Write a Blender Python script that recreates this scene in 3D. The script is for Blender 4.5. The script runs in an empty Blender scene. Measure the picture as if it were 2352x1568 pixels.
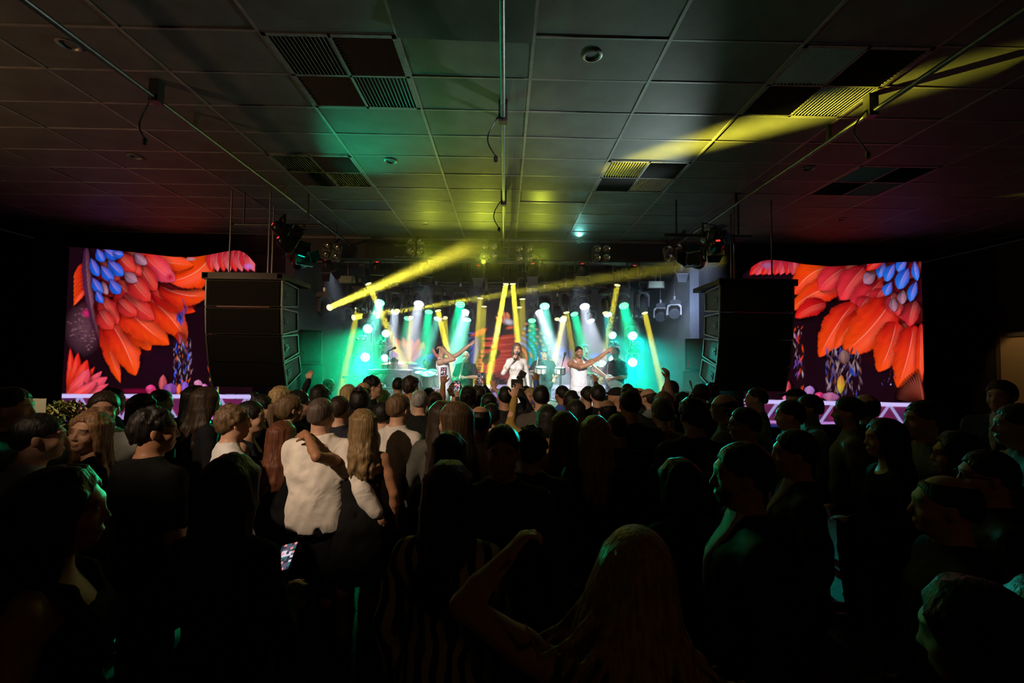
import bpy, bmesh, math, random
import numpy as np
from mathutils import Vector, Matrix, Quaternion
sc = bpy.context.scene
COL = sc.collection
PI = math.pi
RAD = math.radians

# ------------------------------------------------------------------ camera, world, exposure
F_PX = 1045.0
cam_data = bpy.data.cameras.new('camera')
cam_data.sensor_width = 36.0
cam_data.lens = 36.0 * F_PX / 2352.0
cam_data.clip_start = 0.05
cam_data.clip_end = 60.0
cam = bpy.data.objects.new('camera', cam_data)
COL.objects.link(cam)
CAM_POS = Vector((0.0, 0.0, 2.0))
CAM_ROT = Matrix.Rotation(RAD(-0.86), 3, 'Z') @ Matrix.Rotation(RAD(92.36), 3, 'X') @ Matrix.Rotation(RAD(0.7), 3, 'Z')
cam.matrix_world = Matrix.Translation(CAM_POS) @ CAM_ROT.to_4x4()
sc.camera = cam

world = bpy.data.worlds.new('world')
sc.world = world
world.use_nodes = True
world.node_tree.nodes['Background'].inputs[0].default_value = (0.004, 0.004, 0.005, 1)
world.node_tree.nodes['Background'].inputs[1].default_value = 1.0

vs = sc.view_settings
vs.view_transform = 'Standard'
vs.look = 'None'
vs.gamma = 1.0
vs.exposure = 0.0
vs.use_curve_mapping = False
cy = sc.cycles
cy.use_denoising = True
cy.max_bounces = 4
cy.diffuse_bounces = 2
cy.glossy_bounces = 2
cy.transmission_bounces = 3
cy.volume_bounces = 0
cy.sample_clamp_indirect = 4.0
cy.use_adaptive_sampling = True
cy.adaptive_threshold = 0.06
cy.adaptive_min_samples = 16
cy.caustics_reflective = False
cy.caustics_refractive = False


def ray(u, v):
    return CAM_ROT @ Vector(((u - 1176.0) / F_PX, -(v - 784.0) / F_PX, -1.0))


def W(u, v, Y):
    """the point of the place that stands at depth Y behind photograph pixel (u, v)"""
    d = ray(u, v)
    return CAM_POS + d * (Y / d.y)


def WZ(u, v, z):
    d = ray(u, v)
    return CAM_POS + d * ((z - CAM_POS.z) / d.z)


# ------------------------------------------------------------------ the house lamps (a warm ceiling spot on the left of the hall, a warm lamp turned up at the ceiling, two added fills)
def lamp(name, kind, loc, target, energy, color, **kw):
    l = bpy.data.lights.new(name, kind)
    l.energy = energy
    l.color = color
    for k, val in kw.items():
        setattr(l, k, val)
    o = bpy.data.objects.new(name, l)
    COL.objects.link(o)
    o.location = loc
    if target is not None:
        o.rotation_euler = (Vector(target) - Vector(loc)).to_track_quat('-Z', 'Y').to_euler()
    return o


HOUSE = [
    ('house_spot', 'SPOT', (-3.4, -1.0, 4.45), (-1.0, 4.7, 1.85), 950, (1.0, 0.72, 0.48), dict(spot_size=RAD(37), spot_blend=0.5, shadow_soft_size=0.06)),
    ('house_lamp', 'SPOT', (-7.2, 2.0, 3.3), (-5.4, 4.0, 4.6), 230, (1.0, 0.58, 0.28), dict(spot_size=RAD(120), spot_blend=0.9, shadow_soft_size=0.1)),
    ('rear_fill_lamp', 'SPOT', (1.8, -3.6, 3.4), (0.6, 2.0, 1.2), 9, (1.0, 0.36, 0.16), dict(spot_size=RAD(80), spot_blend=0.9, shadow_soft_size=0.2)),  # added warm fill behind the camera for the foreground backs
    ('flower_fill_spot', 'SPOT', (-6.0, 4.2, 4.4), (-5.05, 5.2, 1.35), 420, (1.0, 0.78, 0.42), dict(spot_size=RAD(20), spot_blend=0.6, shadow_soft_size=0.04)),  # added spot that brightens the flowers
]
for a in HOUSE:
    lamp(*a[:6], **a[6])
# ------------------------------------------------------------------ materials
MATS = {}


def mat(name, color, rough=0.6, metal=0.0, noise=0.0, nscale=20.0, bump=0.0, bscale=80.0, spec=0.5, emit=None, estr=0.0, trans=0.0, attr=None):
    """a procedural principled material: base colour broken up by noise, optional bump"""
    if name in MATS:
        return MATS[name]
    m = bpy.data.materials.new(name)
    m.use_nodes = True
    nt = m.node_tree
    b = nt.nodes['Principled BSDF']
    b.inputs['Roughness'].default_value = rough
    b.inputs['Metallic'].default_value = metal
    b.inputs['Specular IOR Level'].default_value = spec
    b.inputs['Transmission Weight'].default_value = trans
    b.inputs['Base Color'].default_value = (*color, 1)
    tc = nt.nodes.new('ShaderNodeTexCoord')
    src = None
    if attr:
        at = nt.nodes.new('ShaderNodeAttribute')
        at.attribute_name = attr
        src = at.outputs['Color']
    if noise > 0:
        n = nt.nodes.new('ShaderNodeTexNoise')
        n.inputs['Scale'].default_value = nscale
        n.inputs['Detail'].default_value = 4
        nt.links.new(tc.outputs['Object'], n.inputs['Vector'])
        mr = nt.nodes.new('ShaderNodeMapRange')
        mr.inputs['From Min'].default_value = 0.3
        mr.inputs['From Max'].default_value = 0.7
        mr.inputs['To Min'].default_value = 1 - noise
        mr.inputs['To Max'].default_value = 1 + noise
        nt.links.new(n.outputs['Fac'], mr.inputs['Value'])
        mx = nt.nodes.new('ShaderNodeMix')
        mx.data_type = 'RGBA'
        mx.blend_type = 'MULTIPLY'
        mx.inputs['Factor'].default_value = 1.0
        mx.inputs['A'].default_value = (*color, 1)
        if src is not None:
            nt.links.new(src, mx.inputs['A'])
        nt.links.new(mr.outputs['Result'], mx.inputs['B'])
        src = mx.outputs['Result']
    if src is not None:
        nt.links.new(src, b.inputs['Base Color'])
    if bump > 0:
        n2 = nt.nodes.new('ShaderNodeTexNoise')
        n2.inputs['Scale'].default_value = bscale
        n2.inputs['Detail'].default_value = 3
        nt.links.new(tc.outputs['Object'], n2.inputs['Vector'])
        bp = nt.nodes.new('ShaderNodeBump')
        bp.inputs['Strength'].default_value = bump
        bp.inputs['Distance'].default_value = 0.01
        nt.links.new(n2.outputs['Fac'], bp.inputs['Height'])
        nt.links.new(bp.outputs['Normal'], b.inputs['Normal'])
    if emit is not None:
        b.inputs['Emission Color'].default_value = (*emit, 1)
        b.inputs['Emission Strength'].default_value = estr
        m.cycles.emission_sampling = 'NONE'
    MATS[name] = m
    return m


def hair_mat(name, color, color2=None, scale=60.0):
    """strands: a stretched noise drives colour and bump along the hair's fall"""
    if name in MATS:
        return MATS[name]
    m = mat(name, color, 0.38, 0, 0, spec=0.45)
    nt = m.node_tree
    b = nt.nodes['Principled BSDF']
    tc = nt.nodes.new('ShaderNodeTexCoord')
    mp = nt.nodes.new('ShaderNodeMapping')
    mp.inputs['Scale'].default_value = (1.0, 1.0, 0.08)
    n = nt.nodes.new('ShaderNodeTexNoise')
    n.inputs['Scale'].default_value = scale
    n.inputs['Detail'].default_value = 5
    nt.links.new(tc.outputs['Object'], mp.inputs['Vector'])
    nt.links.new(mp.outputs['Vector'], n.inputs['Vector'])
    r = nt.nodes.new('ShaderNodeValToRGB')
    c2 = color2 or tuple(min(1, c * 1.9 + 0.01) for c in color)
    r.color_ramp.elements[0].position = 0.35
    r.color_ramp.elements[1].position = 0.68
    r.color_ramp.elements[0].color = (*[c * 0.45 for c in color], 1)
    r.color_ramp.elements[1].color = (*c2, 1)
    nt.links.new(n.outputs['Fac'], r.inputs['Fac'])
    nt.links.new(r.outputs['Color'], b.inputs['Base Color'])
    bp = nt.nodes.new('ShaderNodeBump')
    bp.inputs['Strength'].default_value = 0.7
    bp.inputs['Distance'].default_value = 0.012
    nt.links.new(n.outputs['Fac'], bp.inputs['Height'])
    nt.links.new(bp.outputs['Normal'], b.inputs['Normal'])
    return m


def glow(name, color, strength):
    """a lit lamp face or screen: it gives off light"""
    if name in MATS:
        return MATS[name]
    m = bpy.data.materials.new(name)
    m.use_nodes = True
    nt = m.node_tree
    nt.nodes.clear()
    o = nt.nodes.new('ShaderNodeOutputMaterial')
    e = nt.nodes.new('ShaderNodeEmission')
    e.inputs['Color'].default_value = (*color, 1)
    e.inputs['Strength'].default_value = strength
    nt.links.new(e.outputs[0], o.inputs['Surface'])
    m.cycles.emission_sampling = 'NONE'
    MATS[name] = m
    return m


# ------------------------------------------------------------------ mesh helpers
def link(name, me, m=None, parent=None):
    o = bpy.data.objects.new(name, me)
    COL.objects.link(o)
    if m is not None and me is not None and not me.materials:
        for mm in (m if isinstance(m, (list, tuple)) else [m]):
            me.materials.append(mm)
    if parent is not None:
        o.parent = parent
    return o


def tag(o, label, cat, group=None, kind=None):
    if label:
        o['label'] = label
    if cat:
        o['category'] = cat
    if group:
        o['group'] = group
    if kind:
        o['kind'] = kind
    return o


def empty(name, loc, rz=0.0, label=None, cat=None, group=None):
    o = bpy.data.objects.new(name, None)
    COL.objects.link(o)
    o.location = loc
    o.rotation_euler = (0, 0, rz)
    o.empty_display_size = 0.1
    tag(o, label, cat, group)
    return o


def copy_tree(o, parent=None):
    c = o.copy()
    COL.objects.link(c)
    c.parent = parent
    for ch in list(o.children):
        copy_tree(ch, c)
    return c


class MB:
    """collects boxes, tubes, lathes and prisms into one mesh"""

    def __init__(s):
        s.v, s.f, s.sm, s.mi = [], [], [], []
        s.cur = 0

    def _add(s, vs_, fs, smooth=False):
        b = len(s.v)
        s.v.extend([tuple(p) for p in vs_])
        for f in fs:
            s.f.append([b + i for i in f])
            s.sm.append(smooth)
            s.mi.append(s.cur)
        return s

    def box(s, lo, hi, M=None, taper=None):
        x0, y0, z0 = lo
        x1, y1, z1 = hi
        p = [(x0, y0, z0), (x1, y0, z0), (x1, y1, z0), (x0, y1, z0), (x0, y0, z1), (x1, y0, z1), (x1, y1, z1), (x0, y1, z1)]
        if M is not None:
            p = [M @ Vector(q) for q in p]
        return s._add(p, [(0, 3, 2, 1), (4, 5, 6, 7), (0, 1, 5, 4), (1, 2, 6, 5), (2, 3, 7, 6), (3, 0, 4, 7)])

    def cbox(s, c, size, M=None):
        lo = [c[i] - size[i] / 2 for i in range(3)]
        hi = [c[i] + size[i] / 2 for i in range(3)]
        return s.box(lo, hi, M)

    def bar(s, a, b, w, h=None, up=(0, 0, 1)):
        """a rectangular bar from a to b"""
        a, b = Vector(a), Vector(b)
        h = h or w
        d = (b - a)
        L = d.length
        if L < 1e-6:
            return s
        d.normalize()
        up = Vector(up)
        if abs(d.dot(up)) > 0.98:
            up = Vector((0, 1, 0))
        x = d.cross(up).normalized()
        z = x.cross(d)
        M = Matrix((x, d, z)).transposed().to_4x4()
        M.translation = a
        return s.box((-w / 2, 0, -h / 2), (w / 2, L, h / 2), M)

    def tube(s, pts, r, n=8, caps=True, closed=False):
        pts = [Vector(p) for p in pts]
        m = len(pts)
        rr = r if isinstance(r, (list, tuple)) else [r] * m
        vs_, fs = [], []
        prev = None
        for i, p in enumerate(pts):
            if closed:
                t = (pts[(i + 1) % m] - pts[i - 1])
            else:
                t = pts[min(i + 1, m - 1)] - pts[max(i - 1, 0)]
            t.normalize()
            if prev is None:
                up = Vector((0, 0, 1)) if abs(t.z) < 0.9 else Vector((0, 1, 0))
                x = t.cross(up).normalized()
            else:
                x = (prev - t * prev.dot(t))
                x = x.normalized() if x.length > 1e-6 else t.orthogonal().normalized()
            prev = x
            y = t.cross(x)
            for k in range(n):
                a = 2 * PI * k / n
                vs_.append(p + (x * math.cos(a) + y * math.sin(a)) * rr[i])
        for i in range(m if closed else m - 1):
            j = (i + 1) % m
            for k in range(n):
                k2 = (k + 1) % n
                fs.append((i * n + k, i * n + k2, j * n + k2, j * n + k))
        if caps and not closed:
            fs.append(tuple(range(n - 1, -1, -1)))
            fs.append(tuple((m - 1) * n + k for k in range(n)))
        return s._add(vs_, fs, True)

    def lathe(s, prof, n=24, M=None, cap0=True, cap1=True):
        """revolve (radius, height) about local z"""
        vs_, fs = [], []
        for r, z in prof:
            for k in range(n):
                a = 2 * PI * k / n
                p = Vector((r * math.cos(a), r * math.sin(a), z))
                vs_.append(M @ p if M is not None else p)
        m = len(prof)
        for i in range(m - 1):
            for k in range(n):
                k2 = (k + 1) % n
                fs.append((i * n + k, i * n + k2, (i + 1) * n + k2, (i + 1) * n + k))
        if cap0:
            fs.append(tuple(range(n - 1, -1, -1)))
        if cap1:
            fs.append(tuple((m - 1) * n + k for k in range(n)))
        return s._add(vs_, fs, True)

    def prism(s, poly, d, M=None):
        """extrude a polygon in local xz by depth d along y"""
        n = len(poly)
        vs_ = [Vector((x, 0, z)) for x, z in poly] + [Vector((x, d, z)) for x, z in poly]
        if M is not None:
            vs_ = [M @ p for p in vs_]
        fs = [tuple(range(n)), tuple(range(2 * n - 1, n - 1, -1))]
        for i in range(n):
            j = (i + 1) % n
            fs.append((i, i + n, j + n, j))
        return s._add(vs_, fs)

    def quad(s, a, b, c, d):
        return s._add([a, b, c, d], [(0, 1, 2, 3)])

    def mesh(s, name):
        me = bpy.data.meshes.new(name)
        me.from_pydata(s.v, [], s.f)
        me.polygons.foreach_set('use_smooth', s.sm)
        me.polygons.foreach_set('material_index', s.mi)
        me.update()
        if any(s.sm):
            bm = bmesh.new()
            bm.from_mesh(me)
            bmesh.ops.recalc_face_normals(bm, faces=bm.faces)
            for e in bm.edges:
                if len(e.link_faces) == 2 and e.calc_face_angle(0) > 0.7:
                    e.smooth = False
            bm.to_mesh(me)
            bm.free()
        return me

    def obj(s, name, m=None, parent=None, bevel=0.0):
        me = s.mesh(name)
        o = link(name, me, m, parent)
        if bevel > 0:
            b = o.modifiers.new('bevel', 'BEVEL')
            b.width = bevel
            b.segments = 2
            b.limit_method = 'ANGLE'
        return o


def frame_matrix(pos, direction, roll_up=(0, 0, 1)):
    """local +Z along direction"""
    d = Vector(direction).normalized()
    up = Vector(roll_up)
    if abs(d.dot(up)) > 0.98:
        up = Vector((0, 1, 0))
    x = up.cross(d).normalized()
    y = d.cross(x)
    M = Matrix((x, y, d)).transposed().to_4x4()
    M.translation = Vector(pos)
    return M


# shared materials
BLACK = mat('black_paint', (0.012, 0.012, 0.013), 0.45, noise=0.3)
BLACKM = mat('black_metal', (0.02, 0.02, 0.022), 0.35, 0.3, noise=0.2)
DARKP = mat('dark_plastic', (0.03, 0.03, 0.033), 0.4, noise=0.15, nscale=60)
GREYM = mat('grey_metal', (0.25, 0.25, 0.27), 0.35, 0.8, noise=0.15)
ALU = mat('aluminium', (0.6, 0.6, 0.62), 0.3, 0.9, noise=0.1)
CHROME = mat('chrome', (0.8, 0.8, 0.82), 0.12, 1.0, noise=0.05)
WHITEP = mat('white_paint', (0.75, 0.75, 0.76), 0.5, noise=0.06)
# ------------------------------------------------------------------ implicit surfaces: bodies, hair and clothes are grown as one continuous skin each
def axis_grid(lo, hi, base, fines):
    out = [lo]
    x = lo
    while x < hi:
        st = base
        for a, b, s in fines:
            if a - 1e-9 <= x <= b:
                st = min(st, s)
            elif x < a < x + st:
                st = max(min(st, a - x), s)
        x += st
        out.append(x)
    return np.array(out, dtype=np.float32)


def rnd3(seed):
    r = np.random.RandomState(seed)
    return r.uniform(-1, 1, (3,)), r.uniform(0, 6.28)


class Blob:
    def __init__(s):
        s.ops = []
        s.lo = np.array([9.0, 9.0, 9.0])
        s.hi = -s.lo

    def _bb(s, lo, hi):
        s.lo = np.minimum(s.lo, lo)
        s.hi = np.maximum(s.hi, hi)

    def cone(s, a, b, ra, rb, k=0.02, sub=False):
        a, b = np.array(a, float), np.array(b, float)
        r = max(ra, rb)
        lo, hi = np.minimum(a, b) - r, np.maximum(a, b) + r
        if not sub:
            s._bb(lo, hi)
        s.ops.append(('cone', lo, hi, k, sub, (a, b, ra, rb)))
        return s

    def chain(s, pts, rs, k=0.02):
        for i in range(len(pts) - 1):
            s.cone(pts[i], pts[i + 1], rs[i], rs[i + 1], k)
        return s

    def ell(s, c, r, k=0.02, R=None, sub=False):
        c, r = np.array(c, float), np.array(r, float)
        m = r if R is None else np.full(3, r.max())
        if not sub:
            s._bb(c - m, c + m)
        s.ops.append(('ell', c - m, c + m, k, sub, (c, r, R)))
        return s

    def loft(s, st, k=0.02, R=None, o=None, sub=False, pw=2.0):
        """stations (z, half width, half depth, centre y[, centre x]) swept along local z"""
        st = [tuple(q) + (0.0,) * (5 - len(q)) for q in st]
        st = np.array(st, float)
        o = np.zeros(3) if o is None else np.array(o, float)
        pts = []
        for z, w, d, cyy, cx in st:
            for sx in (-1, 1):
                for sy in (-1, 1):
                    pts.append((cx + sx * w, cyy + sy * d, z))
        pts = np.array(pts)
        if R is not None:
            pts = pts @ np.array(R).T
        pts = pts + o
        if not sub:
            s._bb(pts.min(0), pts.max(0))
        s.ops.append(('loft', pts.min(0), pts.max(0), k, sub, (st, R, o, pw)))
        return s

    def cut(s, n, d, k=0.006):
        """keep the side where n.p < d"""
        s.ops.append(('plane', None, None, k, True, (np.array(n, float), d)))
        return s

    def noise(s, amp, freq, seed=0, stretch=(1, 1, 1)):
        s.ops.append(('noise', None, None, 0, False, (amp, freq, seed, stretch)))
        return s

    def build(s, name, base=0.012, fines=None, smooth=1):
        pad = base * 2.5
        lo, hi = s.lo - pad, s.hi + pad
        fx = [(f[0][0], f[1][0], f[2]) for f in (fines or [])]
        fy = [(f[0][1], f[1][1], f[2]) for f in (fines or [])]
        fz = [(f[0][2], f[1][2], f[2]) for f in (fines or [])]
        xs, ys, zs = axis_grid(lo[0], hi[0], base, fx), axis_grid(lo[1], hi[1], base, fy), axis_grid(lo[2], hi[2], base, fz)
        F = np.full((len(xs), len(ys), len(zs)), 0.5, np.float32)
        for kind, l, h, k, sub, prm in s.ops:
            if kind in ('plane', 'noise'):
                X, Y, Z = xs[:, None, None], ys[None, :, None], zs[None, None, :]
                if kind == 'plane':
                    n, d = prm
                    D = (X * n[0] + Y * n[1] + Z * n[2] - d).astype(np.float32)
                    hh = np.maximum(k - np.abs(F - D), 0) / k
                    F = np.maximum(F, D) + hh * hh * k * 0.25
                else:
                    amp, fr, seed, sst = prm
                    acc = np.zeros_like(F)
                    for q in range(5):
                        d3, ph = rnd3(seed * 7 + q)
                        d3 = d3 / np.linalg.norm(d3) * fr * (0.6 + 0.35 * q)
                        acc += (1.2 - 2.0 * np.abs(np.sin(X * d3[0] * sst[0] + Y * d3[1] * sst[1] + Z * d3[2] * sst[2] + ph))) / (1 + 0.3 * q)
                    F -= (amp * (0.55 + acc * 0.5)).astype(np.float32)
                continue
            mg = k + 0.03 + base
            i0, i1 = np.searchsorted(xs, l[0] - mg), np.searchsorted(xs, h[0] + mg)
            j0, j1 = np.searchsorted(ys, l[1] - mg), np.searchsorted(ys, h[1] + mg)
            k0, k1 = np.searchsorted(zs, l[2] - mg), np.searchsorted(zs, h[2] + mg)
            if i1 <= i0 or j1 <= j0 or k1 <= k0:
                continue
            X, Y, Z = xs[i0:i1, None, None], ys[None, j0:j1, None], zs[None, None, k0:k1]
            if kind == 'cone':
                a, b, ra, rb = prm
                ab = b - a
                L2 = max(float(ab @ ab), 1e-9)
                t = np.clip(((X - a[0]) * ab[0] + (Y - a[1]) * ab[1] + (Z - a[2]) * ab[2]) / L2, 0, 1)
                D = np.sqrt((X - a[0] - t * ab[0]) ** 2 + (Y - a[1] - t * ab[1]) ** 2 + (Z - a[2] - t * ab[2]) ** 2) - (ra + (rb - ra) * t)
            elif kind == 'ell':
                c, r, R = prm
                px, py, pz = X - c[0], Y - c[1], Z - c[2]
                if R is not None:
                    R = np.array(R)
                    px, py, pz = (px * R[0, q] + py * R[1, q] + pz * R[2, q] for q in range(3))
                k0_ = np.sqrt((px / r[0]) ** 2 + (py / r[1]) ** 2 + (pz / r[2]) ** 2)
                k1_ = np.sqrt((px / r[0] ** 2) ** 2 + (py / r[1] ** 2) ** 2 + (pz / r[2] ** 2) ** 2)
                D = k0_ * (k0_ - 1) / np.maximum(k1_, 1e-6)
            else:
                st, R, o, pw = prm
                px, py, pz = X - o[0], Y - o[1], Z - o[2]
                if R is not None:
                    R = np.array(R)
                    px, py, pz = (px * R[0, q] + py * R[1, q] + pz * R[2, q] for q in range(3))
                px, py, pz = np.broadcast_arrays(px, py, pz)
                zc = np.clip(pz, st[0, 0], st[-1, 0])
                w = np.interp(zc, st[:, 0], st[:, 1])
                dd = np.interp(zc, st[:, 0], st[:, 2])
                cc = np.interp(zc, st[:, 0], st[:, 3])
                cx = np.interp(zc, st[:, 0], st[:, 4])
                q = (np.abs((px - cx) / w) ** pw + np.abs((py - cc) / dd) ** pw) ** (1.0 / pw)
                D = np.maximum((q - 1) * np.minimum(w, dd), np.abs(pz - zc) - 0.004)
            D = D.astype(np.float32)
            G = F[i0:i1, j0:j1, k0:k1]
            if sub:
                D = -D
                hh = np.maximum(k - np.abs(G - D), 0) / k
                F[i0:i1, j0:j1, k0:k1] = np.maximum(G, D) + hh * hh * k * 0.25
            else:
                hh = np.maximum(k - np.abs(G - D), 0) / k
                F[i0:i1, j0:j1, k0:k1] = np.minimum(G, D) - hh * hh * k * 0.25
        F[0], F[-1], F[:, 0], F[:, -1], F[:, :, 0], F[:, :, -1] = 1, 1, 1, 1, 1, 1
        V, Q = nets(F, xs, ys, zs)
        for _ in range(smooth):
            V = relax(V, Q)
        return V, Q


def nets(F, xs, ys, zs):
    S = F < 0
    c = np.zeros(tuple(n - 1 for n in S.shape), np.int8)
    for a in (0, 1):
        for b in (0, 1):
            for d in (0, 1):
                c += S[a:S.shape[0] - 1 + a, b:S.shape[1] - 1 + b, d:S.shape[2] - 1 + d]
    act = (c > 0) & (c < 8)
    I, J, K = np.nonzero(act)
    n = len(I)
    ids = np.full(act.shape, -1, np.int32)
    ids[I, J, K] = np.arange(n)
    acc = np.zeros((n, 3))
    cnt = np.zeros(n)
    corners = [(a, b, d) for a in (0, 1) for b in (0, 1) for d in (0, 1)]
    for ca in corners:
        for ax in range(3):
            if ca[ax]:
                continue
            cb = list(ca)
            cb[ax] = 1
            fa = F[I + ca[0], J + ca[1], K + ca[2]]
            fb = F[I + cb[0], J + cb[1], K + cb[2]]
            m = (fa < 0) != (fb < 0)
            t = np.where(m, fa / np.where(m, fa - fb, 1), 0)
            pa = np.stack([xs[I + ca[0]], ys[J + ca[1]], zs[K + ca[2]]], 1)
            pb = np.stack([xs[I + cb[0]], ys[J + cb[1]], zs[K + cb[2]]], 1)
            acc += np.where(m[:, None], pa + (pb - pa) * t[:, None], 0)
            cnt += m
    V = acc / cnt[:, None]
    quads = []
    nx, ny, nz = S.shape
    for ax in range(3):
        sl0 = [slice(None)] * 3
        sl1 = [slice(None)] * 3
        sl0[ax] = slice(0, -1)
        sl1[ax] = slice(1, None)
        d = S[tuple(sl0)] != S[tuple(sl1)]
        i, j, k = np.nonzero(d)
        o = [q for q in range(3) if q != ax]
        p = [i, j, k]
        ok = (p[o[0]] > 0) & (p[o[1]] > 0) & (p[o[0]] < S.shape[o[0]] - 1) & (p[o[1]] < S.shape[o[1]] - 1)
        i, j, k = i[ok], j[ok], k[ok]
        inside = S[i, j, k]

        def cell(d0, d1):
            q = [i.copy(), j.copy(), k.copy()]
            q[o[0]] = q[o[0]] - d0
            q[o[1]] = q[o[1]] - d1
            return ids[q[0], q[1], q[2]]
        quad = np.stack([cell(1, 1), cell(0, 1), cell(0, 0), cell(1, 0)], 1)
        flip = inside if ax != 1 else ~inside
        quad[~flip] = quad[~flip][:, ::-1]
        quads.append(quad)
    return V, np.concatenate(quads)


def relax(V, Q):
    acc = np.zeros_like(V)
    cnt = np.zeros(len(V))
    for a in range(4):
        b = (a + 1) % 4
        for x, y in ((a, b), (b, a)):
            for q in range(3):
                acc[:, q] += np.bincount(Q[:, x], weights=V[Q[:, y], q], minlength=len(V))
            cnt += np.bincount(Q[:, x], minlength=len(V))
    m = cnt > 0
    out = V.copy()
    out[m] = V[m] * 0.5 + 0.5 * acc[m] / cnt[m][:, None]
    return out


def grid_mesh(name, V, Q, col=None):
    me = bpy.data.meshes.new(name)
    n, m = len(V), len(Q)
    me.vertices.add(n)
    me.vertices.foreach_set('co', np.ascontiguousarray(V, np.float32).ravel())
    me.loops.add(m * 4)
    me.loops.foreach_set('vertex_index', np.ascontiguousarray(Q, np.int32).ravel())
    me.polygons.add(m)
    me.polygons.foreach_set('loop_start', np.arange(0, m * 4, 4, dtype=np.int32))
    me.update(calc_edges=True)
    me.shade_smooth()
    if col is not None:
        at = me.color_attributes.new('Col', 'FLOAT_COLOR', 'POINT')
        c4 = np.ones((n, 4), np.float32)
        c4[:, :3] = col
        at.data.foreach_set('color', c4.ravel())
    return me


# ------------------------------------------------------------------ people
def rotm(ax, deg):
    return np.array(Matrix.Rotation(RAD(deg), 3, ax))


HEADC = 1.632   # centre of the head of a person 1.75 m tall


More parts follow.
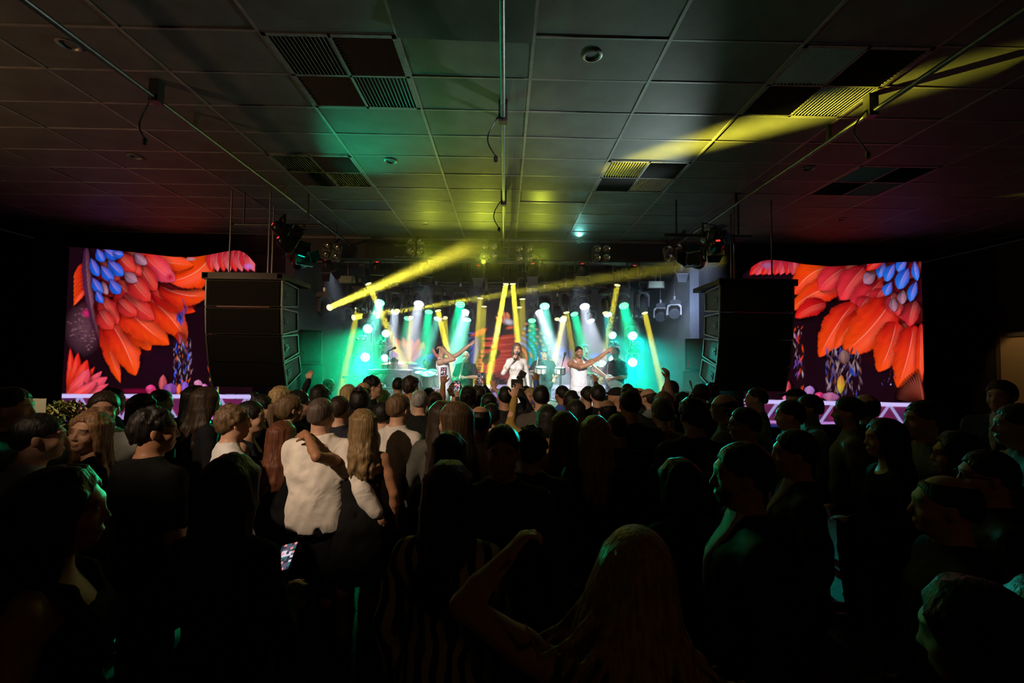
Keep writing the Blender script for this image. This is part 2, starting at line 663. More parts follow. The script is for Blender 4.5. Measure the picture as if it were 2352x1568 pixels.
class Fig:
    """the skeleton of a person 1.75 m tall, facing local +Y; every part of it (body, hair, clothes) is grown on it"""

    def __init__(s, sex='m', lean=0.0, side=0.0, head=(0, 0, 0), armL=None, armR=None, legs=None, fat=1.0, handL=None, handR=None, headoff=(0, 0, 0), twist=0.0):
        s.sex, s.fat = sex, fat
        s.hip = np.array([0, 0, 0.95])
        s.T = rotm('Z', twist) @ rotm('Y', side) @ rotm('X', -lean)
        f = sex == 'f'
        s.sw = 0.155 if f else 0.182
        s.shL, s.shR = s.tor((-s.sw, -0.012, 1.388)), s.tor((s.sw, -0.012, 1.388))
        s.HR = rotm('Z', head[0]) @ rotm('X', head[1]) @ rotm('Y', head[2])
        s.hc = s.tor((0, 0.012, HEADC)) + np.array(headoff)
        s.neck = s.tor((0, -0.02, 1.44))
        dn = dict(e=(0.27, -0.03, 1.14), w=(0.28, 0.06, 0.89))
        s.arm = []
        for sx, a, sh, hd in ((-1, armL, s.shL, handL), (1, armR, s.shR, handR)):
            if a is None:
                e, w = np.array(dn['e']), np.array(dn['w'])
                if f:
                    e[0] -= 0.035
                    w[0] -= 0.035
                e[0] *= sx
                w[0] *= sx
            else:
                e, w = np.array(a[0], float), np.array(a[1], float)
            s.arm.append((sh, e, w, hd or {}))
        s.legs = legs or [((-0.082, 0, 0.90), (-0.092, 0.01, 0.5), (-0.098, -0.02, 0.08)), ((0.082, 0, 0.90), (0.092, 0.01, 0.5), (0.098, -0.02, 0.08))]

    def tor(s, p):
        return s.T @ (np.array(p, float) - s.hip) + s.hip

    def hd(s, p):
        return s.HR @ np.array(p, float) + s.hc

    def torso_st(s, d=0.0):
        g = s.fat
        if s.sex == 'f':
            st = [(0.84, .165, .115, -.012), (0.92, .172, .122, -.012), (1.02, .142, .105, -.004), (1.10, .122, .095, 0), (1.20, .135, .105, .008), (1.28, .145, .118, .015), (1.35, .142, .1, 0), (1.41, .115, .076, -.012), (1.45, .07, .056, -.02), (1.48, .05, .05, -.02)]
        else:
            st = [(0.84, .158, .112, 0), (0.92, .165, .118, 0), (1.02, .16, .115, .01), (1.12, .16, .118, .01), (1.24, .175, .122, .005), (1.33, .18, .115, 0), (1.39, .155, .09, -.01), (1.44, .10, .066, -.018), (1.49, .06, .055, -.02)]
        # stations are measured from the hip, so that the trunk can lean
        return [(z - 0.95, w * (1 + (g - 1) * (1 if z < 1.3 else .4)) + d, dd * (1 + (g - 1) * (1.6 if z < 1.25 else .4)) + d, c + ((g - 1) * 0.06 if z < 1.25 else 0)) for z, w, dd, c in st]

    def hand(s, B, e, w, hd, side):
        """palm, four unequal fingers with knuckle bends and a thumb from the side of the palm"""
        d = (np.array(w) - np.array(e))
        d = d / np.linalg.norm(d)
        if 'dir' in hd:
            d = np.array(hd['dir'], float)
            d /= np.linalg.norm(d)
        n = np.array(hd.get('palm', (0, 1, 0) if abs(d[1]) < .8 else (0, 0, -1)), float)
        n = n - d * (n @ d)
        n /= np.linalg.norm(n)
        t = np.cross(d, n) * (hd.get('thumb', -side))
        sc_ = 0.9 if s.sex == 'f' else 1.0
        curl = hd.get('curl', 25)
        spread = hd.get('spread', 4)
        w = np.array(w, float)
        R = np.stack([t, n, d], 1)
        B.ell(w + d * 0.05 * sc_, np.array((0.040, 0.017, 0.052)) * sc_, 0.012, R=R)
        lens = [0.072, 0.082, 0.076, 0.060]
        point = hd.get('point', False)
        for i in range(4):
            off = (1.5 - i) * 0.021 * sc_
            base = w + d * (0.088 - 0.006 * abs(i - 1.2)) * sc_ + t * off
            a = RAD((1.5 - i) * spread)
            dd = d * math.cos(a) + t * math.sin(a)
            p = base - dd * 0.015
            pts = [p, base]
            cc = 0.0
            cr = curl if not (point and i > 0) else 80
            if point and i == 0:
                cr = 2
            for q, fr in enumerate((0.45, 0.32, 0.23)):
                cc += RAD(cr)
                v = dd * math.cos(cc) + n * math.sin(cc)
                pts.append(pts[-1] + v * lens[i] * fr * sc_)
            B.chain(pts, [0.010 * sc_, 0.0098 * sc_, 0.009 * sc_, 0.0085 * sc_, 0.0072 * sc_], 0.004)
        tb = w + d * 0.03 * sc_ + t * 0.03 * sc_
        td = t * 0.75 + d * 0.65 + n * 0.25
        td /= np.linalg.norm(td)
        td2 = td * 0.6 + d * 0.6 + n * 0.3
        td2 /= np.linalg.norm(td2)
        B.chain([tb - td * .015, tb + td * 0.03 * sc_, tb + td * 0.03 * sc_ + td2 * 0.035 * sc_], [0.014 * sc_, 0.0115 * sc_, 0.009 * sc_], 0.006)

    def body(s, hands=True):
        B = Blob()
        f = s.sex == 'f'
        T = s.T
        g = s.fat
        B.loft(s.torso_st(), 0.03, R=T, o=s.hip)
        if f:
            for sx in (-1, 1):
                B.ell(s.tor((sx * 0.062, 0.092, 1.265)), (0.056, 0.05, 0.058), 0.03)
        for sx, sh in ((-1, s.shL), (1, s.shR)):
            B.cone(s.tor((sx * 0.045, -0.025, 1.452)), sh, 0.03, 0.046 if f else 0.056, 0.05)
        ra = (0.043, 0.034, 0.024) if f else (0.054, 0.043, 0.03)
        for sx, (sh, e, w, hd) in zip((-1, 1), s.arm):
            mid = sh + (e - sh) * 0.45
            B.cone(sh, mid, ra[0], ra[0] * 1.02, 0.03)
            B.cone(mid, e, ra[0] * 1.02, ra[1], 0.02)
            fm = e + (w - e) * 0.35
            B.cone(e, fm, ra[1], ra[1] * 1.04, 0.015)
            B.cone(fm, w, ra[1] * 1.04, ra[2], 0.015)
            if hands:
                s.hand(B, e, w, hd, sx)
        for hp, kn, an in s.legs:
            hp, kn, an = np.array(hp), np.array(kn), np.array(an)
            B.cone(hp, kn, 0.078, 0.054, 0.04)
            cm = kn + (an - kn) * 0.3 + np.array((0, -0.012, 0))
            B.cone(kn, cm, 0.056, 0.058, 0.02)
            B.cone(cm, an, 0.058, 0.038, 0.02)
            B.cone(an + (0, -.03, -.04), an + (0, .14, -.052), 0.036, 0.026, 0.02)
        # neck and head
        H = s.hd
        nr = 0.047 if f else 0.057
        B.cone(s.neck - s.T @ np.array((0, 0, .02)), H((0, -0.018, -0.07)), nr * 1.12, nr, 0.03)
        hr = s.HR
        B.ell(H((0, -0.014, 0.028)), (0.076, 0.097, 0.09), 0.03, R=hr)
        B.ell(H((0, 0.024, -0.032)), (0.061 if f else 0.064, 0.068, 0.082), 0.03, R=hr)
        B.ell(H((0, 0.058, -0.092)), (0.028 if f else 0.035, 0.026, 0.022), 0.03, R=hr)
        B.ell(H((0, 0.074, 0.026)), (0.05, 0.02, 0.016), 0.02, R=hr)
        for sx in (-1, 1):
            B.ell(H((sx * 0.038, 0.062, -0.034)), (0.024, 0.022, 0.022), 0.02, R=hr)
            B.ell(H((sx * 0.032, 0.104, 0.001)), (0.02, 0.018, 0.013), 0.012, R=hr, sub=True)
            B.ell(H((sx * 0.031, 0.076, 0.0)), (0.0135, 0.0135, 0.0115), 0.003, R=hr)
            B.ell(H((sx * 0.078, -0.004, -0.012)), (0.009, 0.02, 0.033), 0.008, R=hr @ rotm('Z', sx * 18))
        B.cone(H((0, 0.086, 0.008)), H((0, 0.103, -0.032)), 0.0075, 0.0105 if f else 0.0125, 0.012)
        for sx in (-1, 1):
            B.ell(H((sx * 0.011, 0.094, -0.036)), (0.008, 0.010, 0.007), 0.006, R=hr)
        B.ell(H((0, 0.088, -0.064)), (0.022, 0.011, 0.0058), 0.004, R=hr)
        B.ell(H((0, 0.086, -0.074)), (0.019, 0.011, 0.0062), 0.004, R=hr)
        return B

    def build_body(s, name, skin, base=0.014, headres=0.0065, handres=0.006, fine_hands=False, beard=None, brow=(0.03, 0.02, 0.015), smile=False):
        B = s.body()
        fines = [(s.hc - 0.13, s.hc + 0.13, headres)]
        if fine_hands:
            for sx, (sh, e, w, hd) in zip((-1, 1), s.arm):
                d = (w - e) / np.linalg.norm(w - e)
                if 'dir' in hd:
                    d = np.array(hd['dir'], float)
                    d /= np.linalg.norm(d)
                c = w + d * 0.09
                fines.append((c - 0.11, c + 0.11, handres))
        V, Q = B.build(name, base, fines)
        L = (V - s.hc) @ s.HR
        x, y, z = L[:, 0], L[:, 1], L[:, 2]
        sk = np.array(skin)
        C = np.tile(sk, (len(V), 1))
        front = (y > 0.045) & (np.abs(z) < 0.13) & (np.abs(x) < 0.08)
        ax = np.abs(x)

        def put(m, c, a=1.0):
            m = np.clip(m, 0, 1)[:, None] * a
            C[:] = C * (1 - m) + np.array(c) * m
        if beard is not None:
            bm = front & (z < -0.045) & (ax < 0.066)
            put(bm * 1.0, beard[0], beard[1])
            put((front & (z > -0.057) & (z < -0.044) & (ax < 0.03) & (y > .08)) * 1.0, beard[0], beard[1])
        put(np.exp(-(((ax - 0.033) / 0.02) ** 4) - ((z - 0.0235 - 0.1 * (0.03 - ax)) / 0.0055) ** 4) * front, brow, 0.85)
        lip = np.exp(-((x / 0.021) ** 4) - ((z + 0.069) / 0.009) ** 4) * (front & (y > 0.075))
        put(lip, (sk * 0.55 + np.array((0.22, 0.02, 0.03)) * 0.6), 0.75)
        if smile:
            put(np.exp(-((x / 0.019) ** 4) - ((z + 0.068) / 0.006) ** 4) * (front & (y > 0.075)), (0.85, 0.82, 0.78), 0.95)
        ey = ((ax - 0.031) ** 2 + ((z - 0.0) * 1.7) ** 2)
        put((ey < 0.0125 ** 2) * (front & (y > 0.07)) * 1.0, sk * 0.6 + np.array((0.16, 0.16, 0.16)), 0.8)
        put((ey < 0.0068 ** 2) * (front & (y > 0.07)) * 1.0, (0.02, 0.012, 0.01), 0.95)
        put(np.exp(-(((ax - 0.031) / 0.016) ** 4) - ((z - 0.0085) / 0.003) ** 4) * (front & (y > 0.06)), (0.02, 0.015, 0.012), 0.7)
        if s.sex == 'f':
            put(np.exp(-(((ax - 0.033) / 0.018) ** 4) - ((z - 0.006) / 0.012) ** 4) * (front & (y > 0.055)), sk * 0.35, 0.45)
        return grid_mesh(name, V, Q, C)

    # --- clothes
    def top(s, name, kind='shirt', base=0.016, fold=0.0055, seed=1, loose=0.011, tuck=False):
        B = Blob()
        T = s.T
        f = s.sex == 'f'
        d = loose
        st = s.torso_st(d)
        hem = {'shirt': 0.86, 'tee': 0.84, 'jacket': 0.78, 'tank': 0.93, 'blouse': 0.88, 'dress': 0.55, 'strap': 0.6, 'sweater': 0.85, 'polo': .84, 'gown': 0.12, 'strapless': 0.55}[kind]
        if tuck:
            hem = 0.97
        ext = []
        if hem < 0.84:
            low = st[0]
            if kind in ('dress', 'strap', 'gown', 'strapless'):
                hz = hem - 0.95
                ext = [(hz, low[1] * (1.25 if kind != 'gown' else 1.5), low[2] * (1.45 if kind != 'gown' else 1.9), low[3]), ((hz + low[0]) / 2, low[1] * 1.1, low[2] * 1.2, low[3])]
            else:
                ext = [(hem - 0.95, low[1] + .01, low[2] + .012, low[3])]
        st2 = ext + [(q[0], q[1] + .012, q[2] + .012, q[3]) if q[0] < 0.1 else q for q in st]
        if kind in ('tank', 'strap'):
            st2 = [q for q in st2 if q[0] + 0.95 <= 1.36]
        if kind == 'strapless':
            st2 = [q for q in st2 if q[0] + 0.95 <= 1.30]
        B.loft(st2, 0.03, R=T, o=s.hip)
        if f:
            for sx in (-1, 1):
                B.ell(s.tor((sx * 0.062, 0.094, 1.265)), (0.056 + d * .7, 0.05 + d * .7, 0.056 + d * .7), 0.03)
        if kind in ('tank', 'strap'):
            for sx in (-1, 1):
                B.chain([s.tor((sx * .085, .10, 1.3)), s.tor((sx * .095, .055, 1.42)), s.tor((sx * .09, -.03, 1.468)), s.tor((sx * .08, -.085, 1.40)), s.tor((sx * .07, -.1, 1.3))], [.03, .02, .018, .02, .03], .015)
        if kind not in ('tank', 'strap', 'strapless'):
            for sx, sh in ((-1, s.shL), (1, s.shR)):
                B.cone(s.tor((sx * 0.05, -0.025, 1.447)), sh, 0.03 + d * .7, (0.046 if f else 0.056) + d * .9, 0.05)
            ra = (0.043, 0.034, 0.024) if f else (0.054, 0.043, 0.03)
            for sx, (sh, e, w, hd) in zip((-1, 1), s.arm):
                dv = w - e
                if kind in ('tee', 'polo'):
                    en = sh + (e - sh) * 0.72
                    B.cone(sh, en, ra[0] + d * .8, ra[0] + d * 1.1, 0.03)
                else:
                    mid = sh + (e - sh) * 0.5
                    B.cone(sh, mid, ra[0] + d * .75, ra[0] + d * .85, 0.03)
                    B.cone(mid, e, ra[0] + d * .85, ra[1] + d, 0.02)
                    B.cone(e, w - dv * 0.02, ra[1] + d, ra[2] + d * 0.8, 0.02)
                    if kind in ('shirt', 'jacket'):
                        B.cone(w - dv * 0.16, w + dv * 0.01, ra[2] + d * 0.95, ra[2] + d * 0.95, 0.004)
        if fold > 0:
            B.noise(fold * 1.2, 17, seed, (1.0, 1.0, 0.8))
            B.noise(fold * 0.55, 38, seed + 3, (1, 1, 0.7))
        if kind == 'tee' or kind == 'sweater':
            B.cone(s.tor((0, -0.02, 1.47)), s.tor((0, 0.0, 1.6)), 0.062 if not f else .07, 0.075, 0.004, sub=True)
        if kind in ('blouse', 'dress', 'gown') and f:
            B.cone(s.tor((0, 0.0, 1.45)), s.tor((0, 0.05, 1.6)), 0.08, 0.13, 0.006, sub=True)
        n = s.T @ np.array((0, 0, -1.0))
        B.cut(n, float(n @ (s.hip + s.T @ np.array((0, 0, hem - 0.95)))), 0.004)
        if kind in ('shirt', 'polo', 'jacket'):
            cz = 1.445
            c0, c1 = s.tor((0, -0.016, cz)), s.tor((0, -0.012, cz + 0.055))
            R = s.T
            B.loft([(0, .072, .068, 0), (0.03, .066, .064, .002), (0.052, .062, .062, .004)], 0.006, R=R, o=c0)
        V, Q = B.build(name, base, [(s.tor((-.1, -.12, 1.4)), s.tor((.1, .12, 1.53)), 0.011)])
        return grid_mesh(name, V, Q)

    def bottom(s, name, kind='trousers', base=0.024, d=0.012, seed=5):
        B = Blob()
        st = [q for q in s.torso_st(d) if q[0] + 0.95 <= 1.03]
        if kind == 'skirt':
            a = st[0]
            B.loft([(0.5 - .95, a[1] * 1.12, a[2] * 1.25, a[3])] + st, 0.02)
            B.ops[-1] = ('loft',) + B.ops[-1][1:]
            B = Blob().loft([(0.5 - .95, a[1] * 1.12, a[2] * 1.25, a[3])] + st, 0.03, o=s.hip)
            for hp, kn, an in s.legs:
                hp, kn = np.array(hp), np.array(kn)
                B.cone(hp, hp + (kn - hp) * .6, .08 + d, .075 + d, .05)
        else:
            B.loft(st, 0.04, o=s.hip)
            end = {'trousers': 1.0, 'shorts': 0.55}[kind]
            for hp, kn, an in s.legs:
                hp, kn, an = np.array(hp), np.array(kn), np.array(an)
                B.cone(hp, kn, 0.08 + d, 0.062 + d, 0.05)
                if end > 0.9:
                    B.cone(kn, an + (0, 0, 0.0), 0.062 + d, 0.05 + d, 0.02)
                else:
                    B.cone(hp, hp + (kn - hp) * 0.75, 0.1 + d * 1.5, 0.095 + d * 1.6, 0.05)
            B.noise(0.004, 24, seed)
            if end < 0.9:
                B.cut((0, 0, -1), -(0.42 + 0.18))
        V, Q = B.build(name, base)
        return grid_mesh(name, V, Q)

    def shoe(s, name, base=0.02):
        B = Blob()
        for hp, kn, an in s.legs:
            an = np.array(an)
            B.ell(an + (0, 0.055, -0.04), (0.05, 0.14, 0.045), 0.02)
            B.cone(an + (0, -0.02, -0.02), an + (0, -.01, 0.03), 0.05, 0.05, 0.02)
        z0 = min(float(np.array(l[2])[2]) for l in s.legs) - 0.08
        B.cut((0, 0, -1), -z0, 0.004)
        V, Q = B.build(name, base)
        return grid_mesh(name, V, Q)

    def shirt_front(s, name, d=.028):
        """white collar and the V of shirt that shows between the lapels"""
        B = Blob()
        B.loft(s.torso_st(d), 0.03, R=s.T, o=s.hip)
        for sx in (-1, 1):
            n = s.T @ np.array((sx * 1.0, 0, -.20))
            B.cut(n, float(n @ s.tor((sx * .060, 0, 1.47))), .004)
        n = s.T @ np.array((0, -1.0, 0))
        B.cut(n, float(n @ s.tor((0, .02, 1.3))), .004)
        B.loft([(0, .075, .070, 0), (0.03, .069, .067, .002), (0.060, .064, .064, .004)], 0.006, R=s.T, o=s.tor((0, -.014, 1.447)))
        V, Q = B.build(name, .011)
        return grid_mesh(name, V, Q)

    # --- hair
    def hair(s, name, style='short', res=0.0075, seed=1, length=0.3, side=0):
        H, R = s.hd, s.HR
        B = Blob()
        rs = np.random.RandomState(seed)

        def cap(t, tz=0.0):
            B.ell(H((0, -0.016, 0.03 + tz)), (0.076 + t, 0.097 + t, 0.09 + t), 0.01, R=R)
            B.ell(H((0, -0.045, -0.02)), (0.07 + t * .8, 0.07 + t * .8, 0.075) if style in ('long', 'wavylong', 'bob', 'pony', 'bun', 'updo') else (.060 + t * .4, .062 + t * .4, .066), 0.03, R=R)
        face = (H((0, 0.125, -0.042)), (0.085, 0.1, 0.122))
        if style in ('short', 'quiff', 'buzz', 'grey', 'wavy', 'curly', 'balding', 'cap'):
            t = {'short': .009, 'quiff': .010, 'buzz': .004, 'grey': .007, 'wavy': .010, 'curly': .014, 'balding': .007, 'cap': .007}[style]
            cap(t)
            if style == 'quiff':
                for i in range(9):
                    a = -0.05 + 0.0125 * i
                    B.cone(H((a, 0.0, 0.112)), H((a * 1.05, 0.070, 0.104 + .008 * rs.rand())), 0.016, 0.010, 0.02)
            if style in ('wavy', 'curly'):
                for i in range(70 if style == 'curly' else 46):
                    a, b = rs.uniform(-2.6, 2.6), rs.uniform(-0.35, 1.45)
                    p = np.array((math.sin(a) * math.cos(b) * .082, -math.cos(a) * math.cos(b) * .1 - .014, .03 + math.sin(b) * .098))
                    r = rs.uniform(.012, .018)
                    q = p * 1.02 + np.array((rs.uniform(-.015, .015), 0.0, rs.uniform(-.025, -.008) if style == 'wavy' else rs.uniform(-.01, .01)))
                    B.cone(H(p), H(q), r, r * .8, 0.006)
                if style == 'wavy':
                    for i in range(9):
                        a = rs.uniform(-1.3, 1.3)
                        p = (math.sin(a) * .062, -math.cos(a) * .078 - .02, -.045)
                        B.cone(H(p), H((p[0] * 1.05, p[1] - .006, -.08)), .014, .008, .008)
            B.ell(face[0], face[1], 0.012, R=R, sub=True)
            for sx in (-1, 1):
                B.ell(H((sx * .088, .006, -.038)), (.034, .034, .050), 0.008, R=R, sub=True)
                B.ell(H((sx * .092, .066, -.04)), (.046, .050, .075), 0.010, R=R, sub=True)
            n = R @ np.array((0, 0.45, -1.0))
            B.cut(n, float(n @ H((0, -.1, -.060 if style != 'wavy' else -.075))), 0.035)
            if style == 'balding':
                B.ell(H((0, -0.02, 0.12)), (0.062, 0.085, 0.055), 0.015, R=R, sub=True)
            if style == 'wavy' or style == 'short':
                B.noise(0.0035, 150, seed, (1, 1, .5))
        elif style == 'fringe':
            cap(.006)
            B.ell(H((0, .03, .1)), (.09, .13, .1), .01, R=R, sub=True)
            B.ell(face[0], face[1], 0.012, R=R, sub=True)
            n = R @ np.array((0, 0.35, -1.0))
            B.cut(n, float(n @ H((0, -.1, -.08))), 0.012)
            for sx in (-1, 1):
                B.ell(H((sx * .085, .005, -.03)), (.022, .032, .045), 0.01, R=R, sub=True)
        else:
            cap(.012)
            B.ell(face[0], face[1], 0.012, R=R, sub=True)
            L = length
            if style in ('long', 'wavylong', 'bob', 'fly'):
                n = 17 if style != 'fly' else 13
                for i in range(n):
                    a = -2.05 + 4.1 * i / (n - 1)
                    ca, sa = math.cos(a), math.sin(a)
                    p0 = np.array((sa * .03, .02 - .03 * ca, .108))
                    p1 = np.array((sa * .076, -.012 - ca * .09, .055))
                    if a < -1.5 or a > 1.5:
                        p1[1] += .02
                    p2 = np.array((sa * .082, -.02 - ca * .085, -.06))
                    ll = L * (1 if abs(a) < 1.4 else .85) * rs.uniform(.88, 1.05)
                    wv = .012 if style != 'wavylong' else .028
                    p3 = np.array((sa * .084 + rs.uniform(-wv, wv), -.05 - ca * .085 + rs.uniform(-wv, wv), -.06 - ll * .45))
                    p4 = np.array((sa * .084 + rs.uniform(-wv, wv), -.065 - ca * .085 + rs.uniform(-wv, wv), -.06 - ll * .78))
                    p5 = np.array((sa * .072 + rs.uniform(-wv, wv), -.07 - ca * .075, -.06 - ll))
                    if style == 'bob':
                        p3, p4, p5 = p2 + (0, 0, -.03), p2 + (sa * -.004, 0, -.06), p2 + (-sa * .012, ca * .01, -.085)
                    B.chain([H(p) for p in (p0, p1, p2, p3, p4, p5)], [.012, .016, .020, .020, .016, .008], .018)
            elif style == 'pony':
                B.ell(H((0, -.115, .045)), (.022, .022, .022), .01)
                for i in range(7):
                    o = np.array((rs.uniform(-.018, .018), rs.uniform(-.012, .012), 0))
                    B.chain([H((0, -.11, .05)), H(np.array((0, -.15, .03)) + o), H(np.array((0, -.155, -.06)) + o * 1.3), H(np.array((0, -.135, -.16)) + o * 1.2), H(np.array((0, -.12, -.06 - L)) + o * .5)], [.014, .018, .018, .014, .006], .008)
            elif style in ('bun', 'updo'):
                c = (0, -.085, .11) if style == 'bun' else (0, -.115, .02)
                for i in range(16):
                    a, b = rs.uniform(0, 6.28), rs.uniform(-1.4, 1.4)
                    r = .03
                    B.ell(H((c[0] + r * math.cos(a) * math.cos(b), c[1] + r * math.sin(a) * math.cos(b), c[2] + r * math.sin(b))), (.02, .02, .02), .008)
            n_ = R @ np.array((0, 0.3, -1.0))
            if style in ('pony', 'bun', 'updo'):
                B.cut(n_, float(n_ @ H((0, -.1, -.075))), 0.012) if style != 'pony' else None
                for sx in (-1, 1):
                    B.ell(H((sx * .085, .012, -.03)), (.022, .032, .045), 0.01, R=R, sub=True)
            B.ell(H((0, .122, -.036)), (.070, .095, .124), .012, R=R, sub=True)
            B.noise(0.0032, 160, seed, (1, 1, .18))
        V, Q = B.build(name, res)
        return grid_mesh(name, V, Q)

    def hat(s, name, res=0.008):
        H, R = s.hd, s.HR
        B = Blob()
        B.ell(H((0, -.012, .045)), (.09, .112, .085), .01, R=R)
        B.ell(H((0, .12, .055)), (.065, .075, .012), .012, R=R @ rotm('X', -12))
        n = R @ np.array((0, 0, -1.0))
        B.cut(n, float(n @ H((0, 0, .042))), .004)
        V, Q = B.build(name, res)
        return grid_mesh(name, V, Q)

    def glasses(s, name):
        mb = MB()
        H = s.hd
        for sx in (-1, 1):
            pts = []
            for k in range(14):
                a = 2 * PI * k / 14
                pts.append(H((sx * .033 + .024 * math.cos(a), .099 - abs(.024 * math.cos(a)) * .1, .0 + .019 * math.sin(a))))
            mb.tube(pts, .0022, 5, closed=True)
            mb.tube([H((sx * .057, .097, .004)), H((sx * .076, .06, .006)), H((sx * .084, -.005, .0))], .002, 5)
        mb.tube([H((-.009, .104, .003)), H((.009, .104, .003))], .0022, 5)
        return mb.mesh(name)
# ------------------------------------------------------------------ the hall
ZC = 4.6            # ceiling
YB = 9.7            # front of the stage opening
ZS = 0.56           # stage floor
random.seed(4)
TILE = mat('ceiling_tile', (0.10, 0.105, 0.10), 0.62, noise=0.22, nscale=3.0, bump=0.15, bscale=180)
TBAR = mat('ceiling_bar', (0.24, 0.24, 0.235), 0.45, 0.2, noise=0.2, nscale=9)
FLOOR = mat('floor_carpet', (0.03, 0.025, 0.024), 0.85, noise=0.4, nscale=14, bump=0.3, bscale=300)
WALL = mat('wall_paint', (0.05, 0.045, 0.042), 0.75, noise=0.2, nscale=4)
STWALL = mat('stage_wall_paint', (0.075, 0.08, 0.095), 0.7, noise=0.2, nscale=5, bump=0.1, bscale=60)
DRAPE = mat('black_drape', (0.012, 0.011, 0.011), 0.95, noise=0.3, nscale=30, bump=0.2, bscale=400)
STAGEM = mat('stage_floor', (0.02, 0.02, 0.022), 0.3, noise=0.3, nscale=12)


def struct(o):
    o['kind'] = 'structure'
    return o


struct(MB().box((-10.6, -4.2, -0.1), (10.6, 13.4, 0.0)).obj('floor', FLOOR))
ceil = struct(MB().box((-10.6, -4.2, ZC + 0.02), (10.6, 13.4, ZC + 0.2)).obj('ceiling', mat('ceiling_slab', (0.02, 0.02, 0.02), 0.8, noise=0.2)))
struct(MB().box((-10.8, -4.2, 0), (-10.6, 13.4, ZC)).obj('wall_left', WALL))
struct(MB().box((10.6, -4.2, 0), (10.8, 13.4, ZC)).obj('wall_right', WALL))
struct(MB().box((-10.6, -4.4, 0), (10.6, -4.2, ZC)).obj('wall_rear', WALL))
struct(MB().box((-4.9, 13.2, 0), (4.4, 13.4, ZC)).obj('wall_stage_back', STWALL))
struct(MB().box((-4.9, 10.1, 0), (-4.7, 13.2, ZC)).obj('wall_stage_left', STWALL))
struct(MB().box((4.05, 9.9, 0), (4.25, 13.2, ZC)).obj('wall_stage_right', STWALL))
struct(MB().box((-10.6, 11.6, 0), (-4.9, 11.8, ZC)).obj('wall_front_left', WALL))
struct(MB().box((4.25, 11.6, 0), (10.6, 11.8, ZC)).obj('wall_front_right', WALL))
# beam over the stage opening
zb = W(1160, 598, YB).z
bm_ = struct(MB().box((-4.6, YB, zb), (4.7, YB + 0.35, ZC)).obj('beam_front', BLACK))
struct(MB().box((-4.6, YB - 0.03, ZC - 0.05), (4.7, YB, ZC)).obj('trim_1', TBAR, ))
# column on the far left
pc = W(98, 700, 9.9)
struct(MB().box((pc.x - 0.25, 9.9, 0), (pc.x + 0.25, 10.1, ZC)).obj('column_left', mat('column_paint', (0.10, 0.085, 0.075), 0.6, noise=0.15)))

# ceiling tiles and bars
X0, Y0, TX, TY = 0.2, 4.10, 1.10, 0.55
vents = []
skip = set()


def vent_cell(u, v, n=2):
    p = WZ(u, v, ZC)
    i = int(math.floor((p.x - X0) / TX))
    j = int(math.floor((p.y - Y0) / TY))
    return i, j


VENTS = [((795, 150), 'large square ceiling vent of four louvred quarters, nearest the camera'),
         ((760, 385), 'ceiling air vent over the green-lit tiles with one pale louvred quarter'),
         ((1465, 395), 'ceiling air vent with louvred quarters between the central pipe and the right pipe'),
         ((1850, 215), 'ceiling air vent with a bright louvred quarter beside the yellow-lit hanger'),
         ((2020, 405), 'ceiling air vent glowing orange on the far right of the ceiling')]
vcells = []
for (uv, lab) in VENTS:
    i = vent_cell(*uv)[0]
    j = int(round((WZ(*uv, ZC).y - Y0) / TY))
    vcells.append((i, j, lab))
    skip.add((i, j))
    skip.add((i, j - 1))
SLOTS = [((795, 463), 'dark narrow ceiling slot left of the central pipe near the stage'), ((1265, 446), 'dark narrow ceiling slot right of the central pipe near the stage')]
scells = []
for uv, lab in SLOTS:
    i, j = vent_cell(*uv)
    scells.append((i, j, lab))
    skip.add((i, j))
tile_me = MB().box((-TX / 2 + 0.012, -TY / 2 + 0.012, 0), (TX / 2 - 0.012, TY / 2 - 0.012, 0.015)).mesh('ceiling_tile')
tile_me.materials.append(TILE)
for i in range(-9, 9):
    for j in range(-3, 10):
        if (i, j) in skip:
            continue
        t = link('ceiling_tile', tile_me, None, ceil)
        t.location = (X0 + (i + .5) * TX, Y0 + (j + .5) * TY, ZC - 0.001 + random.uniform(-.004, .002))
        t.rotation_euler = (random.uniform(-.006, .006), random.uniform(-.004, .004), 0)
        if (i, j) == (-1, -2):
            t.rotation_euler = (-0.10, 0.02, 0)
            t.location.z -= 0.03
me_l = MB().box((-.014, Y0 - 3 * TY - .5, ZC - .008), (.014, YB, ZC + .004)).mesh('grid_bar')
me_l.materials.append(TBAR)
for i in range(-9, 10):
    o = link('grid_bar', me_l, None, ceil)
    o.location.x = X0 + i * TX
me_c = MB().box((X0 - 9 * TX, -.010, ZC - .006), (X0 + 9 * TX, .010, ZC + .004)).mesh('grid_bar')
me_c.materials.append(TBAR)
for j in range(-3, 11):
    o = link('grid_bar', me_c, None, ceil)
    o.location.y = Y0 + j * TY
# vents
VF = mat('vent_frame', (0.2, 0.2, 0.2), 0.5, noise=0.2)
VS = mat('vent_slat', (0.10, 0.10, 0.10), 0.4, 0.2, noise=0.15)


def louvre(ang):
    m = MB()
    n = 15
    w = TX / 2 - .035
    for k in range(n):
        a = -w / 2 + w * (k + .5) / n
        M = Matrix.Rotation(ang, 4, 'Z') @ Matrix.Translation((a, 0, 0)) @ Matrix.Rotation(RAD(40), 4, 'Y')
        m.box((-.013, -w / 2, -.001), (.013, w / 2, .001), M)
    return m.mesh('louvre')


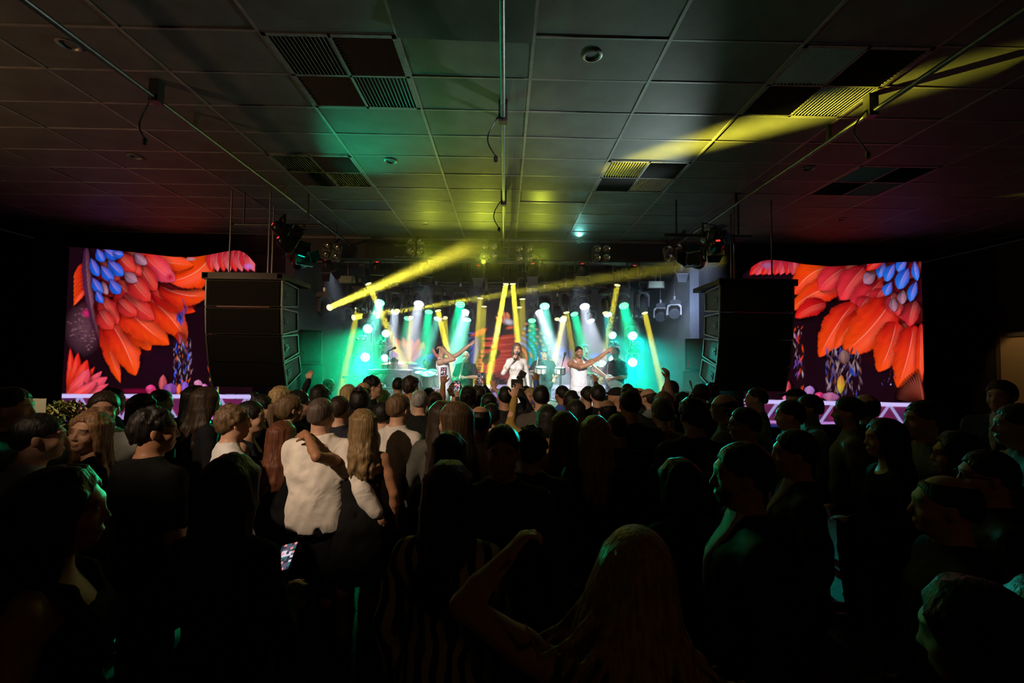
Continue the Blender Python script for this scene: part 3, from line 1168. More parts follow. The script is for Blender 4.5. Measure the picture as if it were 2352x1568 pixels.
LV = [louvre(0), louvre(PI / 2)]
for me in LV:
    me.materials.append(VS)
for i, j, lab in vcells:
    cx, cyy = X0 + (i + .5) * TX, Y0 + j * TY
    r = empty('ceiling_vent', (cx, cyy, ZC), 0, lab, 'vent', 'ceiling air vents')
    m = MB()
    h = TX / 2 - .01
    for a, b in (((-h, -h), (h, -h + .035)), ((-h, h - .035), (h, h)), ((-h, -h), (-h + .035, h)), ((h - .035, -h), (h, h)), ((-.012, -h), (.012, h)), ((-h, -.012), (h, .012))):
        m.box((a[0], a[1], -.012), (b[0], b[1], .01))
    m.obj('frame', VF, r)
    MB().box((-h, -h, .012), (h, h, .018)).obj('backing', BLACK, r)
    for qx in (-1, 1):
        for qy in (-1, 1):
            o = link('louvre', LV[0 if qx * qy > 0 else 1], None, r)
            o['kind'] = 'stuff'
            o.location = (qx * h / 2, qy * h / 2, -.004)
for i, j, lab in scells:
    r = empty('ceiling_slot', (X0 + (i + .5) * TX, Y0 + (j + .5) * TY, ZC), 0, lab, 'vent', 'ceiling slots')
    MB().box((-TX / 2 + .02, -TY / 2 + .02, .004), (TX / 2 - .02, TY / 2 - .02, .012)).obj('backing', BLACK, r)
    m = MB()
    for sgn in (-1, 1):
        m.box((-TX / 2 + .02, sgn * (TY / 2 - .03) - .01, -.006), (TX / 2 - .02, sgn * (TY / 2 - .03) + .01, .004))
    m.obj('frame', VF, r)
# recessed downlights
DL = [(157, 103, 'on the brown-lit ceiling at far left'), (310, 360, 'small and dim, over the left screen'), (1361, 128, 'on the grey tiles right of the central pipe'), (897, 370, 'in the green-lit ceiling tiles'), (1858, 387, 'on the dark red ceiling at right'), (975, 513, 'next to the stage beam'), (1935, 503, 'far right near the dark wall')]
for u, v, w in DL:
    p = WZ(u, v, ZC - .01)
    r = empty('downlight', (p.x, p.y, ZC - .012), 0, 'round recessed downlight ' + w, 'light', 'recessed downlights')
    MB().lathe([(.075, .012), (.085, 0), (.07, -.006), (.062, .0), (.055, .03)], 20, cap0=False, cap1=False).obj('trim_ring', TBAR, r)
    MB().lathe([(.055, .028), (.03, .012), (.0, .010)], 16, cap0=False, cap1=False).obj('bulb', GREYM, r)

# three ceiling pipes with hangers and loose cables
PIPE = mat('pipe_metal', (0.12, 0.12, 0.115), 0.35, 0.7, noise=0.2, nscale=15)
zr = 4.42
xl = (WZ(65, 0, zr).x + WZ(760, 530, zr).x) / 2
xr = (WZ(2280, 75, zr).x + WZ(1570, 548, zr).x) / 2
xm = (WZ(1165, 20, zr).x + WZ(1153, 540, zr).x) / 2
for x, lab, hang in ((xl, 'long black ceiling pipe over the left of the crowd', [(400, 235)]), (xm, 'central ceiling pipe running straight to the stage', [(1165, 280), (1150, 470)]), (xr, 'long ceiling pipe at right catching yellow light', [(1950, 265)])):
    r = empty('ceiling_pipe', (x, 6.0, zr), 0, lab, 'pipe', 'ceiling pipes')
    MB().tube([(0, -3.9, 0), (0, 3.66, 0)], 0.024, 10).obj('pipe', PIPE, r)
    for y in (-3.2, -1.2, 0.8, 2.8):
        m = MB()
        m.box((-.02, y - .02, 0), (.02, y + .02, ZC - zr))
        m.obj('hanger', PIPE, r)
    for (u, v) in hang:
        p = WZ(u, v, zr - .03)
        yy = p.y - 6.0
        m = MB()
        m.box((-.045, yy - .04, -.04), (.045, yy + .04, ZC - zr))
        m.obj('bracket', BLACKM, r)
        pts = []
        for k in range(12):
            t = k / 11
            pts.append((-.05 - .10 * math.sin(t * 3.0), yy + .03 * math.sin(t * 5), .02 - .42 * t))
        MB().tube(pts, .008, 6).obj('cable', BLACK, r)
        MB().lathe([(.0, 0), (.02, .01), (.022, .05), (.012, .07)], 10, Matrix.Translation(Vector(pts[-1]) - Vector((0, 0, .06)))).obj('plug', BLACK, r)

# black drapes on the walls beside the screens
def drape(x0, y0, x1, y1, z0, z1, label, amp=.06, waves=7, gather=0.0):
    n = 90
    V, Fc = [], []
    d = Vector((x1 - x0, y1 - y0, 0))
    nn = Vector((-d.y, d.x, 0)).normalized()
    rows = 7
    for k in range(rows):
        tz = k / (rows - 1)
        sq = 1.0 - gather * max(0.0, 1 - abs(tz - .35) / .65)
        for i in range(n + 1):
            t = i / n
            p = Vector((x0, y0, 0)) + d * (t * sq) + nn * (amp * math.sin(t * waves * 2 * PI + .4 * math.sin(9 * t)) + .02 * math.sin(t * 41))
            V.append((p.x, p.y, z0 + (z1 - z0) * tz))
    for k in range(rows - 1):
        for i in range(n):
            a = k * (n + 1) + i
            Fc.append((a, a + 1, a + n + 2, a + n + 1))
    me = bpy.data.meshes.new('curtain')
    me.from_pydata(V, [], Fc)
    me.update()
    me.shade_smooth()
    o = link('curtain', me, DRAPE)
    sd = o.modifiers.new('thickness', 'SOLIDIFY')
    sd.thickness = .012
    tag(o, label, 'curtain', 'black wall drapes')
    return o


drape(-10.4, 11.4, -5.0, 11.4, 0.02, 4.55, 'black pleated drape behind the left feather screen', waves=16)
drape(4.35, 11.4, 10.4, 11.4, 0.02, 4.55, 'black pleated drape behind the right feather screen', waves=16)
drape(-10.45, 11.2, -10.45, 4.0, 0.02, 4.5, 'dark drape along the left side wall', waves=18)
dr = W(2245, 800, 9.2)
drape(10.45, 11.2, 10.45, 9.55, 0.02, 4.5, 'dark drape on the right wall before the lit doorway', waves=5)
drape(10.45, 3.0, 10.45, 8.55, 0.02, 4.5, 'dark drape on the right wall nearer than the lit doorway', waves=13)
# lit doorway on the right
dm = mat('door_panel_paint', (0.55, 0.38, 0.18), 0.6, noise=0.08, nscale=3)
d1 = struct(MB().box((10.52, 8.6, 0.02), (10.585, 9.5, 2.62)).obj('door_1', dm))
MB().box((10.49, 8.52, 0.02), (10.585, 8.6, 2.70)).obj('frame', mat('door_frame_paint', (.12, .09, .06), .5, noise=.1), d1)
MB().box((10.49, 9.5, 0.02), (10.585, 9.58, 2.70)).obj('frame', MATS['door_frame_paint'], d1)
MB().box((10.49, 8.52, 2.62), (10.585, 9.58, 2.70)).obj('frame', MATS['door_frame_paint'], d1)
lamp('doorway_lamp', 'SPOT', (9.4, 8.9, 3.6), (10.55, 9.05, 1.7), 22, (1, .65, .3), spot_size=RAD(46), spot_blend=.4, shadow_soft_size=.05)

# stage
stg = struct(MB().box((-4.68, 8.9, 0.0), (4.03, 13.19, ZS)).obj('stage_platform', STAGEM))
# ------------------------------------------------------------------ LED screens: the picture is painted, brush by brush, into the pixels of each display
def lin(c):
    c = np.array(c, float)
    return np.where(c <= 0.04045, c / 12.92, ((c + 0.055) / 1.055) ** 2.4)


class Canvas:
    def __init__(s, U, V, bg):
        s.U, s.V = U, V
        s.C = np.tile(lin(bg), U.shape + (1,)).reshape(U.shape + (3,))
        s.rs = np.random.RandomState(3)

    def blend(s, m, c, wnd=None):
        m = m[..., None]
        if wnd is None:
            s.C = s.C * (1 - m) + c * m
        else:
            s.C[wnd] = s.C[wnd] * (1 - m) + c * m

    def feather(s, a, b, w, c0, c1, bend=0.0, spine=0.5, blunt=0.75, barb=0.16):
        w = w * (1.22 if w > 13 else 1.1)
        spine = spine * .6
        a, b = np.array(a, float), np.array(b, float)
        d = b - a
        L = np.linalg.norm(d)
        if L < 1:
            return
        d /= L
        n = np.array((-d[1], d[0]))
        U, V = s.U, s.V
        t = ((U - a[0]) * d[0] + (V - a[1]) * d[1]) / L
        q = ((U - a[0]) * n[0] + (V - a[1]) * n[1]) - bend * 4 * t * (1 - t)
        tc = np.clip(t, 0, 1)
        prof = w * np.power(np.clip(np.sin(PI * np.power(tc, blunt)), 0, 1), 0.65) + 0.01
        ph = s.rs.uniform(0, 6.28, 6)
        sd = np.where(q > 0, 1.0, -1.0)
        rag = .03 * np.sin(t * L * .30 + sd * 2 + ph[0]) + .02 * np.sin(t * L * .7 + ph[1] * sd) + .05 * np.sin(t * L * .17 + ph[2])
        r = np.abs(q) / prof + rag * np.clip(w / 14, 0, 1)
        inside = (t > 0) * (t < 1)
        m = np.clip((1 - r) * prof / (1.4 + .05 * w), 0, 1) * inside
        if m.max() <= 0:
            return
        # the feather's soft shadow on what it lies over
        q2 = ((U - a[0] - 2.5) * n[0] + (V - a[1] - 3.5) * n[1]) - bend * 4 * t * (1 - t)
        ms = np.clip((1.25 - np.abs(q2) / (prof * 1.15 + 2)) * 1.6, 0, 1) * inside
        s.C *= (1 - .6 * ms)[..., None]
        c0, c1 = lin(c0), lin(c1)
        mixv = np.clip(tc * 1.15 + .10 * np.sin(q * .3 + ph[3]) - .1, 0, 1)
        col = c0 + (c1 - c0) * mixv[..., None]
        aq = np.abs(q)
        st = .5 * np.sin(t * L * .55 - aq * .9 + ph[4]) + .3 * np.sin(t * L * 1.3 - aq * 2.0 + ph[5]) + .35 * np.sin(t * L * .21 - aq * .35 + ph[0])
        st = st * (.45 + .55 * np.sin(t * 9 + q * .12 + ph[2])) + .5 * np.sin(q * 1.1 + t * 5 + ph[3]) * np.sin(t * L * .08 + ph[1])
        sh = 1 - .7 * barb * (.5 + st) - .34 * np.clip(r, 0, 1) ** 3 - .13 * (q > 0) - .9 * np.clip(.42 - tc, 0, 1)
        col = col * np.clip(sh, .08, 1.2)[..., None]
        # highlight along one side of the shaft
        hl = np.exp(-((q + .28 * w) / (.22 * w + .6)) ** 2) * .15 * np.sin(PI * tc)
        col = col * (1 - hl[..., None]) + lin((1, .62, .50)) * hl[..., None]
        if spine > 0:
            sp = np.exp(-(q / (0.45 + 0.012 * w)) ** 2) * spine * np.clip(np.sin(PI * np.clip(tc * 1.1, 0, 1)) * 1.2 + .12 * np.sin(t * 14 + ph[1]), 0, 1) * .8
            col = col * (1 - sp[..., None]) + lin((1, .80, .70)) * sp[..., None]
        s.blend(m, col)

    def spot(s, c, r, col, hard=1.5, rot=0.0):
        ca, sa = math.cos(rot), math.sin(rot)
        x, y = s.U - c[0], s.V - c[1]
        xx, yy = x * ca + y * sa, -x * sa + y * ca
        q = np.sqrt((xx / r[0]) ** 2 + (yy / r[1]) ** 2)
        s.blend(np.clip((1 - q) * hard, 0, 1), lin(col))

    def line(s, a, b, w, col, al=1.0):
        a, b = np.array(a, float), np.array(b, float)
        d = b - a
        L2 = d @ d
        t = np.clip(((s.U - a[0]) * d[0] + (s.V - a[1]) * d[1]) / L2, 0, 1)
        q = np.hypot(s.U - a[0] - t * d[0], s.V - a[1] - t * d[1])
        s.blend(np.clip((w - q) / 1.2 + .5, 0, 1) * al, lin(col))

    def speckle(s, box, n, cols, size=(1.5, 6), seed=1):
        rs = np.random.RandomState(seed)
        for _ in range(n):
            c = (rs.uniform(box[0], box[2]), rs.uniform(box[1], box[3]))
            r = rs.uniform(*size)
            s.spot(c, (r * .5, r * 2.4), cols[rs.randint(len(cols))], 1.3, rs.uniform(-.5, .5))


OR, OR2, RD, RD2, PK = (1, .30, .05), (1, .22, .05), (.93, .12, .10), (.75, .05, .10), (.93, .30, .42)
BL, BL2, MV, DK = (.10, .42, .95), (.16, .28, .78), (.66, .42, .62), (.16, .04, .10)


def paint_left(c):
    z = lambda x, y: (100 + x / 3.267, 480 + y / 3.267)
    c.spot(z(620, 700), (120, 140), (.45, .05, .08), .8)
    c.spot(z(880, 1150), (110, 70), (.13, .03, .09), .9)
    c.spot(z(300, 900), (46, 66), (.36, .22, .27), 1.2)
    rs = np.random.RandomState(2)
    for _ in range(110):
        a, r = rs.uniform(0, 6.28), rs.uniform(0, 1) ** .5
        p = z(300 + 120 * r * math.cos(a), 900 + 170 * r * math.sin(a))
        c.spot(p, (4, 2.4), (.50, .33, .37) if rs.rand() < .5 else (.24, .12, .17), 1.0)
    c.spot(z(330, 780), (16, 12), (.95, .12, .50), .8)
    for k in range(7):
        c.feather(z(330, 400 + 30 * k), z(225, 520 + 34 * k), 8, RD, OR, 2, .3)
    # spikes, lower left
    for k, (x, y) in enumerate([(200, 1040), (260, 1075), (330, 1130), (385, 1180), (440, 1215), (480, 1260), (490, 1310), (450, 1350), (340, 1200), (300, 1290), (400, 1290)]):
        c.feather(z(180, 1420), z(x, y), 9 + k % 3 * 3, (1, .22, .10), PK if k > 3 else RD, 4, .35, .9)
    # wing edge
    c.feather(z(320, 290), z(440, 1050), 11, (.35, .16, .32), (.30, .12, .22), 10, .35, .6)
    for k in range(46):
        x, y = rs.uniform(430, 1000), rs.uniform(330, 880)
        if y > 520 + (x - 430) * .95 + 260:
            continue
        c.feather(z(x - 60, y - 70), z(x + 60 + rs.uniform(-20, 30), y + 70 + rs.uniform(-20, 30)), rs.uniform(12, 22), (.34, .04, .07), (.66, .09, .10), rs.uniform(-4, 4), .12, .9)
    # long orange feathers
    for a, b, w, k in (((440, 840), (578, 1305), 15, 3), ((490, 830), (692, 1250), 30, -6), ((620, 840), (802, 1060), 24, -5), ((540, 640), (944, 1018), 34, 8), ((760, 650), (1075, 990), 30, -9), ((1000, 930), (1080, 1040), 10, 0)):
        c.feather(z(*a), z(*b), w, RD, OR, k, .85 if w > 25 else .45)
    c.feather(z(800, 610), z(1140, 770), 18, RD2, OR2, 6, .2)
    c.spot(z(1100, 728), (12, 13), (.62, .06, .08), 1.2)
    c.feather(z(870, 570), z(1260, 640), 26, RD, OR, 12, .8, .6)
    c.feather(z(820, 520), z(1240, 560), 16, (.4, .05, .08), (.35, .1, .1), 4, .2)
    c.feather(z(1275, 330), z(930, 540), 32, OR, OR2, -16, .9, .8)
    c.feather(z(700, 330), z(1130, 420), 22, RD, OR, 6, .6)
    c.feather(z(760, 340), z(990, 540), 24, RD, PK, 6, .4)
    c.spot(z(950, 510), (12, 11), (.70, .05, .15), 1.1)
    for k in range(8):
        c.feather(z(1275 + 38 * k, 300), z(1262 + 46 * k, 470), 11, (.86, .16, .25), (.95, .42, .45) if k % 2 else RD, 4, .45)
    c.spot(z(1540, 430), (14, 9), (.75, .45, .80), 1.2)
    c.spot(z(1105, 375), (14, 5), (.6, .55, .6), 1)
    # red coverts
    for a, b, w in (((545, 540), (785, 745), 22), ((600, 640), (835, 830), 20), ((430, 660), (560, 860), 20), ((420, 760), (520, 900), 18), ((720, 420), (850, 610), 18), ((640, 380), (730, 500), 16), ((560, 340), (690, 470), 18), ((640, 500), (800, 690), 20), ((560, 680), (700, 800), 16)):
        c.feather(z(*a), z(*b), w, (.62, .10, .14), (.92, .20, .18), 3, .5, .9)
    for a, b, w in (((680, 330), (775, 415), 11), ((600, 470), (705, 545), 11), ((440, 540), (480, 640), 9)):
        c.feather(z(*a), z(*b), w, (.40, .22, .38), (.72, .52, .62), 2, .5, 1.1)
    for a, b, w in (((400, 295), (455, 395), 11), ((355, 365), (415, 505), 11), ((480, 375), (598, 500), 13), ((430, 420), (525, 545), 12), ((365, 510), (440, 635), 11), ((495, 525), (575, 635), 12), ((455, 295), (560, 370), 13), ((395, 610), (445, 705), 9), ((520, 320), (600, 345), 9)):
        c.feather(z(*a), z(*b), w * 1.0, BL2, BL, 2, .8, 1.25)
    # glittering trunks
    c.spot(z(1050, 1080), (20, 90), (.12, .07, .10), 1.2)
    c.speckle((*z(970, 980), *z(1110, 1390)), 150, [(.5, .4, .5), (.9, .35, .1), (.25, .35, .9), (.65, .55, .6), (.2, .1, .15), (.35, .2, .3)], (1.2, 4.5), 5)
    c.speckle((*z(1000, 680), *z(1070, 860)), 16, [(.12, .3, .8), (.2, .2, .5), (.1, .1, .3)], (3, 7), 6)
    c.speckle((*z(1240, 930), *z(1310, 1390)), 40, [(.9, .3, .1), (.7, .6, .6), (.85, .75, .25), (.3, .35, .8), (.3, .1, .15)], (1.5, 5), 7)
    for x, y, w, h, col in ((800, 1350, 12, 14, (.85, .15, .45)), (890, 1300, 9, 24, (.70, .22, .28)), (950, 1345, 14, 16, (.42, .18, .55)), (1012, 1345, 6, 14, (1, .35, .15)), (1055, 1335, 8, 18, (.45, .25, .75)), (1155, 1305, 10, 10, (.80, .45, .65)), (1200, 1330, 8, 8, (.8, .4, .7))):
        c.feather(z(x, y + h * 4), z(x + 8, y - h * 2.4), w, col, tuple(min(1, q + .12) for q in col), 0, .25, 1.4)
    c.spot(z(700, 1365), (60, 8), (.5, .03, .2), .9)


def paint_right(c):
    z = lambda x, y: (1560 + x / 2.97, 480 + y / 2.97)
    c.spot(z(1400, 650), (110, 150), (.45, .05, .08), .8)
    c.spot(z(1150, 1150), (110, 80), (.11, .03, .08), .9)
    rs = np.random.RandomState(5)
    for k in range(50):
        x, y = rs.uniform(880, 1640), rs.uniform(360, 820)
        if y > 560 + (x - 880) * .42:
            continue
        c.feather(z(x + 60, y - 70), z(x - 60 + rs.uniform(-30, 20), y + 70 + rs.uniform(-20, 30)), rs.uniform(12, 24), (.34, .04, .07), (.66, .09, .10), rs.uniform(-4, 4), .12, .9)
    for k in range(8):
        c.feather(z(560 + 30 * k, 330), z(480 + 42 * k, 450), 12, (.75, .14, .25), (.95, .30, .38) if k % 2 else RD, -4, .45)
    c.spot(z(600, 385), (15, 10), (.58, .36, .55), 1.2)
    c.feather(z(1000, 395), z(780, 580), 28, OR, OR2, 10, .8, .8)
    c.feather(z(820, 590), z(1000, 560), 14, (.3, .04, .07), (.35, .08, .08), 3, .2)
    c.spot(z(922, 580), (3.5, 8), (.10, .75, .25), 1.4, .2)
    c.feather(z(1130, 515), z(760, 690), 24, RD, OR, 12, .85, .7)
    c.feather(z(1000, 640), z(790, 740), 18, RD2, RD, 6, .3)
    for a, b, w in (((1130, 400), (950, 550), 24), ((1260, 400), (1100, 620), 26), ((1380, 490), (1180, 730), 28), ((1390, 540), (1330, 680), 18), ((1300, 600), (1230, 700), 16)):
        c.feather(z(*a), z(*b), w, (.70, .10, .14), (.95, .20, .26), 4, .45, .9)
    for a, b, w, k in (((1190, 640), (955, 1010), 28, 5), ((1250, 690), (1060, 960), 16, 4), ((1450, 620), (1118, 985), 42, -8), ((1480, 770), (1358, 1110), 32, -6), ((1600, 790), (1490, 1220), 30, -5), ((1650, 780), (1640, 1250), 12, 0)):
        c.feather(z(*a), z(*b), w, RD, OR, k, .75 if w > 25 else .4)
    for a, b, w in (((1450, 560), (1470, 720), 16), ((1530, 640), (1545, 760), 16), ((1610, 620), (1570, 800), 17), ((1500, 620), (1490, 730), 13)):
        c.feather(z(*a), z(*b), w, (.45, .10, .14), (.90, .18, .22), 3, .45, .9)
    for a, b, w in (((1340, 440), (1260, 505), 13), ((1530, 550), (1520, 650), 11), ((1460, 600), (1470, 700), 10)):
        c.feather(z(*a), z(*b), w, (.38, .24, .34), (.70, .48, .60), 2, .5, 1.1)
    for a, b, w in (((1400, 350), (1365, 470), 11), ((1470, 370), (1410, 495), 12), ((1550, 345), (1490, 425), 12), ((1565, 400), (1495, 545), 14), ((1605, 345), (1625, 490), 9), ((1450, 495), (1405, 590), 11), ((1620, 490), (1575, 630), 11), ((1330, 350), (1290, 400), 8)):
        c.feather(z(*a), z(*b), w * 1.0, BL2, (.14, .50, .98), 2, .8, 1.25)
    c.feather(z(1390, 345), z(1275, 420), 12, RD2, RD, 3, .4)
    c.spot(z(830, 1050), (14, 80), (.12, .05, .07), 1.1)
    c.speckle((*z(775, 800), *z(850, 1240)), 46, [(.9, .25, .1), (.7, .6, .65), (.4, .3, .7), (.3, .1, .15)], (1.5, 5), 8)
    c.speckle((*z(1000, 960), *z(1240, 1260)), 150, [(.45, .35, .42), (.25, .12, .18), (.5, .3, .25), (.2, .25, .6), (.6, .5, .55), (.2, .08, .12)], (2, 6), 9)
    c.spot(z(1180, 1110), (7, 11), (.10, .22, .62), 1.3)
    c.feather(z(1100, 1260), z(1105, 1130), 9, (.85, .75, .15), (.8, .45, .2), 0, .2, 1)
    c.feather(z(1130, 1060), z(1120, 960), 12, (.45, .30, .30), (.55, .40, .42), 0, .2, 1)
    for x, y, w, h, col in ((885, 1240, 12, 16, (.62, .42, .72)), (955, 1270, 11, 10, (.80, .10, .40)), (1030, 1280, 16, 14, (.62, .32, .52)), (740, 1220, 6, 22, (.70, .12, .22)), (720, 1290, 7, 8, (.85, .35, .62))):
        c.feather(z(x, y + h * 3), z(x + 6, y - h * 2.2), w, col, tuple(min(1, q + .1) for q in col), 0, .25, 1.4)
    for k in range(16):
        t = k / 15
        c.feather(z(1670, 1330), z(1470 + 150 * t * t, 1290 - 200 * t), 4, (.62, .16, .10), (.36, .10, .08), 2, .15, .9)
    c.spot(z(1443, 1196), (2, 2), (.7, .75, 1), 2)
    c.speckle((*z(1380, 1080), *z(1480, 1200)), 12, [(.3, .3, .6), (.3, .12, .15)], (1, 3), 4)


def truss_band(c, y0, x0, x1, h, slope=0.0):
    """the white girder drawn along the foot of the picture"""
    U, V = c.U, c.V
    base = y0 + slope * (U - x0)
    m = np.clip((V - base + 1) / 2, 0, 1)
    pink = .5 + .5 * np.sin(U * .045 + 1.3 * np.sin(V * .05)) * np.sin(V * .07 + U * .02)
    col = lin((.34, .16, .36)) * (1 - pink[..., None]) + lin((.62, .16, .38)) * pink[..., None]
    c.blend(m, col * 0.62)
    W1 = (.80, .74, .97)
    n = int((x1 - x0) / 64) + 2
    for k in range(n):
        xa = x0 + 64 * k - 10
        s0 = y0 + slope * (xa - x0)
        c.line((xa + 3, s0 + h - 2), (xa + 30, s0 + 9), 3.4, (.62, .58, .80))
        c.line((xa + 36, s0 + 9), (xa + 62, s0 + h - 2), 3.4, (.62, .58, .80))
    c.line((x0 - 20, y0 - 20 * slope + 4), (x1 + 20, y0 + slope * (x1 - x0 + 20) + 4), 4.6, W1)
    c.line((x0 - 20, y0 - 20 * slope + h), (x1 + 20, y0 + slope * (x1 - x0 + 20) + h), 3.2, (.70, .50, .80))
    c.blend(np.clip((V - base - h - 5) / 2, 0, 1), lin((.10, .16, .42)))


def screen_mat(name, strength):
    m = bpy.data.materials.new(name)
    m.use_nodes = True
    nt = m.node_tree
    nt.nodes.clear()
    o = nt.nodes.new('ShaderNodeOutputMaterial')
    e = nt.nodes.new('ShaderNodeEmission')
    a = nt.nodes.new('ShaderNodeAttribute')
    a.attribute_name = 'Col'
    e.inputs['Strength'].default_value = strength
    nt.links.new(a.outputs['Color'], e.inputs['Color'])
    nt.links.new(e.outputs[0], o.inputs['Surface'])
    m.cycles.emission_sampling = 'NONE'
    return m


def led_screen(label, top, ztop_ref, D_ref, v_bot_ref, painter, nu, nv, band, flip=False):
    us = np.linspace(top[0][0], top[-1][0], nu)
    ts = sorted(top)
    vt = np.interp(us, [t[0] for t in ts], [t[1] for t in ts])
    # smooth the plan curve
    k = np.hanning(int(nu * .09) | 1)
    k /= k.sum()
    pad = len(k) // 2
    vt = np.convolve(np.pad(vt, pad, mode='edge'), k, mode='valid')
    zt = W(ztop_ref[0], ztop_ref[1], D_ref).z
    zb_ = W(ztop_ref[0], v_bot_ref, D_ref).z
    P = []
    for u, v in zip(us, vt):
        d = ray(u, v)
        t = (zt - 2.0) / d.z
        P.append(CAM_POS + d * t)
    P = np.array([(p.x, p.y) for p in P])
    zz = np.linspace(zt, zb_, nv)
    Vx = np.zeros((nu, nv, 3))
    Vx[:, :, 0] = P[:, 0][:, None]
    Vx[:, :, 1] = P[:, 1][:, None]
    Vx[:, :, 2] = zz[None, :]
    # where each display pixel sits in the picture that is shown
    Ri = np.array(CAM_ROT.transposed())
    q = (Vx - np.array(CAM_POS)) @ Ri.T
    U = 1176 + F_PX * q[..., 0] / -q[..., 2]
    V = 784 - F_PX * q[..., 1] / -q[..., 2]
    c = Canvas(U, V, (.10, .025, .06))
    painter(c)
    truss_band(c, *band)
    idx = np.arange(nu * nv).reshape(nu, nv)
    Q = np.stack([idx[:-1, :-1], idx[:-1, 1:], idx[1:, 1:], idx[1:, :-1]], -1).reshape(-1, 4)
    if flip:
        Q = Q[:, ::-1]
    me = grid_mesh('display', Vx.reshape(-1, 3), Q, c.C.reshape(-1, 3))
    r = empty('led_screen', (float(P[:, 0].mean()), float(P[:, 1].mean()), 0), 0, label, 'screen', 'feather video screens')
    o = link('display', me, screen_mat('display', 1.0), r)
    o.location = -r.location
    # cabinet behind the display
    st = max(1, nu // 60)
    Pp = [Vector((x, y, 0)) for x, y in P[::st]]
    vs_, fs = [], []
    for i, p in enumerate(Pp):
        a, b = Pp[max(i - 1, 0)], Pp[min(i + 1, len(Pp) - 1)]
        n = Vector((-(b - a).y, (b - a).x, 0)).normalized()
        if n.dot(p - Vector((0, 0, 0))) < 0:
            n = -n
        for off in (.012, .10):
            for z in (zb_ - .02, zt + .012):
                vs_.append(p + n * off + Vector((0, 0, z)))
    for i in range(len(Pp) - 1):
        a, b = 4 * i, 4 * (i + 1)
        for s0, s1 in ((0, 1), (1, 3), (3, 2), (2, 0)):
            fs.append((a + s0, a + s1, b + s1, b + s0))
    e = 4 * (len(Pp) - 1)
    fs += [(0, 2, 3, 1), (e, e + 1, e + 3, e + 2)]
    m = MB()
    m._add(vs_, fs)
    h = m.obj('cabinet', BLACK, r)
    h.location = -r.location
    # feet of the stand
    for i in (2, len(Pp) // 2, len(Pp) - 3):
        p = Pp[i]
        f = MB().box((p.x - .05, p.y + .03, 0), (p.x + .05, p.y + .13, zb_)).obj('support_leg', BLACKM, r)
        f.location = -r.location
    return r


LT = [(160, 567), (177, 568), (250, 573), (330, 582), (400, 590), (450, 590), (490, 583), (520, 577), (548, 574), (568, 583), (590, 612)]
RT = [(2116, 600), (2030, 603), (1960, 609), (1910, 612), (1850, 607), (1800, 599), (1768, 596), (1745, 600), (1722, 616), (1706, 634)]
led_screen('tall curved video screen of red, orange and blue feathers beside the potted flowers', LT, (177, 568), 9.0, 968, paint_left, 300, 230, (905, 160, 600, 55, 0.004), flip=True)
led_screen('tall curved video screen of red, orange and blue feathers near the lit doorway', RT, (2107, 600), 9.0, 985, paint_right, 300, 230, (917, 1700, 2116, 50, 0.022))


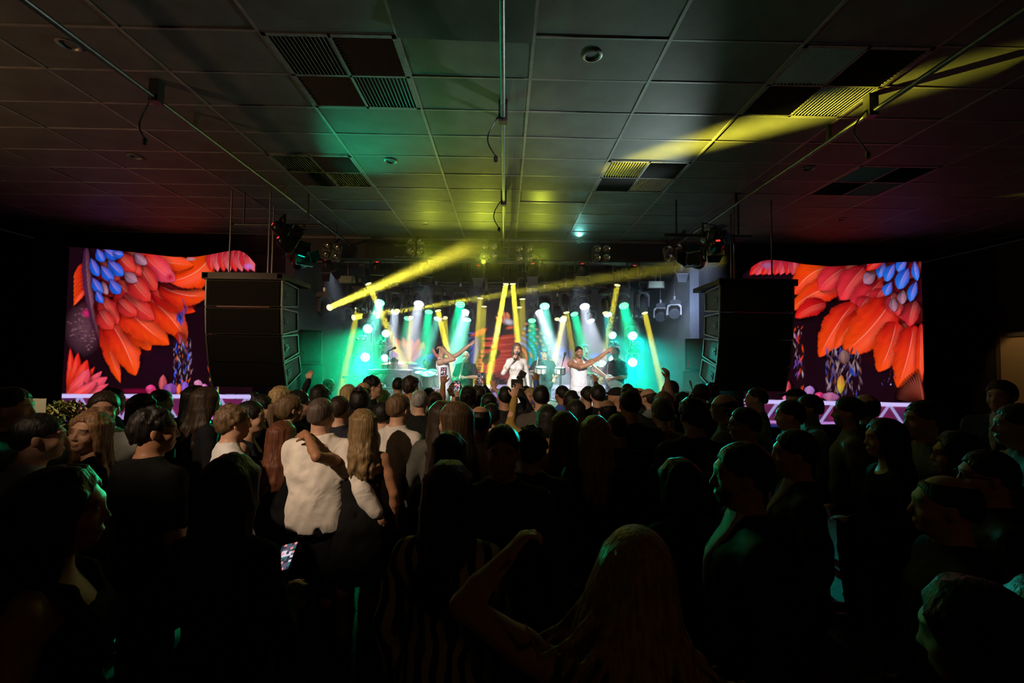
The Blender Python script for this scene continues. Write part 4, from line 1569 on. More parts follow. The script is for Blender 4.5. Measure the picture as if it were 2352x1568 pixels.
def paint_back(c):
    rs = np.random.RandomState(7)
    c.spot((1150, 800), (120, 80), (.20, .16, .15), .8)
    for k in range(11):
        y = 772 + k * 7.6
        c.feather((1192, y + rs.uniform(-3, 3)), (1086 + rs.uniform(-8, 20), y + rs.uniform(0, 12)), 6, (.85, .22, .14), (.95, .34, .20), -3, .35, .6)
    for k in range(5):
        c.feather((1190, 850 + k * 4), (1120 + k * 12, 862 + 5 * k), 5, (.75, .2, .15), (.5, .15, .12), 2, .2)
    for k in range(8):
        c.feather((1103, 772 + 3 * k), (1072 + k * 1.5, 765 + 14 * k), 3.5, (.15, .3, .8), (.2, .45, .85), 3, .2)
    for k in range(3):
        c.feather((1080 + 8 * k, 772), (1112 + 4 * k, 752), 4, OR, (1, .4, .2), 2, .2)
    # the right wing: arcs of small blue, red and pale scales
    cols = [(.90, .25, .25), (.20, .32, .90), (.16, .45, .95), (.18, .55, .95), (.85, .5, .42), (.85, .62, .55)]
    for ring in range(6):
        R0 = 24 + 10.5 * ring
        for k in range(17):
            a = RAD(-72 + 9.5 * k)
            p = (1184 + R0 * math.cos(a) * 1.05, 822 + R0 * math.sin(a) * 1.08)
            cc = cols[min(5, max(0, ring + rs.randint(-1, 2)))]
            c.spot(p, (5.6, 3.4), cc, 1.6, a + 1.2)
    # head and crest
    for a, b in (((1152, 748), (1138, 726)), ((1156, 744), (1143, 716)), ((1161, 741), (1153, 711)), ((1166, 738), (1164, 716))):
        c.feather(a, b, 5, (1, .45, .25), (1, .62, .40), 2, .2, 1.1)
    c.spot((1168, 739), (15, 9), (.88, .85, .92), 1.4, .25)
    c.spot((1160, 744), (3, 3), (.55, .45, .15), 2)
    c.spot((1172, 752), (13, 5), (1, .45, .2), 1.2, -.2)
    for k in range(7):
        c.feather((1150, 742 + 3 * k), (1136 - k, 756 + 7 * k), 2.6, (.7, .6, .7), (.5, .45, .5), 2, .2)
    # flower at left, petals
    for b in ((908, 776), (925, 774), (944, 778), (962, 776), (974, 784), (896, 792)):
        c.feather((942, 846), b, 11, (.80, .42, .36), (1, .36, .22), 3, .2, 1.1)
    for b in ((976, 803), (982, 812), (978, 822), (970, 799)):
        c.feather((938, 842), b, 6, (.9, .5, .55), (.88, .42, .78), 3, .35, 1.1)
    for b in ((896, 806), (900, 820)):
        c.feather((932, 848), b, 9, (.6, .25, .6), (.72, .3, .85), 3, .2, 1.1)
    for b, w in (((1000, 812), 10), ((990, 828), 10), ((975, 838), 8)):
        c.feather((930, 846), b, w, (.05, .3, .6), (.08, .45, .9), 3, .1, 1.2)
    for b in ((1000, 806), (992, 800), (1048, 818), (1055, 812)):
        c.feather((1022, 838), b, 7, (.9, .4, .42), (.95, .45, .4), 2, .2, 1.1)
    # coral shapes at right
    for p, r, col in (((1292, 808), (13, 16), (.12, .38, .80)), ((1270, 818), (10, 8), (.35, .22, .75)), ((1312, 812), (7, 14), (.15, .25, .75)), ((1300, 838), (24, 20), (.80, .26, .26)), ((1330, 850), (14, 24), (.85, .22, .25)), ((1355, 838), (16, 18), (.95, .30, .22)), ((1365, 818), (20, 10), (.15, .35, .85)), ((1395, 812), (14, 20), (.92, .38, .72)), ((1410, 800), (16, 14), (.85, .35, .65)), ((1385, 835), (12, 14), (.75, .30, .65)), ((1424, 826), (12, 18), (.55, .6, .5))):
        c.spot(p, r, col, 1.3, rs.uniform(-.5, .5))
    c.speckle((1050, 850, 1180, 884), 40, [(.35, .3, .3), (.6, .3, .2), (.2, .2, .4)], (1, 3), 3)


def back_screen():
    D = 12.75
    a, b = W(874, 655, D), W(1446, 655, D)
    zt, zb_ = W(1160, 655, D).z, W(1160, 925, D).z
    nu, nv = 350, 165
    xs_ = np.linspace(a.x, b.x, nu)
    zz = np.linspace(zt, zb_, nv)
    Vx = np.zeros((nu, nv, 3))
    Vx[:, :, 0] = xs_[:, None]
    Vx[:, :, 1] = D
    Vx[:, :, 2] = zz[None, :]
    q = (Vx - np.array(CAM_POS)) @ np.array(CAM_ROT.transposed()).T
    c = Canvas(1176 + F_PX * q[..., 0] / -q[..., 2], 784 - F_PX * q[..., 1] / -q[..., 2], (.115, .115, .12))
    paint_back(c)
    truss_band(c, 884, 880, 1440, 26)
    idx = np.arange(nu * nv).reshape(nu, nv)
    Q = np.stack([idx[:-1, :-1], idx[:-1, 1:], idx[1:, 1:], idx[1:, :-1]], -1).reshape(-1, 4)
    me = grid_mesh('display', Vx.reshape(-1, 3), Q, c.C.reshape(-1, 3))
    r = empty('led_screen', ((a.x + b.x) / 2, D, ZS), 0, 'wide video screen behind the band showing a bird, flowers and scales', 'screen')
    o = link('display', me, screen_mat('display', 0.9), r)
    o.location = -r.location
    h = MB().box((a.x - .03, D + .012, ZS), (b.x + .03, D + .12, zt + .02)).obj('cabinet', BLACK, r)
    h.location = -r.location


back_screen()
# ------------------------------------------------------------------ haze over the stage
hz = bpy.data.materials.new('haze')
hz.use_nodes = True
nt_ = hz.node_tree
nt_.nodes.clear()
ho = nt_.nodes.new('ShaderNodeOutputMaterial')
hs = nt_.nodes.new('ShaderNodeVolumeScatter')
hs.inputs['Density'].default_value = 0.05
hs.inputs['Color'].default_value = (1, 1, 1, 1)
hs.inputs['Anisotropy'].default_value = 0.45
nt_.links.new(hs.outputs[0], ho.inputs['Volume'])
tag(MB().box((-4.65, 7.6, 0.62), (4.0, 13.15, ZC - .03)).obj('haze', hz), 'thin smoke haze hanging over the stage', 'haze', kind='stuff')

ORD = ['first', 'second', 'third', 'fourth', 'fifth', 'sixth', 'seventh', 'eighth', 'ninth', 'tenth', 'eleventh', 'twelfth', 'thirteenth', 'fourteenth', 'fifteenth', 'sixteenth']


def put(o, root, M):
    o.parent = root
    o.matrix_basis = Matrix.Translation(-root.location) @ M
    return o


def hdir(a, b):
    return (Vector(b) - Vector(a)).normalized()


# meshes of the moving heads, lens towards local +Z, pivot at the origin
HEADM = mat('moving_head_shell', (0.06, 0.06, 0.065), 0.32, noise=0.15, nscale=30)
YOKEM = mat('moving_head_yoke', (0.17, 0.155, 0.15), 0.45, noise=0.15, nscale=30)
wash_head = MB().lathe([(.0, -.15), (.06, -.148), (.10, -.12), (.125, -.06), (.13, .0), (.138, .05), (.138, .085), (.128, .088)], 24, cap0=False).mesh('head')
beam_head = MB().lathe([(.0, -.19), (.055, -.185), (.085, -.15), (.10, -.08), (.102, .0), (.098, .08), (.085, .15), (.078, .20), (.082, .225), (.074, .228)], 22, cap0=False).mesh('head')
for me in (wash_head, beam_head):
    me.materials.append(HEADM)


def yoke_mesh(w, drop, t=.035, dpt=.11):
    m = MB()
    poly = [(-w - t, -.05), (-w, -.05), (-w, drop - .09), (-w + .06, drop - .03), (w - .06, drop - .03), (w, drop - .09), (w, -.05), (w + t, -.05), (w + t, drop - .05), (w + t - .05, drop), (-w - t + .05, drop), (-w - t, drop - .05)]
    m.prism(poly[::-1], dpt, Matrix.Translation((0, -dpt / 2, 0)))
    return m.mesh('yoke')


wash_yoke, beam_yoke = yoke_mesh(.15, .24), yoke_mesh(.115, .29)
for me in (wash_yoke, beam_yoke):
    me.materials.append(YOKEM)
_bm = MB().box((-.15, -.10, 0), (.15, .10, .09)).box((-.11, -.07, .09), (.11, .07, .12))
base_me = _bm.mesh('base')
base_me.materials.append(DARKP)
clamp_me = MB().lathe([(.03, 0), (.03, .06)], 12).box((-.025, -.04, .04), (.025, .04, .12)).mesh('clamp')
clamp_me.materials.append(ALU)


def cells_mesh(r, n_ring=(1, 6, 12)):
    m = MB()
    m.lathe([(r, 0), (0.0, .004)], 28, cap0=False, cap1=False)
    m.cur = 1
    for q, n in enumerate(n_ring):
        rr = r * (0, .40, .76)[q]
        for k in range(n):
            a = 2 * PI * k / n
            m.lathe([(r * .145, .005), (r * .12, .010), (0, .013)], 8, Matrix.Translation((rr * math.cos(a), rr * math.sin(a), 0)), cap0=False, cap1=False)
    return m.mesh('lens')


LCOL = dict(G=(.0, 1.0, .42), C=(.18, .95, .72), H=(.74, .84, 1.0), T=(.02, .92, .80), Y=(1.0, .86, .06), O=None)
wl_mesh, bl_mesh = {}, {}


def lens_mesh(kind, col):
    key = (kind, col)
    if key in wl_mesh:
        return wl_mesh[key]
    if kind == 'beam':
        me = MB().lathe([(.074, 0), (.05, .006), (0, .009)], 22, cap0=False, cap1=False).mesh('lens')
        me.materials.append(glow('lens_yellow', (1, .90, .45), 1.6) if col == 'Y' else mat('lens_glass', (.05, .05, .06), .08, spec=.8))
    else:
        me = cells_mesh(.125)
        c = LCOL[col]
        hot = {'G': 1.0, 'C': 1.3, 'H': 1.6, 'T': 9.0}[col]
        me.materials.append(glow('lens_face_' + col, c, hot * .7))
        me.materials.append(glow('lens_cell_' + col, tuple(.5 + .5 * q for q in c), hot * 2.2))
    wl_mesh[key] = me
    return me


def moving_head(kind, u, v, D, col, direction, label, group, energy=0.0, spread=25.0, scale=1.0, floor=False, lightcol=None):
    """a hung moving head whose lens sits at (u, v, D) and points along direction; its lamp is built in"""
    d = Vector(direction).normalized()
    Lh = (.088 if kind == 'wash' else .23) * scale
    lens = W(u, v, D)
    piv = lens - d * Lh
    drop = (.24 if kind == 'wash' else .29) * scale
    sgn = -1 if floor else 1
    r = empty('moving_head_light', piv + Vector((0, 0, sgn * (drop + .12 * scale))), 0, label, 'stage light', group)
    hv = Vector((d.x, d.y, 0))
    ang = math.atan2(hv.y, hv.x) + PI / 2 if hv.length > .05 else 0.0
    S = Matrix.Diagonal((scale, scale, scale, 1))
    Ry = Matrix.Translation(piv) @ Matrix.Rotation(ang, 4, 'Z')
    if floor:
        Ry = Ry @ Matrix.Rotation(PI, 4, 'Y')
    put(link('yoke', wash_yoke if kind == 'wash' else beam_yoke), r, Ry @ S)
    put(link('base', base_me), r, Matrix.Translation(piv + Vector((0, 0, sgn * drop))) @ (Matrix.Rotation(PI, 4, 'X') if floor else Matrix.Identity(4)) @ S)
    if not floor:
        put(link('clamp', clamp_me), r, Matrix.Translation(piv + Vector((0, 0, drop + .1 * scale))) @ S)
        zt = piv.z + drop + .2 * scale
        zp = ZC
        MB().tube([(0, 0, zt - r.location.z - .05), (0, 0, zp - r.location.z)], .012, 6).obj('drop_rod', PIPE, r)
    Mh = frame_matrix(piv, d)
    h = put(link('head', wash_head if kind == 'wash' else beam_head), r, Mh @ S)
    l = link('lens', lens_mesh(kind, col), None, h)
    l.location = (0, 0, .088 if kind == 'wash' else .228)
    if energy > 0:
        c = lightcol or LCOL[col]
        lo = lamp('stage_lamp', 'AREA', lens + d * .03, lens + d * 2, energy, c, shape='DISK', size=(.22 if kind == 'wash' else .13) * scale)
        lo.data.spread = RAD(spread)
    return r


def pipe_run(u0, u1, v, D, label, r=.025):
    a, b = W(u0, v, D), W(u1, v, D)
    o = MB().tube([a, b], r, 10).obj('lighting_pipe', PIPE)
    tag(o, label, 'pipe', 'lighting pipes')
    for t in (.08, .5, .92):
        p = a.lerp(b, t)
        MB().tube([p, (p.x, p.y, ZC)], .012, 6).obj('drop_rod', PIPE, o)
    return o


gA = 'wash moving heads on the near pipe'
dA = (0, -.62, -.78)
washA = [(872, 695, 'C', 30), (962, 698, 'H', 18), (1057, 699, 'G', 26), (1251, 703, 'C', 22), (1343, 704, 'H', 18), (1433, 702, 'G', 26)]
for i, (u, v, c, e) in enumerate(washA):
    col = {'C': 'cyan-green', 'H': 'cold white', 'G': 'deep green'}[c]
    moving_head('wash', u, v, 11.0, c, dA, 'round %s moving wash light on the near pipe, %s from the left' % (col, ORD[i]), gA, e * 1.2, 22)
gB = 'wash moving heads on the far pipe'
washB = [(907, 716, 'H', 16, (.1, -.6, -.8)), (937, 731, 'G', 12, (.0, -.5, -.87)), (985, 716, 'G', 34, (.0, -.5, -.86)), (1005, 732, 'C', 16, (-.15, -.5, -.85)), (1069, 716, 'H', 32, (-.12, -.6, -.8)), (1073, 734, 'C', 20, (-.1, -.5, -.85)), (1222, 736, 'G', 18, (0, -.5, -.86)), (1238, 717, 'H', 34, (.25, -.6, -.78)), (1292, 734, 'H', 12, (-.1, -.6, -.8)), (1319, 721, 'G', 30, (.15, -.5, -.86)), (1357, 737, 'H', 15, (.2, -.5, -.86)), (1396, 722, 'T', 10, (-.1, -.6, -.8))]
for i, (u, v, c, e, d) in enumerate(washB):
    col = {'C': 'pale cyan', 'H': 'white', 'G': 'green', 'T': 'teal'}[c]
    moving_head('wash', u, v, 12.1, c, d, 'smaller %s moving wash light further back, %s from the left' % (col, ORD[i]), gB, e * 1.1, 20, .9)
pipe_run(800, 1510, 648, 11.0, 'near horizontal lighting pipe that carries the moving heads')
pipe_run(850, 1480, 662, 12.1, 'far horizontal lighting pipe deep over the stage', .022)


def aim(u, v, D, tu, tv, tD):
    return hdir(W(u, v, D), W(tu, tv, tD))


BE = 4.2
beams = [(822, 709, 10.9, (782, 905, 10.3), 4, 3.2), (866, 728, 12.1, (880, 900, 11), 0, 3), (912, 714, 10.9, (915, 900, 9.6), 0, 3), (944, 729, 12.0, (935, 880, 11.0), 2.5, 3), (1006, 714, 10.9, (1026, 800, 10.6), 7, 3.2), (1022, 730, 12.1, (1030, 860, 11.2), 2, 3),
         (1103, 685, 10.9, (1088, 905, 10.6), 5, 2.6), (1112, 704, 12.0, (1104, 900, 11.6), 4, 2.6), (1193, 706, 12.0, (1193, 900, 11.5), 2, 2.6), (1200, 687, 10.9, (1206, 880, 10.6), 2.5, 2.6),
         (1280, 733, 12.0, (1283, 880, 11), 0, 3), (1301, 718, 10.9, (1322, 850, 10.5), 3, 3.2), (1391, 719, 10.9, (1398, 880, 10), 0, 3), (1481, 719, 10.9, (1522, 895, 10.2), 5, 3.2),
         (1292, 742, 11.9, (1268, 850, 11.2), 6, 3)]
for i, (u, v, D, t, e, sp) in enumerate(beams[:14]):
    moving_head('beam', u, v, D, 'Y' if e else 'Y', aim(u, v, D, *t), 'long-bodied moving beam light with yellow lens, %s from the left' % ORD[i], 'beam moving heads over the stage', e * BE, sp)
# beams that start behind other lights
extra = [(846, 652, 10.6, (948, 885, 10.35), 7, 3.4, 'high on the left pipe'), (1162, 652, 11.5, (1118, 892, 10.6), 13, 3.2, 'over the singer, tilted left'), (1178, 652, 11.5, (1192, 820, 11.0), 9, 3.6, 'over the singer, tilted right'), (1418, 655, 10.9, (1378, 870, 10.5), 4, 3.2, 'beside the right green wash light'), (1296, 728, 11.7, (1266, 860, 11.2), 6, 3.0, 'beside the right drummer')]
for u, v, D, t, e, sp, w in extra:
    moving_head('beam', u, v, D, 'Y', aim(u, v, D, *t), 'dark moving beam light throwing yellow, ' + w, 'beam moving heads over the stage', e * BE, sp)
# the two yellow beams that cross the stage from the left wing
moving_head('beam', 757, 706, 10.35, 'Y', hdir(W(757, 706, 10.35), WZ(1690, 305, ZC)), 'moving beam light in the left wing throwing the big yellow diagonal', 'beam moving heads over the stage', 4.4 * BE, 4.6)
moving_head('beam', 812, 729, 11.6, 'Y', aim(812, 729, 11.6, 1010, 697, 10.6), 'moving beam light in the left wing throwing a flat yellow ray', 'beam moving heads over the stage', 7 * BE, 2.6)
# unlit heads in the right wing
for i, (u, v, D) in enumerate([(1517, 728, 10.7), (1549, 721, 10.3)]):
    r = moving_head('wash', u, v, D, 'O' if False else 'H', (-.25, -.85, -.35), 'unlit moving head light by the right stage wall, %s one' % ('inner', 'outer')[i], 'unlit moving heads in the right wing', 0, scale=.85)
    for h in r.children:
        for l in h.children:
            me = l.data.copy()
            me.materials.clear()
            me.materials.append(mat('lens_glass', (.05, .05, .06), .08, spec=.8))
            me.materials.append(GREYM)
            l.data = me
# light towers at both sides
TOW = [(845, 755, 10.9, .93, (.02, -.94, -.32), 'T', 34), (886, 766, 12.2, .85, (.02, -.92, -.36), 'T', 26), (839, 820, 10.9, .93, (.26, -.96, -.13), 'T', 46), (884, 822, 12.2, .85, (.02, -.95, -.3), 'T', 18),
       (1407, 770, 12.2, .85, (.02, -.92, -.36), 'T', 22), (1453, 771, 10.9, .93, (.0, -.94, -.32), 'T', 34), (1407, 824, 12.2, .85, (0, -.95, -.3), 'T', 14), (1453, 832, 10.9, .93, (-.30, -.95, -.13), 'T', 40)]
TLAB = ['upper outer light of the left tower', 'upper inner light of the left tower', 'lower outer light of the left tower', 'lower inner light of the left tower', 'upper inner light of the right tower', 'upper outer light of the right tower', 'lower inner light behind the guitarist', 'lower outer light of the right tower']
for (u, v, D, s, d, c, e), lab in zip(TOW, TLAB):
    moving_head('wash', u, v, D, c, d, 'dazzling white-faced wash light, ' + lab, 'tower wash lights', e * .34, 30, s, lightcol=(0, 1.0, .36) if u < 1200 else (0, .92, .74))
for u, D, lab in ((841, 11.1, 'outer left'), (886, 12.4, 'inner left'), (1407, 12.4, 'inner right'), (1455, 11.1, 'outer right')):
    p = W(u, 800, D)
    r = empty('light_tower', (p.x, D, ZS), 0, 'black lattice light tower, ' + lab + ' side of the stage', 'tower', 'light towers')
    hgt = W(u, 655, D).z - ZS
    m = MB()
    for sx in (-.1, .1):
        for sy in (.0, .2):
            m.tube([(sx, sy + .08, 0), (sx, sy + .08, hgt)], .018, 6)
    m.obj('upright', BLACKM, r)
    m = MB()
    k = 0
    z = .1
    while z < hgt - .25:
        a, b = (-.1, .1) if k % 2 else (.1, -.1)
        m.tube([(a, .08, z), (b, .08, z + .25)], .009, 5)
        z += .25
        k += 1
    m.obj('lattice', BLACKM, r)
    MB().box((-.25, -.12, 0), (.25, .38, .02)).obj('base_plate', BLACKM, r)

# small two-lamp blinders on the towers
for i, (u, v, D) in enumerate([(831, 776, 10.7), (875, 787, 12.0), (1409, 732, 11.8), (1464, 728, 10.8), (1410, 789, 12.0), (1459, 789, 10.8), (831, 712, 10.7)]):
    p = W(u, v, D)
    r = empty('pair_blinder', p, 0, 'small two-lamp blinder on a light tower, %s one' % ('outer left', 'inner left', 'upper inner right', 'upper outer right', 'lower inner right', 'lower outer right', 'upper left')[i], 'stage light', 'two-lamp blinders')
    MB().box((-.12, -.04, -.06), (.12, .05, .06)).obj('housing', HEADM, r, .01)
    MB().bar((0, .04, 0), (0, .5, 0), .03).obj('bracket', BLACKM, r)
    for sx in (-1, 1):
        M = Matrix.Translation((sx * .06, -.07, 0)) @ Matrix.Rotation(PI / 2, 4, 'X')
        MB().lathe([(.048, .014), (.05, .0), (.03, -.02), (.012, -.026)], 16, M, cap0=False, cap1=True).obj('reflector', CHROME, r)

# four-lamp blinders on the front beam
REFL = mat('reflector_warm', (.82, .76, .68), .15, .95, noise=.05)
for i, (u, v, tilt, D) in enumerate([(762, 578, .18, 9.35), (957, 570, 0, 9.45), (1123, 580, 0, 9.45), (1203, 586, 0, 9.45), (1380, 584, 0, 9.45), (1546, 583, -.2, 9.35)]):
    p = W(u, v, D)
    r = empty('blinder', p, 0, 'square four-lamp blinder on the front beam, %s from the left' % ORD[i], 'stage light', 'four-lamp blinders')
    r.rotation_euler = (0, tilt, 0)
    for sx in (-1, 1):
        MB().prism([(sx * .1 - .09, -.14), (sx * .1 - .05, -.185), (sx * .1 + .05, -.185), (sx * .1 + .09, -.14), (sx * .1 + .09, .14), (sx * .1 + .05, .185), (sx * .1 - .05, .185), (sx * .1 - .09, .14)], .09, Matrix.Translation((0, -.04, 0))).obj('housing', mat('blinder_shell', (.10, .10, .115) if i in (0, 5) else (.03, .03, .033), .4, noise=.1) if False else (HEADM if i not in (0, 5) else YOKEM), r, .008)
        for sz in (-1, 1):
            M = Matrix.Translation((sx * .1, -.075, sz * .092)) @ Matrix.Rotation(PI / 2, 4, 'X')
            MB().lathe([(.078, .012), (.080, .0), (.055, -.018), (.03, -.026), (.012, -.028)], 20, M, cap0=False).obj('reflector', REFL, r)
            MB().lathe([(.022, -.024), (.018, -.008), (0, -.002)], 10, M, cap0=False, cap1=False).obj('bulb', mat('bulb_phosphor', (.85, .75, .35), .3, noise=.05), r)
    MB().bar((0, .05, .18), (0, .25, .34), .03).obj('bracket', BLACKM, r)

# barn-door spotlights on the front beam
can = MB().lathe([(.0, -.15), (.05, -.148), (.085, -.12), (.10, -.07), (.115, .0), (.115, .06), (.12, .062), (.12, .085)], 22, cap0=False).mesh('can')
can.materials.append(BLACKM)
gel = MB()
for sx, sy, w, h in ((0, .125, .26, .02), (0, -.125, .26, .02), (.125, 0, .02, .26), (-.125, 0, .02, .26)):
    gel.box((sx - w / 2, sy - h / 2, .085), (sx + w / 2, sy + h / 2, .10))
gel_me = gel.mesh('gel_frame')
gel_me.materials.append(ALU)
flap_me = MB().prism([(-.12, 0), (.12, 0), (.085, .17), (-.085, .17)], .004).mesh('barn_door')
flap_me.materials.append(BLACKM)
py = MB()
py.prism([(-.15, -.03), (-.135, -.03), (-.135, .20), (.135, .20), (.135, -.03), (.15, -.03), (.15, .215), (-.15, .215)][::-1], .035, Matrix.Translation((0, -.018, 0)))
par_yoke = py.mesh('yoke')
par_yoke.materials.append(BLACKM)
disp_me = MB().box((-.03, -.012, -.158), (.03, .012, -.150)).mesh('readout')
disp_me.materials.append(glow('red_readout', (1, .04, .03), 1.6))


def barn_spot(u, v, D, d, label, group, energy=0, color=(.85, .9, 1), spread=70, name='barn_door_spotlight', open_=(.35, .35, .35, .35)):
    p = W(u, v, D)
    d = Vector(d).normalized()
    r = empty(name, p + Vector((0, 0, .26)), 0, label, 'stage light', group)
    M = frame_matrix(p, d)
    put(link('can', can), r, M)
    put(link('gel_frame', gel_me), r, M)
    put(link('readout', disp_me), r, M)
    for k, a in enumerate((0, PI / 2, PI, -PI / 2)):
        Mf = M @ Matrix.Rotation(a, 4, 'Z') @ Matrix.Translation((0, .125, .10)) @ Matrix.Rotation(-open_[k], 4, 'X')
        put(link('barn_door', flap_me), r, Mf)
    hv = Vector((d.x, d.y, 0))
    ang = math.atan2(hv.y, hv.x) + PI / 2 if hv.length > .05 else 0
    put(link('yoke', par_yoke), r, Matrix.Translation(p) @ Matrix.Rotation(ang, 4, 'Z'))
    if energy:
        lo = lamp('stage_lamp', 'AREA', p + d * .11, p + d * 2, energy, color, shape='DISK', size=.18)
        lo.data.spread = RAD(spread)
    return r


def added_up_light(u, v, D, d, label, group, energy, color, spread):  # made-up lamp that colours the ceiling before the beam
    p = W(u, v, D)
    r = empty('added_up_light', p, 0, label, 'stage light', group)
    M = frame_matrix(p, d) @ Matrix.Diagonal((.42, .42, .42, 1))
    put(link('can', can), r, M)
    MB().bar((0, 0, -.03), (0, .2, -.03), .02).obj('bracket', BLACKM, r)
    lo = lamp('stage_lamp', 'AREA', p + Vector(d) * .05, p + Vector(d) * 2, energy, color, shape='DISK', size=.07)
    lo.data.spread = RAD(spread)


for i, (u, v) in enumerate([(753, 613), (866, 618), (980, 622), (1098, 626), (1223, 622), (1336, 622), (1454, 626), (1565, 615)]):
    barn_spot(u, v, 9.5, (random.uniform(-.12, .12), .42, -.9), 'black barn-door spotlight hung under the front beam, %s from the left' % ORD[i], 'barn-door spotlights', 6 if i in (0, 2, 4, 5, 7) else 3, (.70, .80, 1.0), 50)
for uu, lab_, ee in ((985, 'left', 5), (1110, 'middle', 9), (1240, 'right', 5)):
    added_up_light(uu, 604, 9.15, hdir(W(uu, 604, 9.15), WZ(1176 + (uu - 1176) * 1.05, 478, ZC)), 'added small lamp tilted up before the front beam, throwing yellow on the ceiling, %s of three' % lab_, 'added upward lamps on the front beam', ee, (.82, .95, .06), 130)
added_up_light(1330, 556, 9.55, hdir(W(1330, 556, 9.55), WZ(1332, 500, ZC)), 'added small lamp tilted up on the front beam, throwing cyan on the ceiling', 'added upward lamps on the front beam', .8, (.25, .95, .85), 60)
pipe_run(690, 1640, 601, 9.5, 'front lighting pipe under the beam')
# bright work-light panels
for i, (u, v, D) in enumerate([(797, 641, 10.4), (1508, 653, 10.4), (1000, 671, 12.4), (1330, 676, 12.4)]):
    p = W(u, v, D)
    r = empty('work_light', p, 0, 'small pale rectangular panel among the stage lights, %s' % ('outer left', 'outer right', 'inner left', 'inner right')[i], 'panel', 'pale panels')
    MB().box((-.18, 0, -.075), (.18, .03, .075)).obj('face', mat('pale_panel', (.62, .66, .45), .6, noise=.1), r, .004)
    MB().box((-.2, .03, -.09), (.2, .12, .09)).obj('housing', DARKP, r)
    MB().tube([(0, .08, .09), (0, .08, ZC - p.z)], .012, 6).obj('drop_rod', PIPE, r)

# front-of-house lamps near the speakers; the two tilted up are added to light the ceiling
barn_spot(660, 560, 6.9, (.62, .62, -.46), 'barn-door spotlight with red readout above the left speaker array', 'front lamps over the speakers', 0)
barn_spot(690, 600, 7.05, hdir(W(690, 600, 7.05), WZ(895, 330, ZC)), 'added spotlight tilted up above the left speaker array, throwing green on the ceiling', 'front lamps over the speakers', 8, (0, 1, .45), 42)  # added to throw the green patch on the ceiling
barn_spot(648, 528, 7.0, (.5, .4, -.3), 'spotlight catching yellow light above the left speaker array', 'front lamps over the speakers', 0)
barn_spot(1645, 562, 6.9, hdir(W(1645, 562, 6.9), W(1575, 720, 10.6)), 'barn-door spotlight throwing blue-white light above the right speaker array', 'front lamps over the speakers', 30, (.5, .66, 1), 38)
barn_spot(1600, 600, 7.05, hdir(W(1600, 600, 7.05), WZ(1200, 250, ZC)), 'added spotlight tilted up above the right speaker array, greying the ceiling', 'front lamps over the speakers', 10, (.75, .95, .9), 60)  # added as a soft grey fill for the ceiling
barn_spot(1628, 545, 7.2, (.2, -.4, -.1), 'lamp with amber lens above the right speaker array', 'front lamps over the speakers', 0)
for u, v, lab in ((655, 520, 'left'), (1660, 545, 'right')):
    p = W(u, v, 7.05)
    o = MB().tube([(p.x - .9, 7.15, p.z + .05), (p.x + .5, 7.15, p.z + .05)], .024, 8).obj('lighting_pipe', PIPE)
    tag(o, 'short lamp pipe above the %s speaker array' % lab, 'pipe', 'lighting pipes')
    for x in (-.7, .3):
        MB().tube([(p.x + x, 7.15, p.z + .05), (p.x + x, 7.15, ZC)], .015, 6).obj('drop_rod', PIPE, o)

FOH = [((.4, .9, 4.3), W(1170, 700, 11.0), 6, (1, .86, .76), 26), ((-2.2, 1.2, 4.35), W(1180, 830, 9.6), 150, (1, .95, .9), 13), ((2.2, 1.2, 4.35), W(1330, 840, 9.5), 120, (1, .95, .95), 10), ((-2.6, 1.2, 4.35), W(1022, 840, 9.5), 110, (.95, .97, 1), 10)]  # first entry is an unseen fill added to brighten the rig
for i, (p, t, e, c, sp) in enumerate(FOH):
    r = empty('foh_spot', Vector(p) + Vector((0, 0, .25)), 0, 'ceiling spot above the camera, %s of four' % ORD[i], 'stage light', 'follow spots')
    M = frame_matrix(p, Vector(t) - Vector(p))
    put(link('can', can), r, M)
    put(link('yoke', par_yoke), r, Matrix.Translation(p))
    lamp('stage_lamp', 'SPOT', Vector(p) + (Vector(t) - Vector(p)).normalized() * .2, t, e * 32, c, spot_size=RAD(sp), spot_blend=.35, shadow_soft_size=.06)

# open triangular truss in front of the beam
p0, p1 = W(1020, 575, 9.45), W(1075, 575, 9.45)
r = empty('lattice_truss', ((p0.x + p1.x) / 2, 9.55, p0.z), 0, 'short lattice truss with yellow-lit struts on the front beam', 'truss')
m = MB()
for k in range(5):
    x = -1.2 + .6 * k
    m.tube([(x, 0, -.11), (x + .3, 0, .11)], .010, 6)
    m.tube([(x + .3, 0, .11), (x + .6, 0, -.11)], .010, 6)
m.obj('strut', PIPE, r)
for z in (-.12, .12):
    MB().tube([(-1.3, 0, z), (1.9, 0, z)], .016, 8).obj('chord', PIPE, r)

# ------------------------------------------------------------------ loudspeaker arrays
ARRAY = mat('speaker_black', (0.014, 0.014, 0.015), 0.6, noise=0.25, nscale=40, bump=.1, bscale=200)
SIDEP = mat('speaker_side', (0.05, 0.055, 0.055), 0.55, noise=0.2, nscale=30)
EDGE = mat('speaker_edge', (0.30, 0.32, 0.32), 0.4, .4, noise=0.2, nscale=30)
GRILLE = mat('speaker_grille', (0.010, 0.010, 0.010), 0.7, noise=0.3, nscale=300, bump=.4, bscale=500)


